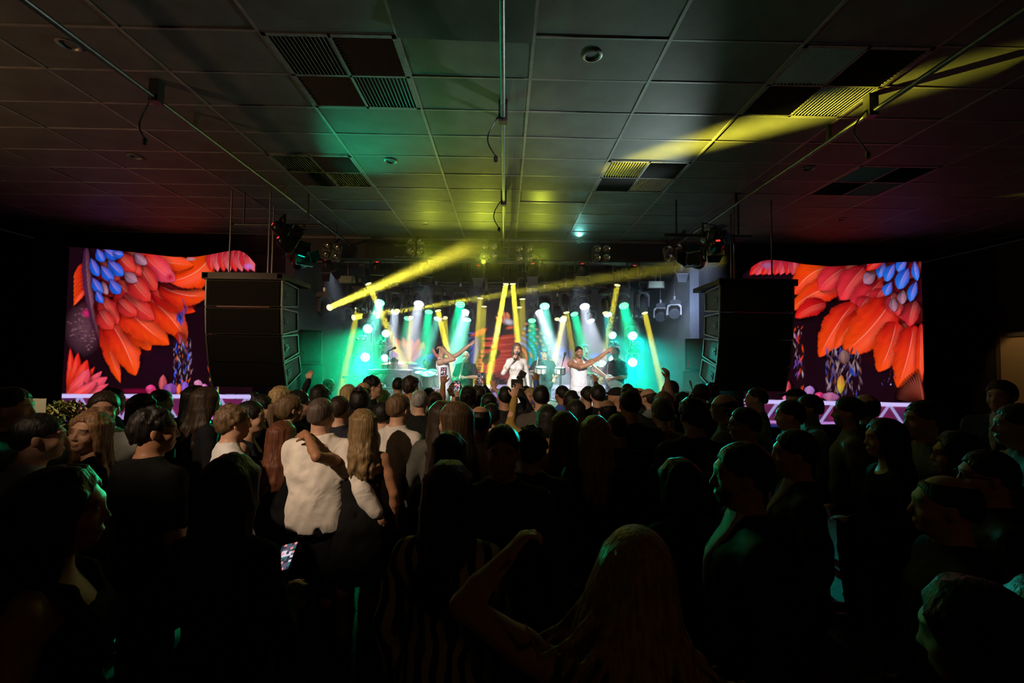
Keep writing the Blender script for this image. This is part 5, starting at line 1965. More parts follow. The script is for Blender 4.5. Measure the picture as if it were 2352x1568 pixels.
def line_array(mx, top_uv, label, mirror):
    """four curved-hung cabinets under a flying frame; the front faces the crowd, mx is the side towards the stage centre"""
    D = 7.0
    p = W(top_uv[0], top_uv[1], D)
    r = empty('speaker_array', (p.x, D, p.z - 1.75), 0, label, 'speaker', 'line array speakers')
    wdt, h, dep = 1.13, .425, .52
    z = 1.75 - .10
    y = 0.0
    ang = 0.0
    top = z
    for k in range(4):
        a = RAD((1, 5, 11, 19)[k])
        # cabinet hangs from its front top edge and tips further down with each box
        M = Matrix.Translation((0, y, z)) @ Matrix.Rotation(a, 4, 'X')
        hb = h * .96
        x0, x1 = -wdt / 2, wdt / 2
        m = MB()
        # body tapers to the back
        pts = [(x0, 0, 0), (x1, 0, 0), (x1, 0, -hb), (x0, 0, -hb), (x0, dep, -.05), (x1, dep, -.05), (x1, dep, -hb + .05), (x0, dep, -hb + .05)]
        m._add([M @ Vector(q) for q in pts], [(0, 3, 2, 1), (4, 5, 6, 7), (0, 1, 5, 4), (3, 7, 6, 2), (1, 2, 6, 5), (0, 4, 7, 3)])
        cb = m.obj('cabinet', ARRAY, r)
        MB().box((x0 + .02, -.012, -hb + .02), (x1 - .02, 0, -.02), M).obj('grille', GRILLE, cb)
        # rails on the sides
        for sx in (-1, 1):
            xe = sx * wdt / 2
            m = MB()
            q = [Vector((xe + sx * .012, .0, -.005)), Vector((xe + sx * .012, dep, -.055)), Vector((xe + sx * .012, dep, -hb + .055)), Vector((xe + sx * .012, 0, -hb + .005))]
            for i in range(4):
                m.bar(M @ q[i], M @ q[(i + 1) % 4], .022)
            m.obj('side_rail', EDGE, cb)
            MB().box((xe + sx * .001 - .003, .03, -hb + .05), (xe + sx * .001 + .003, dep - .03, -.06), M).obj('side_panel', SIDEP, cb)
            m = MB()
            m.box((xe + sx * .006 - .004, .10, -hb * .64), (xe + sx * .006 + .004, .20, -hb * .36), M)
            m.obj('handle_recess', BLACK, cb)
            MB().box((xe + sx * .012 - .006, .14, -hb * .54), (xe + sx * .012 + .006, .19, -hb * .49), M).obj('handle', EDGE, cb)
        nxt = M @ Vector((0, 0, -h))
        y, z = nxt.y, nxt.z
    # flying frame
    fb = MB().box((-wdt / 2 - .05, -.06, top + .005), (wdt / 2 + .05, .04, top + .105))
    fr = fb.obj('flying_frame', BLACKM, r)
    for sx in (-1, 1):
        MB().box((sx * (wdt / 2) - .04, -.06, top + .02), (sx * (wdt / 2) + .04, .95, top + .095)).obj('frame_arm', BLACKM, fr)
    MB().box((-wdt / 2, .85, top + .02), (wdt / 2, .93, top + .09)).obj('frame_bar', BLACKM, fr)
    for x, yy in ((-.3, .1), (.3, .1), (0, .8)):
        MB().tube([(x, yy, top + .1), (x, yy, ZC - r.location.z)], .014, 6).obj('chain', GREYM, r)
    # thin red strip in the seam between the upper cabinets
    MB().box((-.40, -.016, top - h + .005), (.40, -.012, top - h + .020)).obj('seam', mat('red_trim', (.5, .05, .02), .4), r)
    return r


line_array(1, (562, 628), 'hung loudspeaker array, left of the stage, its side rails green-lit', False)
line_array(-1, (1738, 642), 'hung loudspeaker array, right of the stage, its side rails pale', True)


def box_speaker(u0, u1, v0, v1, D, label, red=True, tall=None):
    rz = RAD(28) if u0 < 1176 else RAD(-28)
    a, b = W(u0, v0, D), W(u1, v1, D)
    w = abs(b.x - a.x)
    z0 = b.z if tall is None else tall
    r = empty('box_speaker', ((a.x + b.x) / 2, D, z0), rz, label, 'speaker', 'box speakers at the stage wings')
    h = a.z - z0
    MB().prism([(-w / 2, 0), (w / 2, 0), (w / 2, h), (-w / 2, h)], .4).obj('cabinet', mat('side_speaker', (.085, .09, .095), .6, noise=.2, nscale=40, bump=.1, bscale=250), r, .02)
    MB().box((-w / 2 + .05, -.012, .04), (w / 2 - .03, -.002, h - .04)).obj('grille', mat('side_grille', (.14, .145, .15), .7, noise=.2, nscale=300, bump=.3, bscale=400), r)
    if red:
        for k in range(5):
            MB().box((-w / 2 + .06, -.017, .05 + .032 * k), (-w / 2 + .085, -.012, .05 + .032 * k + .022)).obj('logo_letter', mat('red_logo', (.75, .04, .06), .4), r)
    return r


box_speaker(690, 737, 757, 833, 8.95, 'upper box speaker in the left wing with a small red logo')
box_speaker(688, 735, 835, 1010, 8.95, 'tall lower box speaker in the left wing', True, ZS)
box_speaker(1574, 1618, 777, 850, 8.95, 'upper box speaker in the right wing with a small red logo')
box_speaker(1569, 1614, 852, 1010, 8.95, 'tall lower box speaker in the right wing', True, ZS)
# ------------------------------------------------------------------ instruments
SHELLW = mat('drum_white', (.62, .62, .62), .3, noise=.1)
SHELLG = mat('drum_clear', (.25, .32, .28), .15, noise=.2)
HEADW = mat('drum_head', (.8, .8, .78), .5, noise=.05)
SHELLT = mat('drum_wood', (.35, .22, .08), .4, noise=.2)
BRASS = mat('brass', (.62, .42, .14), .25, .9, noise=.2)


def drum(p, r, h, axis, label, shell=SHELLW, name='drum', group='drums', lugs=8, stand=True):
    e = empty(name, p, 0, label, 'drum', group)
    M = frame_matrix((0, 0, 0), axis)
    MB().lathe([(r, -h / 2), (r, h / 2)], 28, M, cap0=False, cap1=False).obj('shell', shell, e)
    for s in (-1, 1):
        MB().lathe([(r * .985, s * h * .49), (0, s * h * .492)], 28, M, cap0=False, cap1=False).obj('drum_head', HEADW, e)
        MB().lathe([(r * 1.0, s * h * .5 - .012), (r * 1.05, s * h * .5 - .012), (r * 1.05, s * h * .5 + .012), (r * .97, s * h * .5 + .012)], 28, M, cap0=False, cap1=False).obj('hoop', CHROME, e)
    m = MB()
    for k in range(lugs):
        a = 2 * PI * k / lugs
        m.tube([M @ Vector((r * 1.04 * math.cos(a), r * 1.04 * math.sin(a), -h * .42)), M @ Vector((r * 1.04 * math.cos(a), r * 1.04 * math.sin(a), h * .42))], .007, 5)
    m.obj('tension_rod', CHROME, e)
    if stand:
        zz = ZS - e.location.z
        m = MB()
        m.tube([(0, .05, -h * .3), (0, .05, zz + .2)], .014, 8)
        m.obj('stand', CHROME, e)
        for k in range(3):
            a = 2 * PI * k / 3 + .5
            MB().tube([(0, .05, zz + .25), (.25 * math.cos(a), .05 + .25 * math.sin(a), zz + .012)], .010, 6).obj('leg', CHROME, e)
    return e


def cymbal(p, r, tilt, label):
    e = empty('cymbal', p, 0, label, 'cymbal', 'cymbals')
    M = Matrix.Rotation(tilt[0], 4, 'X') @ Matrix.Rotation(tilt[1], 4, 'Y')
    MB().lathe([(.0, .03), (.03, .026), (.05, .012), (r * .6, .004), (r, -.008), (r, -.011), (.05, .008)], 32, M, cap0=False, cap1=False).obj('plate', BRASS, e)
    zz = ZS - e.location.z
    MB().tube([(0, 0, .03), (0, 0, zz + .2)], .012, 8).obj('stand', CHROME, e)
    for k in range(3):
        a = 2 * PI * k / 3
        MB().tube([(0, 0, zz + .25), (.28 * math.cos(a), .28 * math.sin(a), zz + .012)], .010, 6).obj('leg', CHROME, e)
    return e


def mic_stand(u, v, D, label, boom=(.3, 0, .1)):
    p = W(u, v, D)
    e = empty('microphone_stand', (p.x, D, ZS), 0, label, 'mic stand', 'microphone stands')
    h = p.z - ZS
    MB().tube([(0, 0, .02), (0, 0, h)], .010, 8).obj('pole', BLACKM, e)
    b = Vector((0, 0, h))
    t = b + Vector(boom)
    MB().tube([b - Vector(boom) * .3, t], .008, 6).obj('boom', BLACKM, e)
    M = frame_matrix(t, boom)
    MB().lathe([(.014, -.08), (.018, .05), (.03, .07), (.034, .10), (.02, .13)], 12, M).obj('microphone', DARKP, e)
    for k in range(3):
        a = 2 * PI * k / 3
        MB().tube([(0, 0, .15), (.3 * math.cos(a), .3 * math.sin(a), .012)], .009, 6).obj('leg', BLACKM, e)
    return e


# left drum kit
Dk = 11.2
drum(W(968, 862, Dk), .17, .16, (0, -.25, 1), 'white snare drum of the left kit beside the phone', SHELLG)
drum(W(985, 870, Dk - .1), .19, .28, (0, -.4, 1), 'clear rack tom of the left kit', SHELLG)
drum(W(1000, 868, Dk), .2, .3, (.1, -.4, 1), 'clear floor tom of the left kit, nearest the dancer', SHELLG)
drum(Vector((W(985, 900, Dk).x, Dk - .15, ZS + .29)), .28, .4, (0, -1, 0), 'big clear bass drum of the left kit', SHELLG, 'bass_drum', stand=False)
cymbal(W(935, 833, Dk), .24, (.1, .05), 'green-lit ride cymbal over the left drum kit')
cymbal(W(963, 845, Dk + .3), .2, (.05, .1), 'small flat cymbal over the left drum kit')
cymbal(W(893, 834, Dk - .2), .2, (.08, -.1), 'cymbal beside the keyboard player')
cymbal(W(1128, 818, Dk), .26, (.6, -.5), 'steeply tilted crash cymbal in the yellow beam')
# percussion in the middle
Dp = 9.95
drum(W(1242, 850, Dp), .125, .13, (0, -.2, 1), 'white timbale on the left of the percussion rack', SHELLW)
drum(W(1286, 851, Dp), .115, .13, (0, -.2, 1), 'white timbale on the right of the percussion rack', SHELLW)
drum(Vector((W(1265, 900, Dp).x, Dp + .05, ZS + .30)), .28, .36, (0, -1, 0), 'white bass drum with dark ring under the timbales', SHELLW, 'bass_drum', stand=False)
ring = W(1265, 886, Dp)
for i, u in enumerate((1213, 1226)):
    pp = W(u, 868, 10.2)
    e = empty('conga', (pp.x, 10.2, ZS), 0, 'tall conga drum behind the singer, %s one' % ('left', 'right')[i], 'drum', 'congas')
    hh = pp.z - ZS + .1
    MB().lathe([(.10, 0), (.13, .25 * hh), (.155, .55 * hh), (.15, .8 * hh), (.13, hh)], 24).obj('shell', SHELLT if i else SHELLW, e)
    MB().lathe([(.132, hh - .03), (.138, hh - .03), (.138, hh), (.12, hh + .005), (0, hh + .006)], 24, cap0=False, cap1=False).obj('drum_head', HEADW, e)
# right drum kit
Dr = 11.3
drum(W(1358, 842, Dr), .16, .17, (0, -.5, 1), 'dark rack tom of the right kit, left one', BLACKM)
drum(W(1378, 842, Dr), .15, .17, (0, -.5, 1), 'dark rack tom of the right kit, right one', BLACKM)
drum(W(1372, 865, Dr - .25), .17, .14, (0, -.2, 1), 'silver snare drum behind the guitarist', CHROME)
drum(W(1350, 880, Dr - .1), .2, .3, (0, -.15, 1), 'clear floor tom of the right kit', SHELLG)
drum(Vector((W(1372, 900, Dr).x, Dr - .2, ZS + .29)), .28, .4, (0, -1, 0), 'clear bass drum of the right kit', SHELLG, 'bass_drum', stand=False)
cymbal(W(1345, 855, Dr - .2), .22, (.05, .05), 'flat hi-hat cymbal of the right kit')
cymbal(W(1392, 838, Dr), .2, (.1, .12), 'ride cymbal of the right kit by the guitarist')
mic_stand(1289, 845, 9.8, 'microphone stand among the timbales', (.06, 0, .22))
mic_stand(1376, 822, 10.9, 'boom microphone stand behind the right dancer', (.2, .0, .12))
mic_stand(892, 806, 10.3, 'tall microphone stand beside the keyboard player', (.06, 0, .03))
mic_stand(836, 862, 10.2, 'low boom microphone stand in the green light', (-.35, 0, -.03))

# keyboards on a stand
KB = 9.9
pk = W(895, 858, KB)
e = empty('keyboard_stand', (pk.x, KB, ZS), 0, 'black keyboard stand of the band', 'stand')
zk = pk.z - ZS
for sx in (-1, 1):
    MB().bar((sx * .42, .0, .0), (sx * .35, .12, zk + .02), .04).obj('leg', BLACKM, e)
    MB().bar((sx * .35, -.05, zk - .02), (sx * .35, .38, zk - .02), .03).obj('shelf_arm', BLACKM, e)
    MB().bar((sx * .38, -.1, zk - .42), (sx * .38, .36, zk - .42), .03).obj('shelf_arm', BLACKM, e)
MB().bar((-.42, .05, .25), (.42, .05, .25), .03).obj('crossbar', BLACKM, e)


def keyboard(z, label, w, brand, redstrip):
    k = empty('keyboard', (pk.x, KB + .12, ZS + z), 0, label, 'keyboard', 'keyboards')
    MB().box((-w / 2, -.16, 0), (w / 2, .2, .085)).obj('case', mat('keyboard_case', (.03, .03, .035), .35, noise=.1), k, .01)
    MB().box((-w / 2 + .02, -.165, .02), (w / 2 - .02, -.16, .07)).obj('rear_panel', mat('keyboard_panel', (.30, .30, .32), .4, .3, noise=.1), k)
    for i in range(26):
        x = -w / 2 + .06 + i * (w - .12) / 26
        MB().box((x, .06, .085), (x + (w - .12) / 26 - .003, .19, .094)).obj('key', WHITEP, k) if i % 1 == 0 else None
    for i in range(5):
        MB().box((-.30 + i * .05, -.168, .035), (-.27 + i * .05, -.165, .055)).obj('socket', BLACK, k)
    if brand:
        cu = bpy.data.curves.new('lettering', 'FONT')
        cu.body = 'Roland'
        cu.size = .09
        cu.extrude = .002
        cu.align_x = 'CENTER'
        tmp = bpy.data.objects.new('lettering', cu)
        COL.objects.link(tmp)
        bpy.context.view_layer.update()
        lme = bpy.data.meshes.new_from_object(tmp.evaluated_get(bpy.context.evaluated_depsgraph_get()))
        bpy.data.objects.remove(tmp)
        lme.materials.clear()
        o = link('lettering', lme, mat('white_print', (.9, .9, .9), .4), k)
        o.location = (.0, -.172, .012)
        o.rotation_euler = (PI / 2, 0, 0)
    if redstrip:
        MB().box((-w / 2 + .05, -.17, -.06), (w / 2 - .05, -.15, .0)).obj('red_strip', mat('red_strip', (.6, .06, .05), .4), k)


keyboard(zk, 'upper keyboard with silver rear panel, in front of the capped player', .95, False, False)
keyboard(zk - .40, 'lower keyboard with white lettering and a red strip', .85, True, True)
# laptop table at far left of the stage
pl = W(830, 868, 9.7)
# ------------------------------------------------------------------ people: shared materials take each person's own colour from the object
def tint_mat(name, rough, attr=None, noise=.12, nscale=14, bump=0, bscale=300, spec=.4, strand=False, stripes=None, sheen=0, sparkle=False):
    m = mat(name, (1, 1, 1), rough, 0, 0, spec=spec)
    nt = m.node_tree
    b = nt.nodes['Principled BSDF']
    oi = nt.nodes.new('ShaderNodeObjectInfo')
    tc = nt.nodes.new('ShaderNodeTexCoord')
    col = oi.outputs['Color']

    def mul(a, bb):
        x = nt.nodes.new('ShaderNodeMix')
        x.data_type = 'RGBA'
        x.blend_type = 'MULTIPLY'
        x.inputs['Factor'].default_value = 1
        nt.links.new(a, x.inputs['A'])
        nt.links.new(bb, x.inputs['B'])
        return x.outputs['Result']
    if attr:
        at = nt.nodes.new('ShaderNodeAttribute')
        at.attribute_name = attr
        col = mul(at.outputs['Color'], col)
    n = nt.nodes.new('ShaderNodeTexNoise')
    n.inputs['Scale'].default_value = nscale
    n.inputs['Detail'].default_value = 5
    vec = tc.outputs['Object']
    if strand:
        mp = nt.nodes.new('ShaderNodeMapping')
        mp.inputs['Scale'].default_value = (1, 1, .07)
        nt.links.new(vec, mp.inputs['Vector'])
        vec = mp.outputs['Vector']
    nt.links.new(vec, n.inputs['Vector'])
    mr = nt.nodes.new('ShaderNodeMapRange')
    mr.inputs['From Min'].default_value = .3
    mr.inputs['From Max'].default_value = .7
    mr.inputs['To Min'].default_value = 1 - noise
    mr.inputs['To Max'].default_value = 1 + noise
    nt.links.new(n.outputs['Fac'], mr.inputs['Value'])
    col = mul(col, mr.outputs['Result'])
    if stripes:
        wv = nt.nodes.new('ShaderNodeTexWave')
        wv.inputs['Scale'].default_value = stripes
        wv.inputs['Distortion'].default_value = 6.0 if stripes < 8 else .3
        nt.links.new(tc.outputs['Object'], wv.inputs['Vector'])
        rp = nt.nodes.new('ShaderNodeValToRGB')
        rp.color_ramp.interpolation = 'CONSTANT'
        rp.color_ramp.elements[0].color = (.03, .03, .03, 1)
        rp.color_ramp.elements[1].position = .5
        nt.links.new(wv.outputs['Fac'], rp.inputs['Fac'])
        col = mul(col, rp.outputs['Color'])
    if sparkle:
        vo = nt.nodes.new('ShaderNodeTexVoronoi')
        vo.inputs['Scale'].default_value = 90
        nt.links.new(tc.outputs['Object'], vo.inputs['Vector'])
        m2 = nt.nodes.new('ShaderNodeMapRange')
        m2.inputs['To Min'].default_value = 1.08
        m2.inputs['To Max'].default_value = .62
        m2.inputs['From Max'].default_value = .8
        nt.links.new(vo.outputs['Distance'], m2.inputs['Value'])
        col = mul(col, m2.outputs['Result'])
        b.inputs['Metallic'].default_value = .08
    nt.links.new(col, b.inputs['Base Color'])
    if name in ('cloth', 'suit_cloth', 'striped_cloth'):
        n3 = nt.nodes.new('ShaderNodeTexNoise')
        n3.inputs['Scale'].default_value = 6.5
        n3.inputs['Detail'].default_value = 2.5
        n3.inputs['Distortion'].default_value = 1.2
        nt.links.new(tc.outputs['Object'], n3.inputs['Vector'])
        b3 = nt.nodes.new('ShaderNodeBump')
        b3.inputs['Strength'].default_value = .30
        b3.inputs['Distance'].default_value = .05
        nt.links.new(n3.outputs['Fac'], b3.inputs['Height'])
        nt.links.new(b3.outputs['Normal'], b.inputs['Normal'])
    elif bump:
        n2 = nt.nodes.new('ShaderNodeTexNoise') if not strand else n
        if not strand:
            n2.inputs['Scale'].default_value = bscale
            nt.links.new(tc.outputs['Object'], n2.inputs['Vector'])
        bp = nt.nodes.new('ShaderNodeBump')
        bp.inputs['Strength'].default_value = bump
        bp.inputs['Distance'].default_value = .01
        nt.links.new(n2.outputs['Fac'], bp.inputs['Height'])
        nt.links.new(bp.outputs['Normal'], b.inputs['Normal'])
    return m


SKIN = tint_mat('skin', .5, 'Col', .08, 30, .05, 200, spec=.35)
CLOTH = tint_mat('cloth', .9, None, .10, 12, .12, 350, spec=.1)
SUITM = tint_mat('suit_cloth', .75, None, .12, 40, .1, 400, spec=.25)
HAIR = tint_mat('hair', .48, None, .55, 85, .6, 0, spec=.28, strand=True)
SEQUIN = tint_mat('sequin_cloth', .42, None, .2, 60, .25, 240, spec=.6, sparkle=True)
STRIPE = tint_mat('striped_cloth', .8, None, .1, 12, stripes=26)
ZEBRA = tint_mat('wavy_print_cloth', .8, None, .1, 12, stripes=5.5)
LEATHER = tint_mat('shoe_leather', .4, None, .1, 30)

LIB = {}
FIGS = {}
POSES = {
    'down': {}, 'front': dict(armL=((-.25, -.03, 1.12), (-.14, .24, 1.14)), armR=((.25, -.03, 1.12), (.14, .24, 1.14))),
    'phone': dict(armL=((-.22, .24, 1.46), (-.06, .34, 1.73)), armR=((.22, .24, 1.46), (.06, .34, 1.73)), handL=dict(palm=(1, .2, 0), dir=(0, .15, 1), curl=30), handR=dict(palm=(-1, .2, 0), dir=(0, .15, 1), curl=30)),
    'phoneR': dict(armR=((.32, .18, 1.44), (.22, .36, 1.66)), handR=dict(palm=(-.4, 1, 0), dir=(0, .2, 1), curl=35)),
    'upR': dict(armR=((.30, .14, 1.62), (.06, .24, 1.80)), handR=dict(palm=(0, 1, 0), dir=(-.2, .1, 1), curl=18, spread=7)),
    'upL': dict(armL=((-.32, .14, 1.55), (-.26, .24, 1.80)), handL=dict(palm=(0, 1, 0), dir=(.1, .1, 1), curl=30, spread=6)),
    'upRR': dict(armR=((.32, .14, 1.55), (.26, .24, 1.80)), handR=dict(palm=(0, 1, 0), dir=(-.1, .1, 1), curl=30, spread=6)),
    'pointL': dict(armL=((-.34, .24, 1.50), (-.46, .44, 1.62)), handL=dict(palm=(.2, .2, -1), dir=(-.5, .4, .62), curl=20, point=True)),
    'lean': dict(lean=14, head=(0, -10, 0)),
}


def fig(sex, pose, fat=1.0):
    k = (sex, pose, fat)
    if k not in FIGS:
        FIGS[k] = Fig(sex, fat=fat, **POSES[pose])
    return FIGS[k]


def get(key, fn):
    if key not in LIB:
        LIB[key] = fn()
    return LIB[key]


HAIRLEN = {'long': .34, 'wavylong': .36, 'pony': .26, 'bob': .1}
SKINS = dict(l=(1.05, 1.0, 1.0), m=(.85, .78, .72), d=(.36, .30, .28), t=(.75, .60, .48))


def dress(o, kids):
    """add the clothes and hair meshes to a body object"""
    for nm, me, m, col in kids:
        c = bpy.data.objects.new(nm, me)
        COL.objects.link(c)
        c.parent = o
        if not me.materials:
            me.materials.append(m)
        if c.data.materials[0] is not m:
            c.material_slots[0].link = 'OBJECT'
            c.material_slots[0].material = m
        c.color = (*col, 1)


TOPNAME = dict(shirt='shirt', tee='tshirt', jacket='jacket', tank='tank_top', blouse='blouse', dress='dress', strap='strap_dress', sweater='sweater', polo='polo_shirt', gown='gown', strapless='strapless_dress')


def make_person(F, key, loc, rz, scale, skin, hair, haircol, top, topcol, bottom, botcol, label, group, topmat=None, res=.016, headres=.0085, fine=False, beard=None, glasses=False, cap=None, hairlen=None, seed=1, fold=.0055, smile=False, loose=.011, shoes=True, tuck=False, front=False):
    me = get(('body', key, beard is not None, smile), lambda: F.build_body('person', (.50, .30, .205), res, headres, fine_hands=fine, handres=.0075, beard=beard, smile=smile))
    o = link('person', me, SKIN)
    o.location = loc
    o.rotation_euler = (0, 0, RAD(rz))
    o.scale = (scale,) * 3
    o.color = (*SKINS[skin], 1)
    kids = []
    if hair and hair != 'none':
        kids.append(('hair', get(('hair', hair, seed % 3, F.sex if hair in ('long', 'wavylong') else 0, key if F.HR[0, 0] < .9999 or F.HR[1, 1] < .9999 or F.T[1, 1] < .9999 or F.T[0, 0] < .9999 else 0, hairlen), lambda: F.hair('hair', hair, seed=seed % 3 + 1, length=hairlen or HAIRLEN.get(hair, .3), res=min(.0115, headres * 1.2))), HAIR, haircol))
    if top:
        kids.append((TOPNAME[top], get(('top', key, top, loose, fold), lambda: F.top(TOPNAME[top], top, seed=seed % 5, fold=fold, loose=loose, base=max(.014, res * .9), tuck=tuck)), topmat or (SUITM if top == 'jacket' else CLOTH), topcol))
    if bottom:
        kids.append((bottom, get(('bot', key, bottom), lambda: F.bottom(bottom, bottom)), CLOTH, botcol))
    if shoes:
        kids.append(('shoes', get(('shoe', key), lambda: F.shoe('shoes')), LEATHER, (.02, .02, .02)))
    if glasses:
        kids.append(('glasses', get(('glasses', key), lambda: F.glasses('glasses')), LEATHER, (.01, .01, .01)))
    if front:
        kids.append(('shirt_front', get(('front', key), lambda: F.shirt_front('shirt_front')), CLOTH, (.6, .6, .58)))
    if cap is not None:
        kids.append(('cap', get(('cap', key), lambda: F.hat('cap')), CLOTH, cap))
    dress(o, kids)
    tag(o, label, 'person', group)
    return o


def worldpt(o, p):
    return Matrix.LocRotScale(o.location, o.rotation_euler, o.scale) @ Vector(p)


HC = dict(k=(.008, .006, .005), b=(.028, .016, .010), l=(.12, .072, .036), y=(.34, .24, .11), g=(.26, .25, .24), w=(.62, .60, .58), r=(.12, .04, .02))

# ------------------------------------------------------------------ the band
LB = 'performers on the stage'


def stage_person(u, v, D, F, key, rz, **kw):
    p = W(u, v, D)
    base = kw.pop('base', ZS)
    s = (p.z - base) / (F.hc[2] + .122)
    off = Matrix.Rotation(RAD(rz), 3, 'Z') @ Vector((F.hc[0], F.hc[1], 0)) * s
    return make_person(F, key, (p.x - off.x, D - off.y, base), rz, s, **kw)


FS = Fig('f', armR=((.27, .06, 1.15), (.075, .17, 1.43)), handR=dict(dir=(-.25, .1, .9), palm=(-.6, -.3, .3), curl=55), armL=((-.22, -.02, 1.13), (-.25, .05, .88)))
singer = stage_person(1187, 788, 9.35, FS, 'singer', 183, skin='l', hair='wavylong', haircol=(.10, .05, .03), top='gown', topcol=(.86, .79, .75), bottom=None, botcol=None, label='singer in a sparkling white long-sleeved gown holding a microphone', group=LB, topmat=SEQUIN, res=.017, headres=.006, fine=True, hairlen=.30, loose=.008, fold=.002)
mp_ = worldpt(singer, (.035, .165, 1.50))
mo = worldpt(singer, (.0, .115, 1.565))
mk = empty('microphone', mp_, 0, 'black hand microphone held to the singer\'s mouth', 'microphone')
Mm = frame_matrix((0, 0, 0), mo - mp_)
MB().lathe([(.010, -.10), (.014, .02), (.017, .05)], 12, Mm).obj('handle', DARKP, mk)
MB().lathe([(.017, .05), (.027, .07), (.027, .095), (.012, .112)], 14, Mm).obj('grille', GREYM, mk)

FD1 = Fig('m', lean=-10, head=(0, 26, 0), armR=((.22, .20, 1.44), (.12, -.04, 1.64)), handR=dict(dir=(-.3, -.7, .35), palm=(-.3, 0, -1), curl=25), armL=((-.20, .23, 1.56), (-.17, .44, 1.73)), handL=dict(dir=(.0, .8, .55), palm=(.6, -.2, .6), curl=6, spread=10))
stage_person(1013, 790, 9.3, FD1, 'dancer1', -95, skin='m', hair='buzz', haircol=HC['k'], top='tank', topcol=(.80, .81, .85), bottom='trousers', botcol=(.78, .79, .84), label='dancer in white vest thrown back, one arm flung towards the singer', group=LB, res=.017, headres=.0065, fine=True, loose=.008, fold=.0035)
FD2 = Fig('m', armL=((-.36, .15, 1.50), (-.53, .25, 1.66)), handL=dict(dir=(-.75, .3, .5), palm=(.2, .9, .2), curl=6, spread=11), armR=((.08, .25, 1.33), (-.14, .36, 1.42)), handR=dict(dir=(-.75, .3, .45), palm=(.3, .3, .8), curl=12, spread=5), head=(-8, -4, 6))
stage_person(1330, 795, 9.25, FD2, 'dancer2', 198, skin='t', hair='buzz', haircol=HC['k'], top='tank', topcol=(.80, .80, .83), bottom='trousers', botcol=(.78, .78, .82), label='smiling dancer in white vest and trousers with both arms thrown sideways', group=LB, res=.017, headres=.006, fine=True, beard=((.03, .02, .015), .55), smile=True, loose=.008, fold=.0035)
FX = Fig('m', armR=((.28, .04, 1.12), (.12, .20, .95)), handR=dict(dir=(-.7, .4, -.3), palm=(0, -.6, .4), curl=45), armL=((-.27, .06, 1.14), (-.05, .27, 1.13)), handL=dict(dir=(.8, .2, .1), palm=(0, -.8, .2), curl=45), head=(6, -6, 0))
sax_p = stage_person(1070, 806, 10.2, FX, 'sax', 172, skin='l', hair='fringe', haircol=HC['w'], top='tee', topcol=(.02, .025, .025), bottom='trousers', botcol=(.02, .02, .025), label='bald saxophone player in glasses and black T-shirt', group=LB, res=.018, headres=.0065, glasses=True)
FK = Fig('m', armR=((.27, .04, 1.12), (.18, .30, 1.05)), armL=((-.27, .04, 1.12), (-.18, .30, 1.05)))
DEL = .24
FKs = Fig('m', armR=((.27, .04, 1.12), (.18, .30, 1.05)), armL=((-.27, .04, 1.12), (-.18, .30, 1.05)), legs=[((-.09, 0, .9), (-.14, .36, .74), (-.14, .30, .08 + DEL)), ((.09, 0, .9), (.14, .36, .74), (.14, .30, .08 + DEL))])
stage_person(906, 821, 10.45, FKs, 'seated', 178, base=ZS - DEL, skin='l', hair='buzz', haircol=HC['k'], top='tee', topcol=(.025, .03, .04), bottom='trousers', botcol=(.02, .02, .03), label='keyboard player in a dark cap behind the keyboards', group=LB, cap=(.02, .025, .035), headres=.006)
stage_person(978, 824, 11.75, FKs, 'seated', 182, base=ZS - DEL, skin='d', hair='buzz', haircol=HC['k'], top='tee', topcol=(.02, .04, .035), bottom='trousers', botcol=(.02, .02, .03), label='drummer in black half hidden behind the left drum kit', group=LB)
FP = Fig('m', fat=1.12, armR=((.33, .10, 1.18), (.24, .34, 1.22)), handR=dict(dir=(-.1, .3, .8), palm=(-1, 0, 0), curl=60), armL=((-.31, .08, 1.12), (-.2, .34, 1.05)), handL=dict(dir=(.2, .8, -.3), palm=(0, 0, -1), curl=50))
perc = stage_person(1250, 799, 10.5, FP, 'perc', 180, skin='l', hair='buzz', haircol=HC['k'], top='tee', topcol=(.02, .022, .025), bottom='trousers', botcol=(.02, .02, .03), label='percussionist in cap and sunglasses behind the timbales', group=LB, cap=(.03, .035, .05), glasses=True, headres=.0065)
hp_ = worldpt(perc, (.22, .40, 1.30))
sk_ = MB().tube([hp_ + Vector((0, 0, -.12)), hp_ + Vector((.05, -.03, .24))], [.009, .012], 8).obj('drumstick', mat('stick_wood', (.6, .45, .28), .5, noise=.1))
tag(sk_, 'wooden drumstick raised in the percussionist\'s hand', 'drumstick')
stage_person(1343, 792, 11.7, FKs, 'seated', 180, base=ZS - DEL + .05, skin='l', hair='quiff', haircol=HC['k'], top='tee', topcol=(.02, .03, .03), bottom='trousers', botcol=(.02, .02, .03), label='drummer behind the right kit, half hidden by the smiling dancer', group=LB)
FG = Fig('m', fat=1.08, armL=((-.27, .02, 1.13), (-.08, .26, 1.08)), handL=dict(dir=(.7, .5, -.1), palm=(.2, -.7, .1), curl=40), armR=((.30, .10, 1.15), (.36, .34, 1.25)), handR=dict(dir=(.1, .6, .6), palm=(-.6, -.4, 0), curl=50), head=(12, 4, 0))
guit = stage_person(1414, 797, 9.75, FG, 'guit', 128, skin='m', hair='grey', haircol=(.03, .03, .03), top='tee', topcol=(.018, .022, .022), bottom='trousers', botcol=(.02, .02, .03), label='guitarist in black T-shirt with a strap, looking towards the singer', group=LB, headres=.0065, beard=((.12, .10, .09), .45))
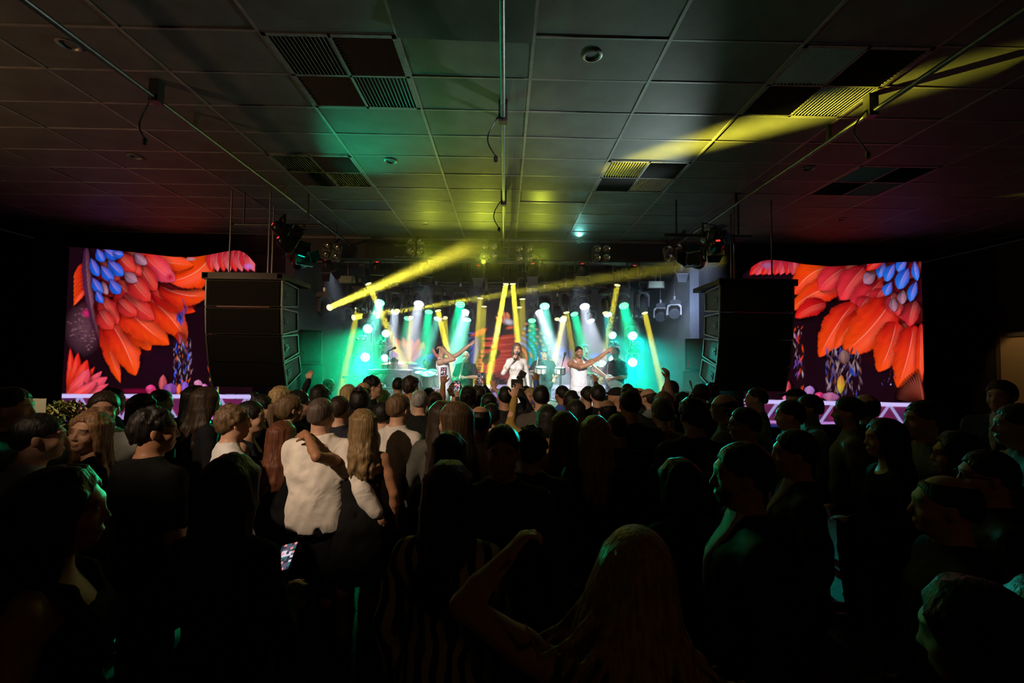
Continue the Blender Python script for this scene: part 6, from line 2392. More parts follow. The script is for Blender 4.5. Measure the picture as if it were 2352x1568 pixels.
for F_, nm, nD, u in (('keys', 'keyboard player', 10.47, 906), ('ld', 'left drummer', 11.77, 978), ('rd', 'right drummer', 11.72, 1343)):
    p = W(u, 900, nD)
    e = empty('drum_stool', (p.x, nD + .02, ZS), 0, 'round stool under the ' + nm, 'stool', 'stools on stage')
    hs_ = .83 - DEL - .02
    MB().lathe([(.16, hs_ - .08), (.17, hs_ - .06), (.17, hs_ - .02), (.15, hs_)], 20).obj('seat', BLACK, e)
    MB().tube([(0, 0, hs_ - .08), (0, 0, .15)], .02, 8).obj('post', CHROME, e)
    for k in range(3):
        a = 2 * PI * k / 3
        MB().tube([(0, 0, .22), (.22 * math.cos(a), .22 * math.sin(a), .012)], .012, 6).obj('leg', CHROME, e)

# saxophone hung before its player
GOLD = mat('saxophone_lacquer', (.72, .68, .58), .22, .9, noise=.15)
e = empty('saxophone', worldpt(sax_p, (0, .2, .95)), 0, 'silver-gold saxophone across the bald player\'s chest', 'saxophone')
pts = [(-.0, .115, 1.555), (.0, .16, 1.58), (.005, .21, 1.55), (.01, .225, 1.48), (.05, .25, 1.25), (.10, .28, 1.02), (.12, .31, .90), (.14, .36, .87), (.155, .40, .91), (.16, .42, 1.0), (.165, .44, 1.10)]
wp = [worldpt(sax_p, q) - e.location for q in pts]
MB().tube(wp, [.008, .011, .014, .018, .03, .042, .05, .056, .064, .078, .125], 14, caps=False).obj('tube', GOLD, e)
m = MB()
for k in range(12):
    t = k / 11
    q = wp[4].lerp(wp[6], t) if t > .4 else wp[3].lerp(wp[4], t / .4)
    m.lathe([(.017, 0), (.017, .012), (0, .014)], 10, frame_matrix(q + Vector((.01, -.04, 0)), (.2, -1, 0)))
m.obj('key_cup', CHROME, e)
# guitar
ge = empty('electric_guitar', worldpt(guit, (0, .18, 1.05)), 0, 'pale electric guitar held by the guitarist', 'guitar')
gd = (worldpt(guit, (.42, .34, 1.36)) - worldpt(guit, (-.1, .2, .98))).normalized()
gn = (worldpt(guit, (0, 1, 1)) - worldpt(guit, (0, 0, 1))).normalized()
gx = gd.cross(gn).normalized()
gn = gx.cross(gd)
MG = Matrix((gx, gn, gd)).transposed().to_4x4()
body = []
for k in range(36):
    a = 2 * PI * k / 36
    r_ = .155 + .035 * math.cos(2 * a) + .018 * math.sin(3 * a)
    body.append((r_ * .9 * math.sin(a), -.12 + r_ * 1.25 * math.cos(a)))
MB().prism(body, .045, MG).obj('body', mat('guitar_lacquer', (.45, .70, .58), .2, noise=.2), ge)
MB().box((-.025, -.01, .05), (.025, .018, .62), MG).obj('neck', mat('guitar_neck', (.35, .2, .1), .4, noise=.1), ge)
MB().box((-.04, -.01, .62), (.04, .012, .78), MG).obj('headstock', BLACK, ge)
for k in range(2):
    MB().box((-.045, -.008, -.14 + .11 * k), (.045, .0, -.10 + .11 * k), MG).obj('pickup', BLACK, ge)
sp = [worldpt(guit, q) - ge.location for q in ((.10, .17, 1.12), (.13, .10, 1.38), (.08, -.02, 1.49), (-.05, -.12, 1.40), (-.2, -.06, 1.1), (-.2, .1, .98))]
MB().tube(sp, .016, 6).obj('strap', mat('strap_webbing', (.10, .07, .05), .7, noise=.2), ge)
# ------------------------------------------------------------------ the crowd
CG = 'crowd watching the stage'
BK, NV, CH, WH, GY, LB_, BE_ = (.010, .010, .012), (.012, .014, .025), (.035, .035, .037), (.62, .60, .57), (.16, .16, .165), (.30, .36, .50), (.42, .36, .30)
# u, v of the top of the head, depth, turn (0 = towards the stage, + = to the left), sex, pose, hair, hair colour, top, colour, skin, label
CROWD = [
    (30, 886, 2.82, -70, 'm', 'down', 'short', 'k', 'jacket', BK, 'l', 'man in dark suit cut off by the left edge of the picture', {}),
    (262, 889, 4.50, -60, 'm', 'down', 'curly', 'k', 'tee', BK, 'l', 'dark curly head just behind the man in the pale grey shirt', {}),
    (240, 896, 3.18, 215, 'm', 'front', 'short', 'b', 'shirt', (.34, .35, .33), 'm', 'man in pale grey shirt turned from the stage by the flowers', {}),
    (330, 903, 4.01, -20, 'f', 'down', 'bob', 'k', 'blouse', BK, 'l', 'woman with dark bobbed hair in front of the left screen truss', {}),
    (373, 893, 4.46, -80, 'm', 'down', 'short', 'k', 'shirt', BK, 'l', 'man in profile against the left screen, nose to the right', {}),
    (450, 884, 4.31, -10, 'f', 'down', 'long', 'k', 'blouse', BK, 'l', 'woman with long black hair silhouetted at the foot of the left screen', {}),
    (477, 887, 3.92, -40, 'f', 'down', 'wavylong', 'b', 'dress', BK, 'l', 'woman with long hair edged in green below the left speaker array', {}),
    (540, 927, 3.12, -48, 'm', 'down', 'wavy', 'l', 'shirt', (.66, .65, .66), 'l', 'fair-haired man in white shirt turned to the right, left of the couple', {}),
    (578, 920, 3.47, -78, 'f', 'down', 'updo', 'k', 'strap', BK, 'l', 'woman with pinned-up hair, bare shoulder and raised chin', {}),
    (604, 905, 4.35, -70, 'f', 'down', 'bun', 'k', 'blouse', BK, 'l', 'woman in green-edged profile below the left speaker array', {}),
    (645, 885, 4.74, -10, 'f', 'down', 'long', 'y', 'blouse', CH, 'l', 'woman with long fair hair lit green beside the speaker array', {}),
    (688, 896, 4.21, -55, 'm', 'down', 'curly', 'k', 'tee', BK, 'l', 'man with frizzy dark hair behind the ponytail', {}),
    (668, 904, 3.90, -45, 'f', 'down', 'pony', 'l', 'blouse', BK, 'l', 'woman with a fair ponytail and bare nape', {}),
    (735, 882, 5.25, -5, 'f', 'upL', 'long', 'k', 'blouse', BK, 'l', 'woman with sleek dark hair holding one hand up by the green light', {}),
    (648, 965, 3.20, -5, 'f', 'down', 'long', 'r', 'blouse', BK, 'l', 'woman with long reddish-brown hair left of the white-shirted couple', {}),
    (781, 906, 3.84, -5, 'm', 'down', 'grey', 'b', 'jacket', NV, 'l', 'man with close-cropped hair in navy jacket between the couple', {}),
    (757, 868, 8.05, -75, 'm', 'down', 'grey', 'g', 'tee', (.02, .03, .03), 'l', 'grey-haired man with a pale goatee beside the left wing speaker', dict(beard=((.6, .6, .6), .8))),
    (801, 882, 5.67, -10, 'f', 'down', 'bob', 'y', 'blouse', CH, 'l', 'blonde woman glowing green at the edge of the beam', {}),
    (836, 877, 4.91, -10, 'm', 'down', 'fringe', 'b', 'tee', BK, 'm', 'balding man with green rim light behind the dark bun', {}),
    (829, 889, 4.22, 0, 'f', 'down', 'bun', 'k', 'blouse', BK, 'l', 'woman with black hair in a high bun', {}),
    (858, 862, 5.48, -75, 'm', 'down', 'wavy', 'k', 'tee', (.012, .02, .018), 'l', 'tall man in glasses, profile to the right before the keyboards', dict(glasses=True)),
    (884, 919, 3.80, -18, 'm', 'down', 'short', 'k', 'sweater', (.07, .07, .068), 'l', 'dark-haired man in charcoal sweater right of the couple', dict(fat=1.1)),
    (880, 894, 5.85, 0, 'f', 'down', 'bob', 'y', 'blouse', BK, 'l', 'short fair-haired head lit yellow-green before the keyboards', {}),
    (915, 866, 6.41, 5, 'm', 'down', 'buzz', 'k', 'tee', (.012, .02, .02), 'm', 'man with a shaved fade seen from behind below the keyboard', {}),
    (945, 863, 5.55, -25, 'm', 'phoneR', 'wavy', 'b', 'tee', (.42, .37, .31), 't', 'man in beige T-shirt filming with a phone held high', {}),
    (918, 901, 3.66, -30, 'm', 'down', 'short', 'l', 'shirt', (.60, .56, .53), 'l', 'sunburnt man in loose white shirt, third white shirt from the left', dict(fat=1.1)),
    (965, 894, 4.56, -5, 'm', 'down', 'buzz', 'g', 'tee', (.012, .014, .013), 'l', 'man with cropped grey hair and black T-shirt', dict(fat=1.1)),
    (985, 890, 6.06, -5, 'f', 'down', 'long', 'k', 'blouse', BK, 'l', 'dark-haired head behind the cropped grey head', {}),
    (1000, 899, 4.96, 0, 'f', 'phoneR', 'pony', 'b', 'blouse', CH, 'l', 'woman with a hair clip holding a phone up beside her head', {}),
    (1014, 919, 3.42, 0, 'f', 'down', 'wavylong', 'b', 'blouse', (.08, .08, .07), 'l', 'woman with long dark hair rimmed bright green', dict(hairlen=.46)),
    (1045, 921, 2.85, 68, 'f', 'down', 'long', 'l', 'blouse', (.05, .05, .04), 'l', 'blonde woman with earrings in profile to the left', {}),
    (1048, 877, 6.45, -40, 'f', 'down', 'updo', 'l', 'blouse', CH, 'l', 'woman with golden pinned hair just below the white trousers', {}),
    (1077, 884, 4.66, -5, 'f', 'down', 'updo', 'k', 'blouse', (.35, .30, .24), 'l', 'woman with black gathered hair and a sequined top', dict(mat='SEQUIN')),
    (1100, 884, 5.91, 0, 'f', 'phone', 'bob', 'b', 'blouse', BK, 't', 'woman holding a phone above her head with both hands', {}),
    (1123, 902, 5.20, 0, 'f', 'upR', 'bob', 'k', 'strap', BK, 'l', 'dark-haired woman with an arm flung up towards the singer', {}),
    (1103, 928, 3.18, 0, 'm', 'down', 'balding', 'k', 'shirt', (.58, .52, .48), 't', 'man with a bald crown in a pale shirt', dict(fat=1.1)),
    (1128, 924, 4.01, 0, 'm', 'down', 'short', 'k', 'jacket', BK, 'l', 'dark head tucked behind the bald-crowned man', {}),
    (1033, 990, 2.48, -12, 'f', 'down', 'bob', 'k', 'blouse', BK, 'l', 'woman with dark bobbed hair in front of the blonde profile', {}),
    (1155, 974, 2.14, 178, 'm', 'down', 'short', 'k', 'jacket', (.035, .034, .034), 'm', 'man in dark suit facing the camera in the middle of the crowd', {}),
    (1222, 977, 2.52, -5, 'm', 'down', 'wavy', 'k', 'jacket', BK, 'm', 'man with bushy dark hair right of the man facing the camera', {}),
    (1160, 886, 4.84, 8, 'm', 'phoneR', 'buzz', 'k', 'jacket', BK, 'm', 'photographer in black raising a camera before the singer', {}),
    (1209, 885, 6.94, 0, 'm', 'down', 'short', 'k', 'tee', NV, 'l', 'small dark head directly below the singer\'s hem', {}),
    (1219, 890, 6.19, 150, 'f', 'down', 'bob', 'y', 'blouse', CH, 'l', 'blonde woman turned back to face the camera', {}),
    (1243, 883, 4.62, -5, 'm', 'down', 'short', 'k', 'jacket', (.075, .065, .055), 'l', 'dark-haired man in brown-grey jacket before the bass drum', dict(fat=1.1)),
    (1258, 928, 3.81, 10, 'f', 'upL', 'bob', 'k', 'blouse', (.30, .20, .05), 'l', 'woman with a raised forearm and mustard top', {}),
    (1290, 884, 5.93, 30, 'm', 'upL', 'short', 'k', 'shirt', (.08, .14, .50), 't', 'man in bright blue shirt with one hand up', {}),
    (1311, 897, 4.87, 0, 'm', 'down', 'curly', 'k', 'tee', (.01, .02, .02), 'm', 'man with short curls in front of the blue shirt', {}),
    (1322, 916, 4.28, 0, 'f', 'down', 'bob', 'k', 'blouse', BK, 'l', 'woman with smooth dark hair left of the raised hand', {}),
    (1349, 888, 5.65, 20, 'f', 'upRR', 'curly', 'k', 'blouse', CH, 'l', 'curly-haired woman below the smiling dancer', {}),
    (1373, 881, 5.16, -5, 'm', 'down', 'short', 'k', 'tee', BK, 'm', 'man with a bright streak of light on dark hair', {}),
    (1296, 943, 3.10, 0, 'f', 'down', 'wavylong', 'l', 'blouse', (.22, .16, .05), 'l', 'woman with thick fair hair and mustard collar', {}),
    (1367, 953, 2.78, 0, 'f', 'down', 'long', 'y', 'blouse', BK, 'l', 'woman with long straight blonde hair edged green', {}),
    (1417, 949, 3.35, 5, 'm', 'down', 'buzz', 'b', 'jacket', BK, 'm', 'short-haired man right of the long straight blonde hair', {}),
    (1394, 917, 4.02, 10, 'm', 'down', 'fringe', 'k', 'tee', BK, 'm', 'balding man right of the smooth dark hair', {}),
    (1416, 890, 4.86, 45, 'm', 'down', 'none', 'k', 'tee', BK, 'm', 'man wearing a dark cap before the guitarist', dict(cap=(.015, .016, .018))),
    (1447, 891, 3.65, 0, 'm', 'down', 'quiff', 'k', 'jacket', (.010, .010, .012), 'l', 'broad man with a dark quiff and black jacket', dict(fat=1.1)),
    (1441, 880, 6.11, 0, 'm', 'down', 'short', 'k', 'tee', BK, 'm', 'round dark head below the teal light', {}),
    (1466, 888, 5.78, 40, 'm', 'down', 'balding', 'k', 'tee', CH, 'l', 'man with thinning hair below the teal light', {}),
    (1487, 891, 5.27, 50, 'm', 'down', 'fringe', 'b', 'shirt', (.22, .24, .25), 'l', 'bald man with a lit cheek and grey shirt right of the quiff', {}),
    (1524, 898, 4.93, 5, 'f', 'pointL', 'long', 'l', 'blouse', BK, 'l', 'woman pointing at the stage with an outstretched finger', {}),
    (1519, 912, 3.90, 15, 'f', 'down', 'updo', 'l', 'blouse', (.20, .18, .06), 'l', 'woman with a hair clip and yellowish top', {}),
    (1538, 873, 5.92, 75, 'm', 'down', 'buzz', 'k', 'polo', (.04, .05, .07), 'd', 'bald dark-skinned man in profile to the left by the stage wall', {}),
    (1565, 900, 5.40, 45, 'm', 'down', 'curly', 'b', 'tee', BK, 'l', 'man with tousled brown hair and lit nose', {}),
    (1592, 908, 3.06, 0, 'm', 'down', 'wavy', 'k', 'jacket', BK, 'm', 'tall man with full dark hair, back to camera, right of centre', dict(fat=1.1)),
    (1607, 880, 5.07, 30, 'm', 'upL', 'short', 'b', 'tee', BK, 'm', 'man holding a pale stick up by the right wing speaker', {}),
    (1634, 877, 5.62, 0, 'm', 'down', 'short', 'k', 'tee', BK, 'm', 'dark round head under the right speaker array', {}),
    (1661, 904, 3.84, 55, 'm', 'down', 'fringe', 'b', 'polo', (.13, .14, .09), 'l', 'stout bald man in olive polo shirt facing left', dict(fat=1.1)),
    (1708, 933, 3.21, 72, 'm', 'down', 'short', 'k', 'jacket', BK, 'l', 'man in glasses, green-lit profile to the left', dict(glasses=True)),
    (1736, 889, 4.71, 65, 'm', 'down', 'buzz', 'b', 'shirt', (.10, .10, .11), 'l', 'bald man facing left before the red strip of screen', {}),
    (1812, 917, 3.62, 70, 'm', 'down', 'short', 'k', 'shirt', (.16, .15, .11), 'l', 'man in pale collar facing left below the right screen', {}),
    (1826, 893, 5.06, 40, 'm', 'down', 'none', 'k', 'tee', BK, 'm', 'man in a peaked cap against the right screen', dict(cap=(.012, .012, .014))),
    (1857, 904, 4.04, 72, 'm', 'down', 'short', 'k', 'shirt', (.14, .16, .17), 'm', 'bearded man in grey shirt facing left before the right screen', dict(beard=((.02, .015, .012), .8))),
    (1946, 909, 3.61, 60, 'm', 'down', 'short', 'k', 'jacket', (.13, .125, .11), 'm', 'bearded man in tweedy jacket below the right screen', dict(beard=((.02, .015, .012), .9))),
    (1986, 904, 3.83, 10, 'm', 'down', 'fringe', 'b', 'jacket', BK, 'l', 'bald man in black suit, back to camera, at the right screen', {}),
    (1822, 984, 2.30, 70, 'm', 'down', 'short', 'k', 'jacket', (.012, .012, .013), 'l', 'man in dark suit and white collar, teal-lit forehead, facing left', dict(front=True)),
    (2118, 917, 2.92, 80, 'm', 'down', 'short', 'k', 'shirt', (.26, .30, .28), 'm', 'man in striped shirt, silhouetted profile to the left', dict(mat='STRIPE')),
    (2030, 959, 2.74, 72, 'f', 'front', 'long', 'k', 'blouse', BK, 'l', 'woman with necklace facing left, hand at her chest', {}),
    (2195, 989, 2.37, 60, 'f', 'down', 'bob', 'k', 'blouse', BK, 'l', 'woman in glasses with a green-lit face at far right', dict(glasses=True)),
    (2262, 1030, 2.01, 65, 'm', 'down', 'short', 'k', 'jacket', BK, 'l', 'man in glasses with a green-lit nose at far right', dict(glasses=True)),
    (2165, 1084, 1.64, 62, 'm', 'down', 'balding', 'k', 'jacket', BK, 'l', 'man with a shining teal forehead in the dark right foreground', {}),
    (2298, 871, 3.76, 110, 'm', 'down', 'short', 'k', 'jacket', BK, 'm', 'man in dark suit and white collar before the lit doorway', dict(front=True)),
    (2334, 924, 2.64, 60, 'm', 'down', 'short', 'k', 'shirt', (.24, .23, .20), 'm', 'man in pale shirt cut off by the right edge', {}),
    (1560, 1050, 2.07, 20, 'f', 'down', 'bob', 'k', 'blouse', BK, 'm', 'dark head half lost in shadow left of the smiling profile', {}),
    (1700, 1012, 1.70, 78, 'm', 'down', 'short', 'k', 'jacket', (.010, .010, .011), 't', 'smiling bearded man in suit, large profile to the left', dict(beard=((.012, .009, .008), .9), smile=True, front=True)),
    (1030, 1056, 1.73, -8, 'f', 'down', 'wavylong', 'k', 'dress', (.5, .42, .32), 't', 'woman with loose black hair in a wavy-striped dress', dict(mat='ZEBRA')),
    (532, 1042, 1.68, -5, 'f', 'front', 'long', 'b', 'blouse', BK, 'm', 'woman with smooth dark hair, back to camera, holding a lit phone', {}),
    (150, 1068, 1.32, -62, 'f', 'down', 'long', 'k', 'strap', BK, 't', 'woman with long black hair in the left foreground, face to the right', dict(hairlen=.42)),
    (2235, 1330, 0.95, 40, 'f', 'lean', 'bob', 'k', 'dress', (.10, .035, .018), 't', 'woman in brown patterned dress leaning at the bottom right corner', {}),
    (2420, 1330, 0.95, 60, 'f', 'down', 'long', 'k', 'blouse', (.35, .24, .13), 'l', 'person in beige cut off by the bottom right corner', {}),
]
MATN = dict(SEQUIN=SEQUIN, STRIPE=STRIPE, ZEBRA=ZEBRA)
HOLD = {}
rsk = np.random.RandomState(11)
for n_, (u, v, D, rz, sex, pose, hair, hc, top, tc_, skin, lab, kw) in enumerate(CROWD):
    kw = dict(kw)
    fat = kw.pop('fat', 1.0)
    F = fig(sex, pose, fat)
    p = W(u, v, D)
    s = p.z / (F.hc[2] + (.132 if hair not in ('none', 'buzz', 'fringe') else .122))
    off = Matrix.Rotation(RAD(rz), 3, 'Z') @ Vector((F.hc[0], F.hc[1], 0)) * s
    tm = MATN.get(kw.pop('mat', None))
    near = D < 3.4
    key = (sex, pose, fat, 'n' if near else 'f')
    o = make_person(F, key, (p.x - off.x, p.y - off.y, 0), rz, s, skin, hair, HC[hc], top, tc_, None if top in ('dress', 'gown', 'strap') else ('trousers' if (sex == 'm' or n_ % 2) else 'skirt'), (.012, .012, .016) if n_ % 3 else (.02, .024, .04), lab, CG, topmat=tm, res=.019 if near else .027, headres=.008 if near else .0115, fine=pose not in ('down', 'lean', 'front'), seed=n_, **kw)
    HOLD[lab] = o
    if s > 1.12 or s < .86:
        print('SCALE', round(s, 3), round(p.z, 2), lab)

# the couple in the middle: his white shirt, her arm across his back
pm, pw_ = W(740, 911, 3.2), W(834, 938, 3.2)
FM = Fig('m', fat=1.16, head=(-14, 0, 0), armL=((-.30, .0, 1.13), (-.26, .14, .92)), armR=((.31, -.08, 1.15), (.40, -.08, .98)))
sm = pm.z / 1.762
man = make_person(FM, 'couple_man', (pm.x, pm.y - .012 * sm, 0), 4, sm, 'l', 'grey', (.09, .065, .055), 'shirt', (.78, .73, .68), 'trousers', (.012, .012, .016), 'stout man in a loose white shirt with a woman\'s arm across his back', CG, res=.016, headres=.0065, seed=2, fold=.008, loose=.018)
sw_ = pw_.z / 1.765


def loc_w(o, p):
    return Matrix.LocRotScale(o.location, o.rotation_euler, o.scale).inverted() @ Vector(p)


wrz = 14
wroot = Vector((pw_.x, pw_.y, 0))
Mw = Matrix.LocRotScale(wroot, Vector((0, 0, RAD(wrz))).to_tuple() and Matrix.Rotation(RAD(wrz), 3, 'Z').to_quaternion(), Vector((sw_,) * 3))
el = Mw.inverted() @ W(727, 1049, 2.90)
wr = Mw.inverted() @ W(706, 1000, 3.03)
FW = Fig('f', head=(18, 0, 0), armL=(tuple(el), tuple(wr)), handL=dict(dir=tuple(Mw.inverted().to_3x3() @ (W(684, 992, 3.10) - W(706, 1000, 3.03))), palm=tuple(Mw.inverted().to_3x3() @ Vector((0, .7, -.7))), curl=14, spread=3))
woman = make_person(FW, 'couple_woman', (pw_.x, pw_.y, 0), wrz, sw_, 't', 'wavylong', (.20, .13, .06), 'strapless', (.012, .012, .013), None, None, 'blonde woman in a black dress with her bare arm around the white shirt', CG, res=.015, headres=.0065, fine=True, seed=4, hairlen=.30)
bt = MB()
bp = [W(706, 1000, 3.03).lerp(W(727, 1049, 2.90), .30) + Vector((.03 * math.cos(2 * PI * k / 20), .012 * math.sin(2 * PI * k / 20), .031 * math.sin(2 * PI * k / 20))) for k in range(20)]
bt.tube(bp, .0025, 5, closed=True)
tag(bt.obj('bracelet', BRASS), 'thin gold bracelet on the arm around the white shirt', 'bracelet')

# left: man in light blue shirt, the woman looking back, the man in the black T-shirt
pA = W(97, 948, 2.4)
FA = Fig('m', head=(-20, 0, 0), lean=6)
sA = pA.z / (FA.hc[2] + .13)
offA = Matrix.Rotation(RAD(-35), 3, 'Z') @ Vector((FA.hc[0], FA.hc[1], 0)) * sA
make_person(FA, 'blue_shirt', (pA.x - offA.x, pA.y - offA.y, 0), -35, sA, 'l', 'short', HC['k'], 'shirt', (.40, .45, .58), 'trousers', NV, 'dark-haired man in a light blue shirt at far left, facing right', CG, res=.017, headres=.0065, seed=3, fold=.006)
pB = W(214, 943, 2.75)
FB = Fig('f', head=(68, 4, -6), armL=None)
sB = pB.z / 1.765
make_person(FB, 'looking_back', (pB.x, pB.y, 0), 112, sB, 'm', 'wavylong', (.16, .085, .04), 'strap', (.012, .012, .012), 'skirt', BK, 'woman with wavy brown hair looking back at the camera over a bare shoulder', CG, res=.017, headres=.005, seed=1, hairlen=.30)
pC = W(357, 931, 2.5)
FC = Fig('m', head=(-30, 0, 0), armR=((.30, -.06, 1.12), (.22, .2, 1.05)))
sC = pC.z / 1.77
make_person(FC, 'black_tee', (pC.x, pC.y - .01, 0), -22, sC, 't', 'wavy', HC['k'], 'tee', (.010, .010, .011), 'trousers', (.012, .012, .014), 'man with wavy dark hair in a black T-shirt, elbow bent, facing right', CG, res=.017, headres=.0065, seed=2)

# foreground: blonde woman dancing, arm raised, hair flying
pD = W(1440, 1186, 1.12)
rD = 10
sD = pD.z / 1.77
MD = Matrix.LocRotScale(Vector((pD.x, pD.y, 0)), Matrix.Rotation(RAD(rD), 3, 'Z').to_quaternion(), Vector((sD,) * 3)).inverted()
eD, wD = MD @ W(1062, 1392, 1.14), MD @ W(1168, 1275, 1.24)
FDn = Fig('f', lean=-4, head=(-10, 0, 10), armL=(tuple(eD), tuple(wD)), handL=dict(dir=tuple(MD.to_3x3() @ (W(1222, 1205, 1.28) - W(1168, 1275, 1.24))), palm=tuple(MD.to_3x3() @ Vector((.9, .2, -.5))), curl=42))


def flying_hair(F, name):
    B = Blob()
    H, R = F.hd, F.HR
    rs = np.random.RandomState(8)
    B.ell(H((0, -.016, .03)), (.088, .109, .102), .01, R=R)
    B.ell(H((0, -.045, -.02)), (.08, .08, .075), .03, R=R)
    B.ell(H((0, .125, -.05)), (.085, .1, .115), .012, R=R, sub=True)
    for i in range(110):
        a = rs.uniform(-2.2, 2.2)
        ca, sa = math.cos(a), math.sin(a)
        out = rs.uniform(.0, .75) * (1.0 if i % 2 else .3)
        L = rs.uniform(.22, .40)
        p1 = np.array((sa * .078, -.012 - ca * .092, .06 - rs.uniform(0, .05)))
        p2 = np.array((sa * .10, -.025 - ca * .095, -.05))
        p3 = np.array((sa * (.11 + out * .10), -.05 - ca * (.09 + out * .06), -.05 - L * .4 + out * .05))
        p4 = np.array((sa * (.115 + out * .20), -.06 - ca * (.09 + out * .12), -.05 - L * .7 + out * .13 * rs.uniform(.3, 1.4)))
        p5 = np.array((sa * (.11 + out * .30), -.07 - ca * (.09 + out * .15), -.05 - L * .9 + out * .24 * rs.uniform(0, 1.5)))
        w = (rs.uniform(.5, .8) if out > .3 else 1.05)
        L *= 1.0 if out < .3 else .8
        B.chain([H(p) for p in (p1, p2, p3, p4, p5)], [.012 * w, .017 * w, .015 * w, .010 * w, .004], .006)
    B.ell(H((0, .13, -.06)), (.07, .085, .1), .012, R=R, sub=True)
    V, Q = B.build(name, .007)
    return grid_mesh(name, V, Q)


dn = make_person(FDn, 'dancing', (pD.x, pD.y, 0), rD, sD, 'm', None, None, 'strap', (.03, .03, .03), 'skirt', BK, 'blonde woman dancing in the foreground, one bent arm raised, hair flying', CG, res=.014, headres=.0075, fine=True)
dress(dn, [('hair', flying_hair(FDn, 'hair'), HAIR, (.34, .26, .13))])
bp = [W(1168, 1275, 1.24).lerp(W(1062, 1392, 1.14), .22) + Vector((.030 * math.cos(2 * PI * k / 20), .03 * math.sin(2 * PI * k / 20), .020 * math.cos(2 * PI * k / 20))) for k in range(20)]
tag(MB().tube(bp, .004, 6, closed=True).obj('bracelet', BRASS), 'gold bracelet on the raised wrist of the dancing blonde woman', 'bracelet')

# ------------------------------------------------------------------ phones, camera and other things held up
def phone(p, n, label, screen=(.6, .5, .6), s=1.0, roll=0, st=1.2):
    M = frame_matrix((0, 0, 0), n) @ Matrix.Rotation(roll, 4, 'Z')
    e = empty('phone', p, 0, label, 'phone', 'phones in the crowd')
    MB().box((-.038 * s, -.078 * s, -.0045), (.038 * s, .078 * s, .0035), M).obj('case', BLACK, e)
    m = MB()
    cols = [(.02, .03, .04), (.03, .12, .12), (.75, .25, .22), (.10, .08, .12), screen] if screen else [(.35, .42, .9), (.45, .5, .95), (.40, .46, .92), (.30, .38, .85), (.5, .55, 1)]
    rs = random.Random(len(label))
    for j in range(12):
        for i in range(6):
            m.cur = rs.choice((0, 1, 3, 4, 4, 2) if 2 < j < 9 else (0, 0, 1, 3, 3, 2))
            m.box((-.034 * s + .01133 * s * i, -.07 * s + .01167 * s * j, .0035), (-.034 * s + .01133 * s * (i + 1), -.07 * s + .01167 * s * (j + 1), .0045), M)
    me = m.mesh('screen')
    for k, c in enumerate(cols):
        me.materials.append(glow('phone_screen_%d_%s' % (k, label[:6]), c, st))
    link('screen', me, None, e)
    return e


phone(worldpt(HOLD['man in beige T-shirt filming with a phone held high'], (.21, .385, 1.79)), (-.05, -1, .1), 'phone held high by the man in the beige T-shirt, lit screen')
phone(worldpt(HOLD['woman holding a phone above her head with both hands'], (0, .375, 1.84)), (0, -1, .15), 'phone held up in two hands in front of the stage, bright screen', (.9, .9, .95))
phone(worldpt(HOLD['woman with a hair clip holding a phone up beside her head'], (.21, .385, 1.79)), (.05, -1, .15), 'phone at head height below the white trousers', (.3, .6, .6))
phone(W(656, 1280, 1.72), (-.2, -.45, .85), 'phone glowing blue-white at waist height in the dark left foreground', None, .85, .5, 1.0)
# photographer's camera
pc_ = worldpt(HOLD['photographer in black raising a camera before the singer'], (.2, .42, 1.76))
e = empty('camera', pc_, 0, 'black camera with flash held above the photographer\'s head', 'camera')
MB().box((-.07, -.03, -.05), (.07, .03, .05)).obj('body', BLACK, e, .01)
MB().lathe([(.035, 0), (.04, .06), (.042, .12)], 16, Matrix.Translation((0, .03, 0)) @ Matrix.Rotation(-PI / 2, 4, 'X')).obj('lens', BLACK, e)
MB().box((-.035, -.03, .05), (.035, .02, .09), Matrix.Rotation(.4, 4, 'Y')).obj('flash_foot', BLACK, e)
MB().box((-.04, -.05, .09), (.04, .03, .16), Matrix.Rotation(.5, 4, 'Y')).obj('flash', BLACK, e, .006)
MB().box((.0, -.032, -.01), (.012, -.03, .0)).obj('status_light', glow('camera_led', (1, .05, .03), 2.0), e)
# pale stick
tag(MB().tube([W(1590, 893, 5.0), W(1584, 874, 5.0)], [.008, .011], 8).obj('stick', mat('pale_stick', (.8, .75, .6), .5, noise=.1)), 'pale stick held up beside the right wing speaker', 'stick')
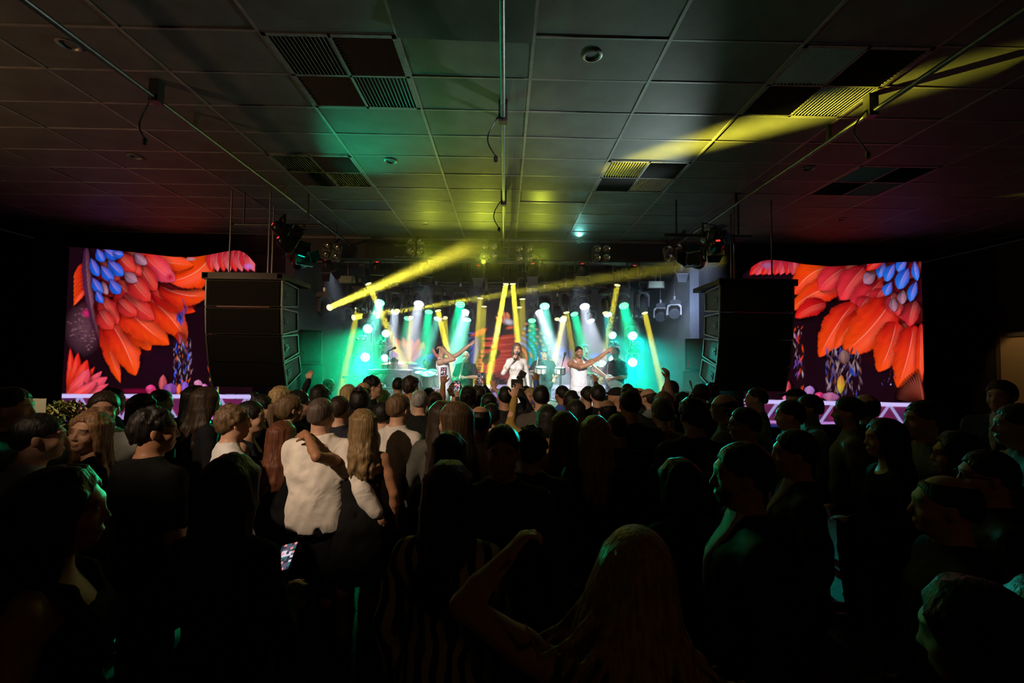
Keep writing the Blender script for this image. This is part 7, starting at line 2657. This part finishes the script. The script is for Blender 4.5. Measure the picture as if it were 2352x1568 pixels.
# flower arrangement with white card
pf = W(150, 930, 5.2)
pot = empty('flower_arrangement', (pf.x, 5.2, 0), 0, 'yellow-green flower arrangement with purple blooms in a tall planter', 'plant')
zt_ = pf.z
MB().lathe([(.20, 0), (.16, .05), (.15, .6), (.20, zt_ - .35), (.22, zt_ - .3)], 20).obj('planter', mat('planter_dark', (.05, .04, .035), .5, noise=.2), pot)
rs = random.Random(5)
for nm, col, n, size in (('foliage', (.30, .24, .05), 420, .05), ('leaves', (.10, .18, .05), 200, .05), ('blooms', (.30, .03, .30), 60, .035), ('pale_blooms', (.55, .45, .30), 40, .03)):
    m = MB()
    for _ in range(n):
        a, b, r_ = rs.uniform(0, 2 * PI), rs.uniform(-.3, 1.5), rs.uniform(.15, 1) ** .5
        if nm == 'blooms':
            c = Vector((-.12 + rs.uniform(-.1, .06), -.12 + rs.uniform(-.05, .05), zt_ - .18 + rs.uniform(-.05, .06)))
        else:
            c = Vector((.34 * r_ * math.cos(a) * math.cos(b), .24 * r_ * math.sin(a) * math.cos(b), zt_ - .22 + .26 * r_ * math.sin(b)))
        M = Matrix.Translation(c) @ Matrix.Rotation(rs.uniform(0, 6.28), 4, 'Z') @ Matrix.Rotation(rs.uniform(-1.2, 1.2), 4, 'X')
        w = size * rs.uniform(.6, 1.2)
        pts = [M @ Vector(q) for q in ((0, -w, 0), (w * .3, -w * .2, .006), (w * .22, w * .5, .004), (0, w, -.004), (-w * .22, w * .5, .004), (-w * .3, -w * .2, .006))]
        m._add(pts, [(0, 1, 2, 3), (0, 3, 4, 5)])
    o = m.obj(nm, mat('plant_' + nm, col, .6, noise=.3, nscale=20), pot)
    o['kind'] = 'stuff'
cp = W(90, 930, 5.0)
card = empty('place_card', (cp.x, 5.0, cp.z - .08), 0, 'square white card standing in the flower arrangement', 'card')
MB().box((-.075, -.003, 0), (.075, .003, .15)).obj('sheet', mat('card_paper', (.75, .72, .62), .7, noise=.05), card)
MB().tube([(0, .01, .05), (0, .02, -.25)], .004, 6).obj('stake', BLACK, card)
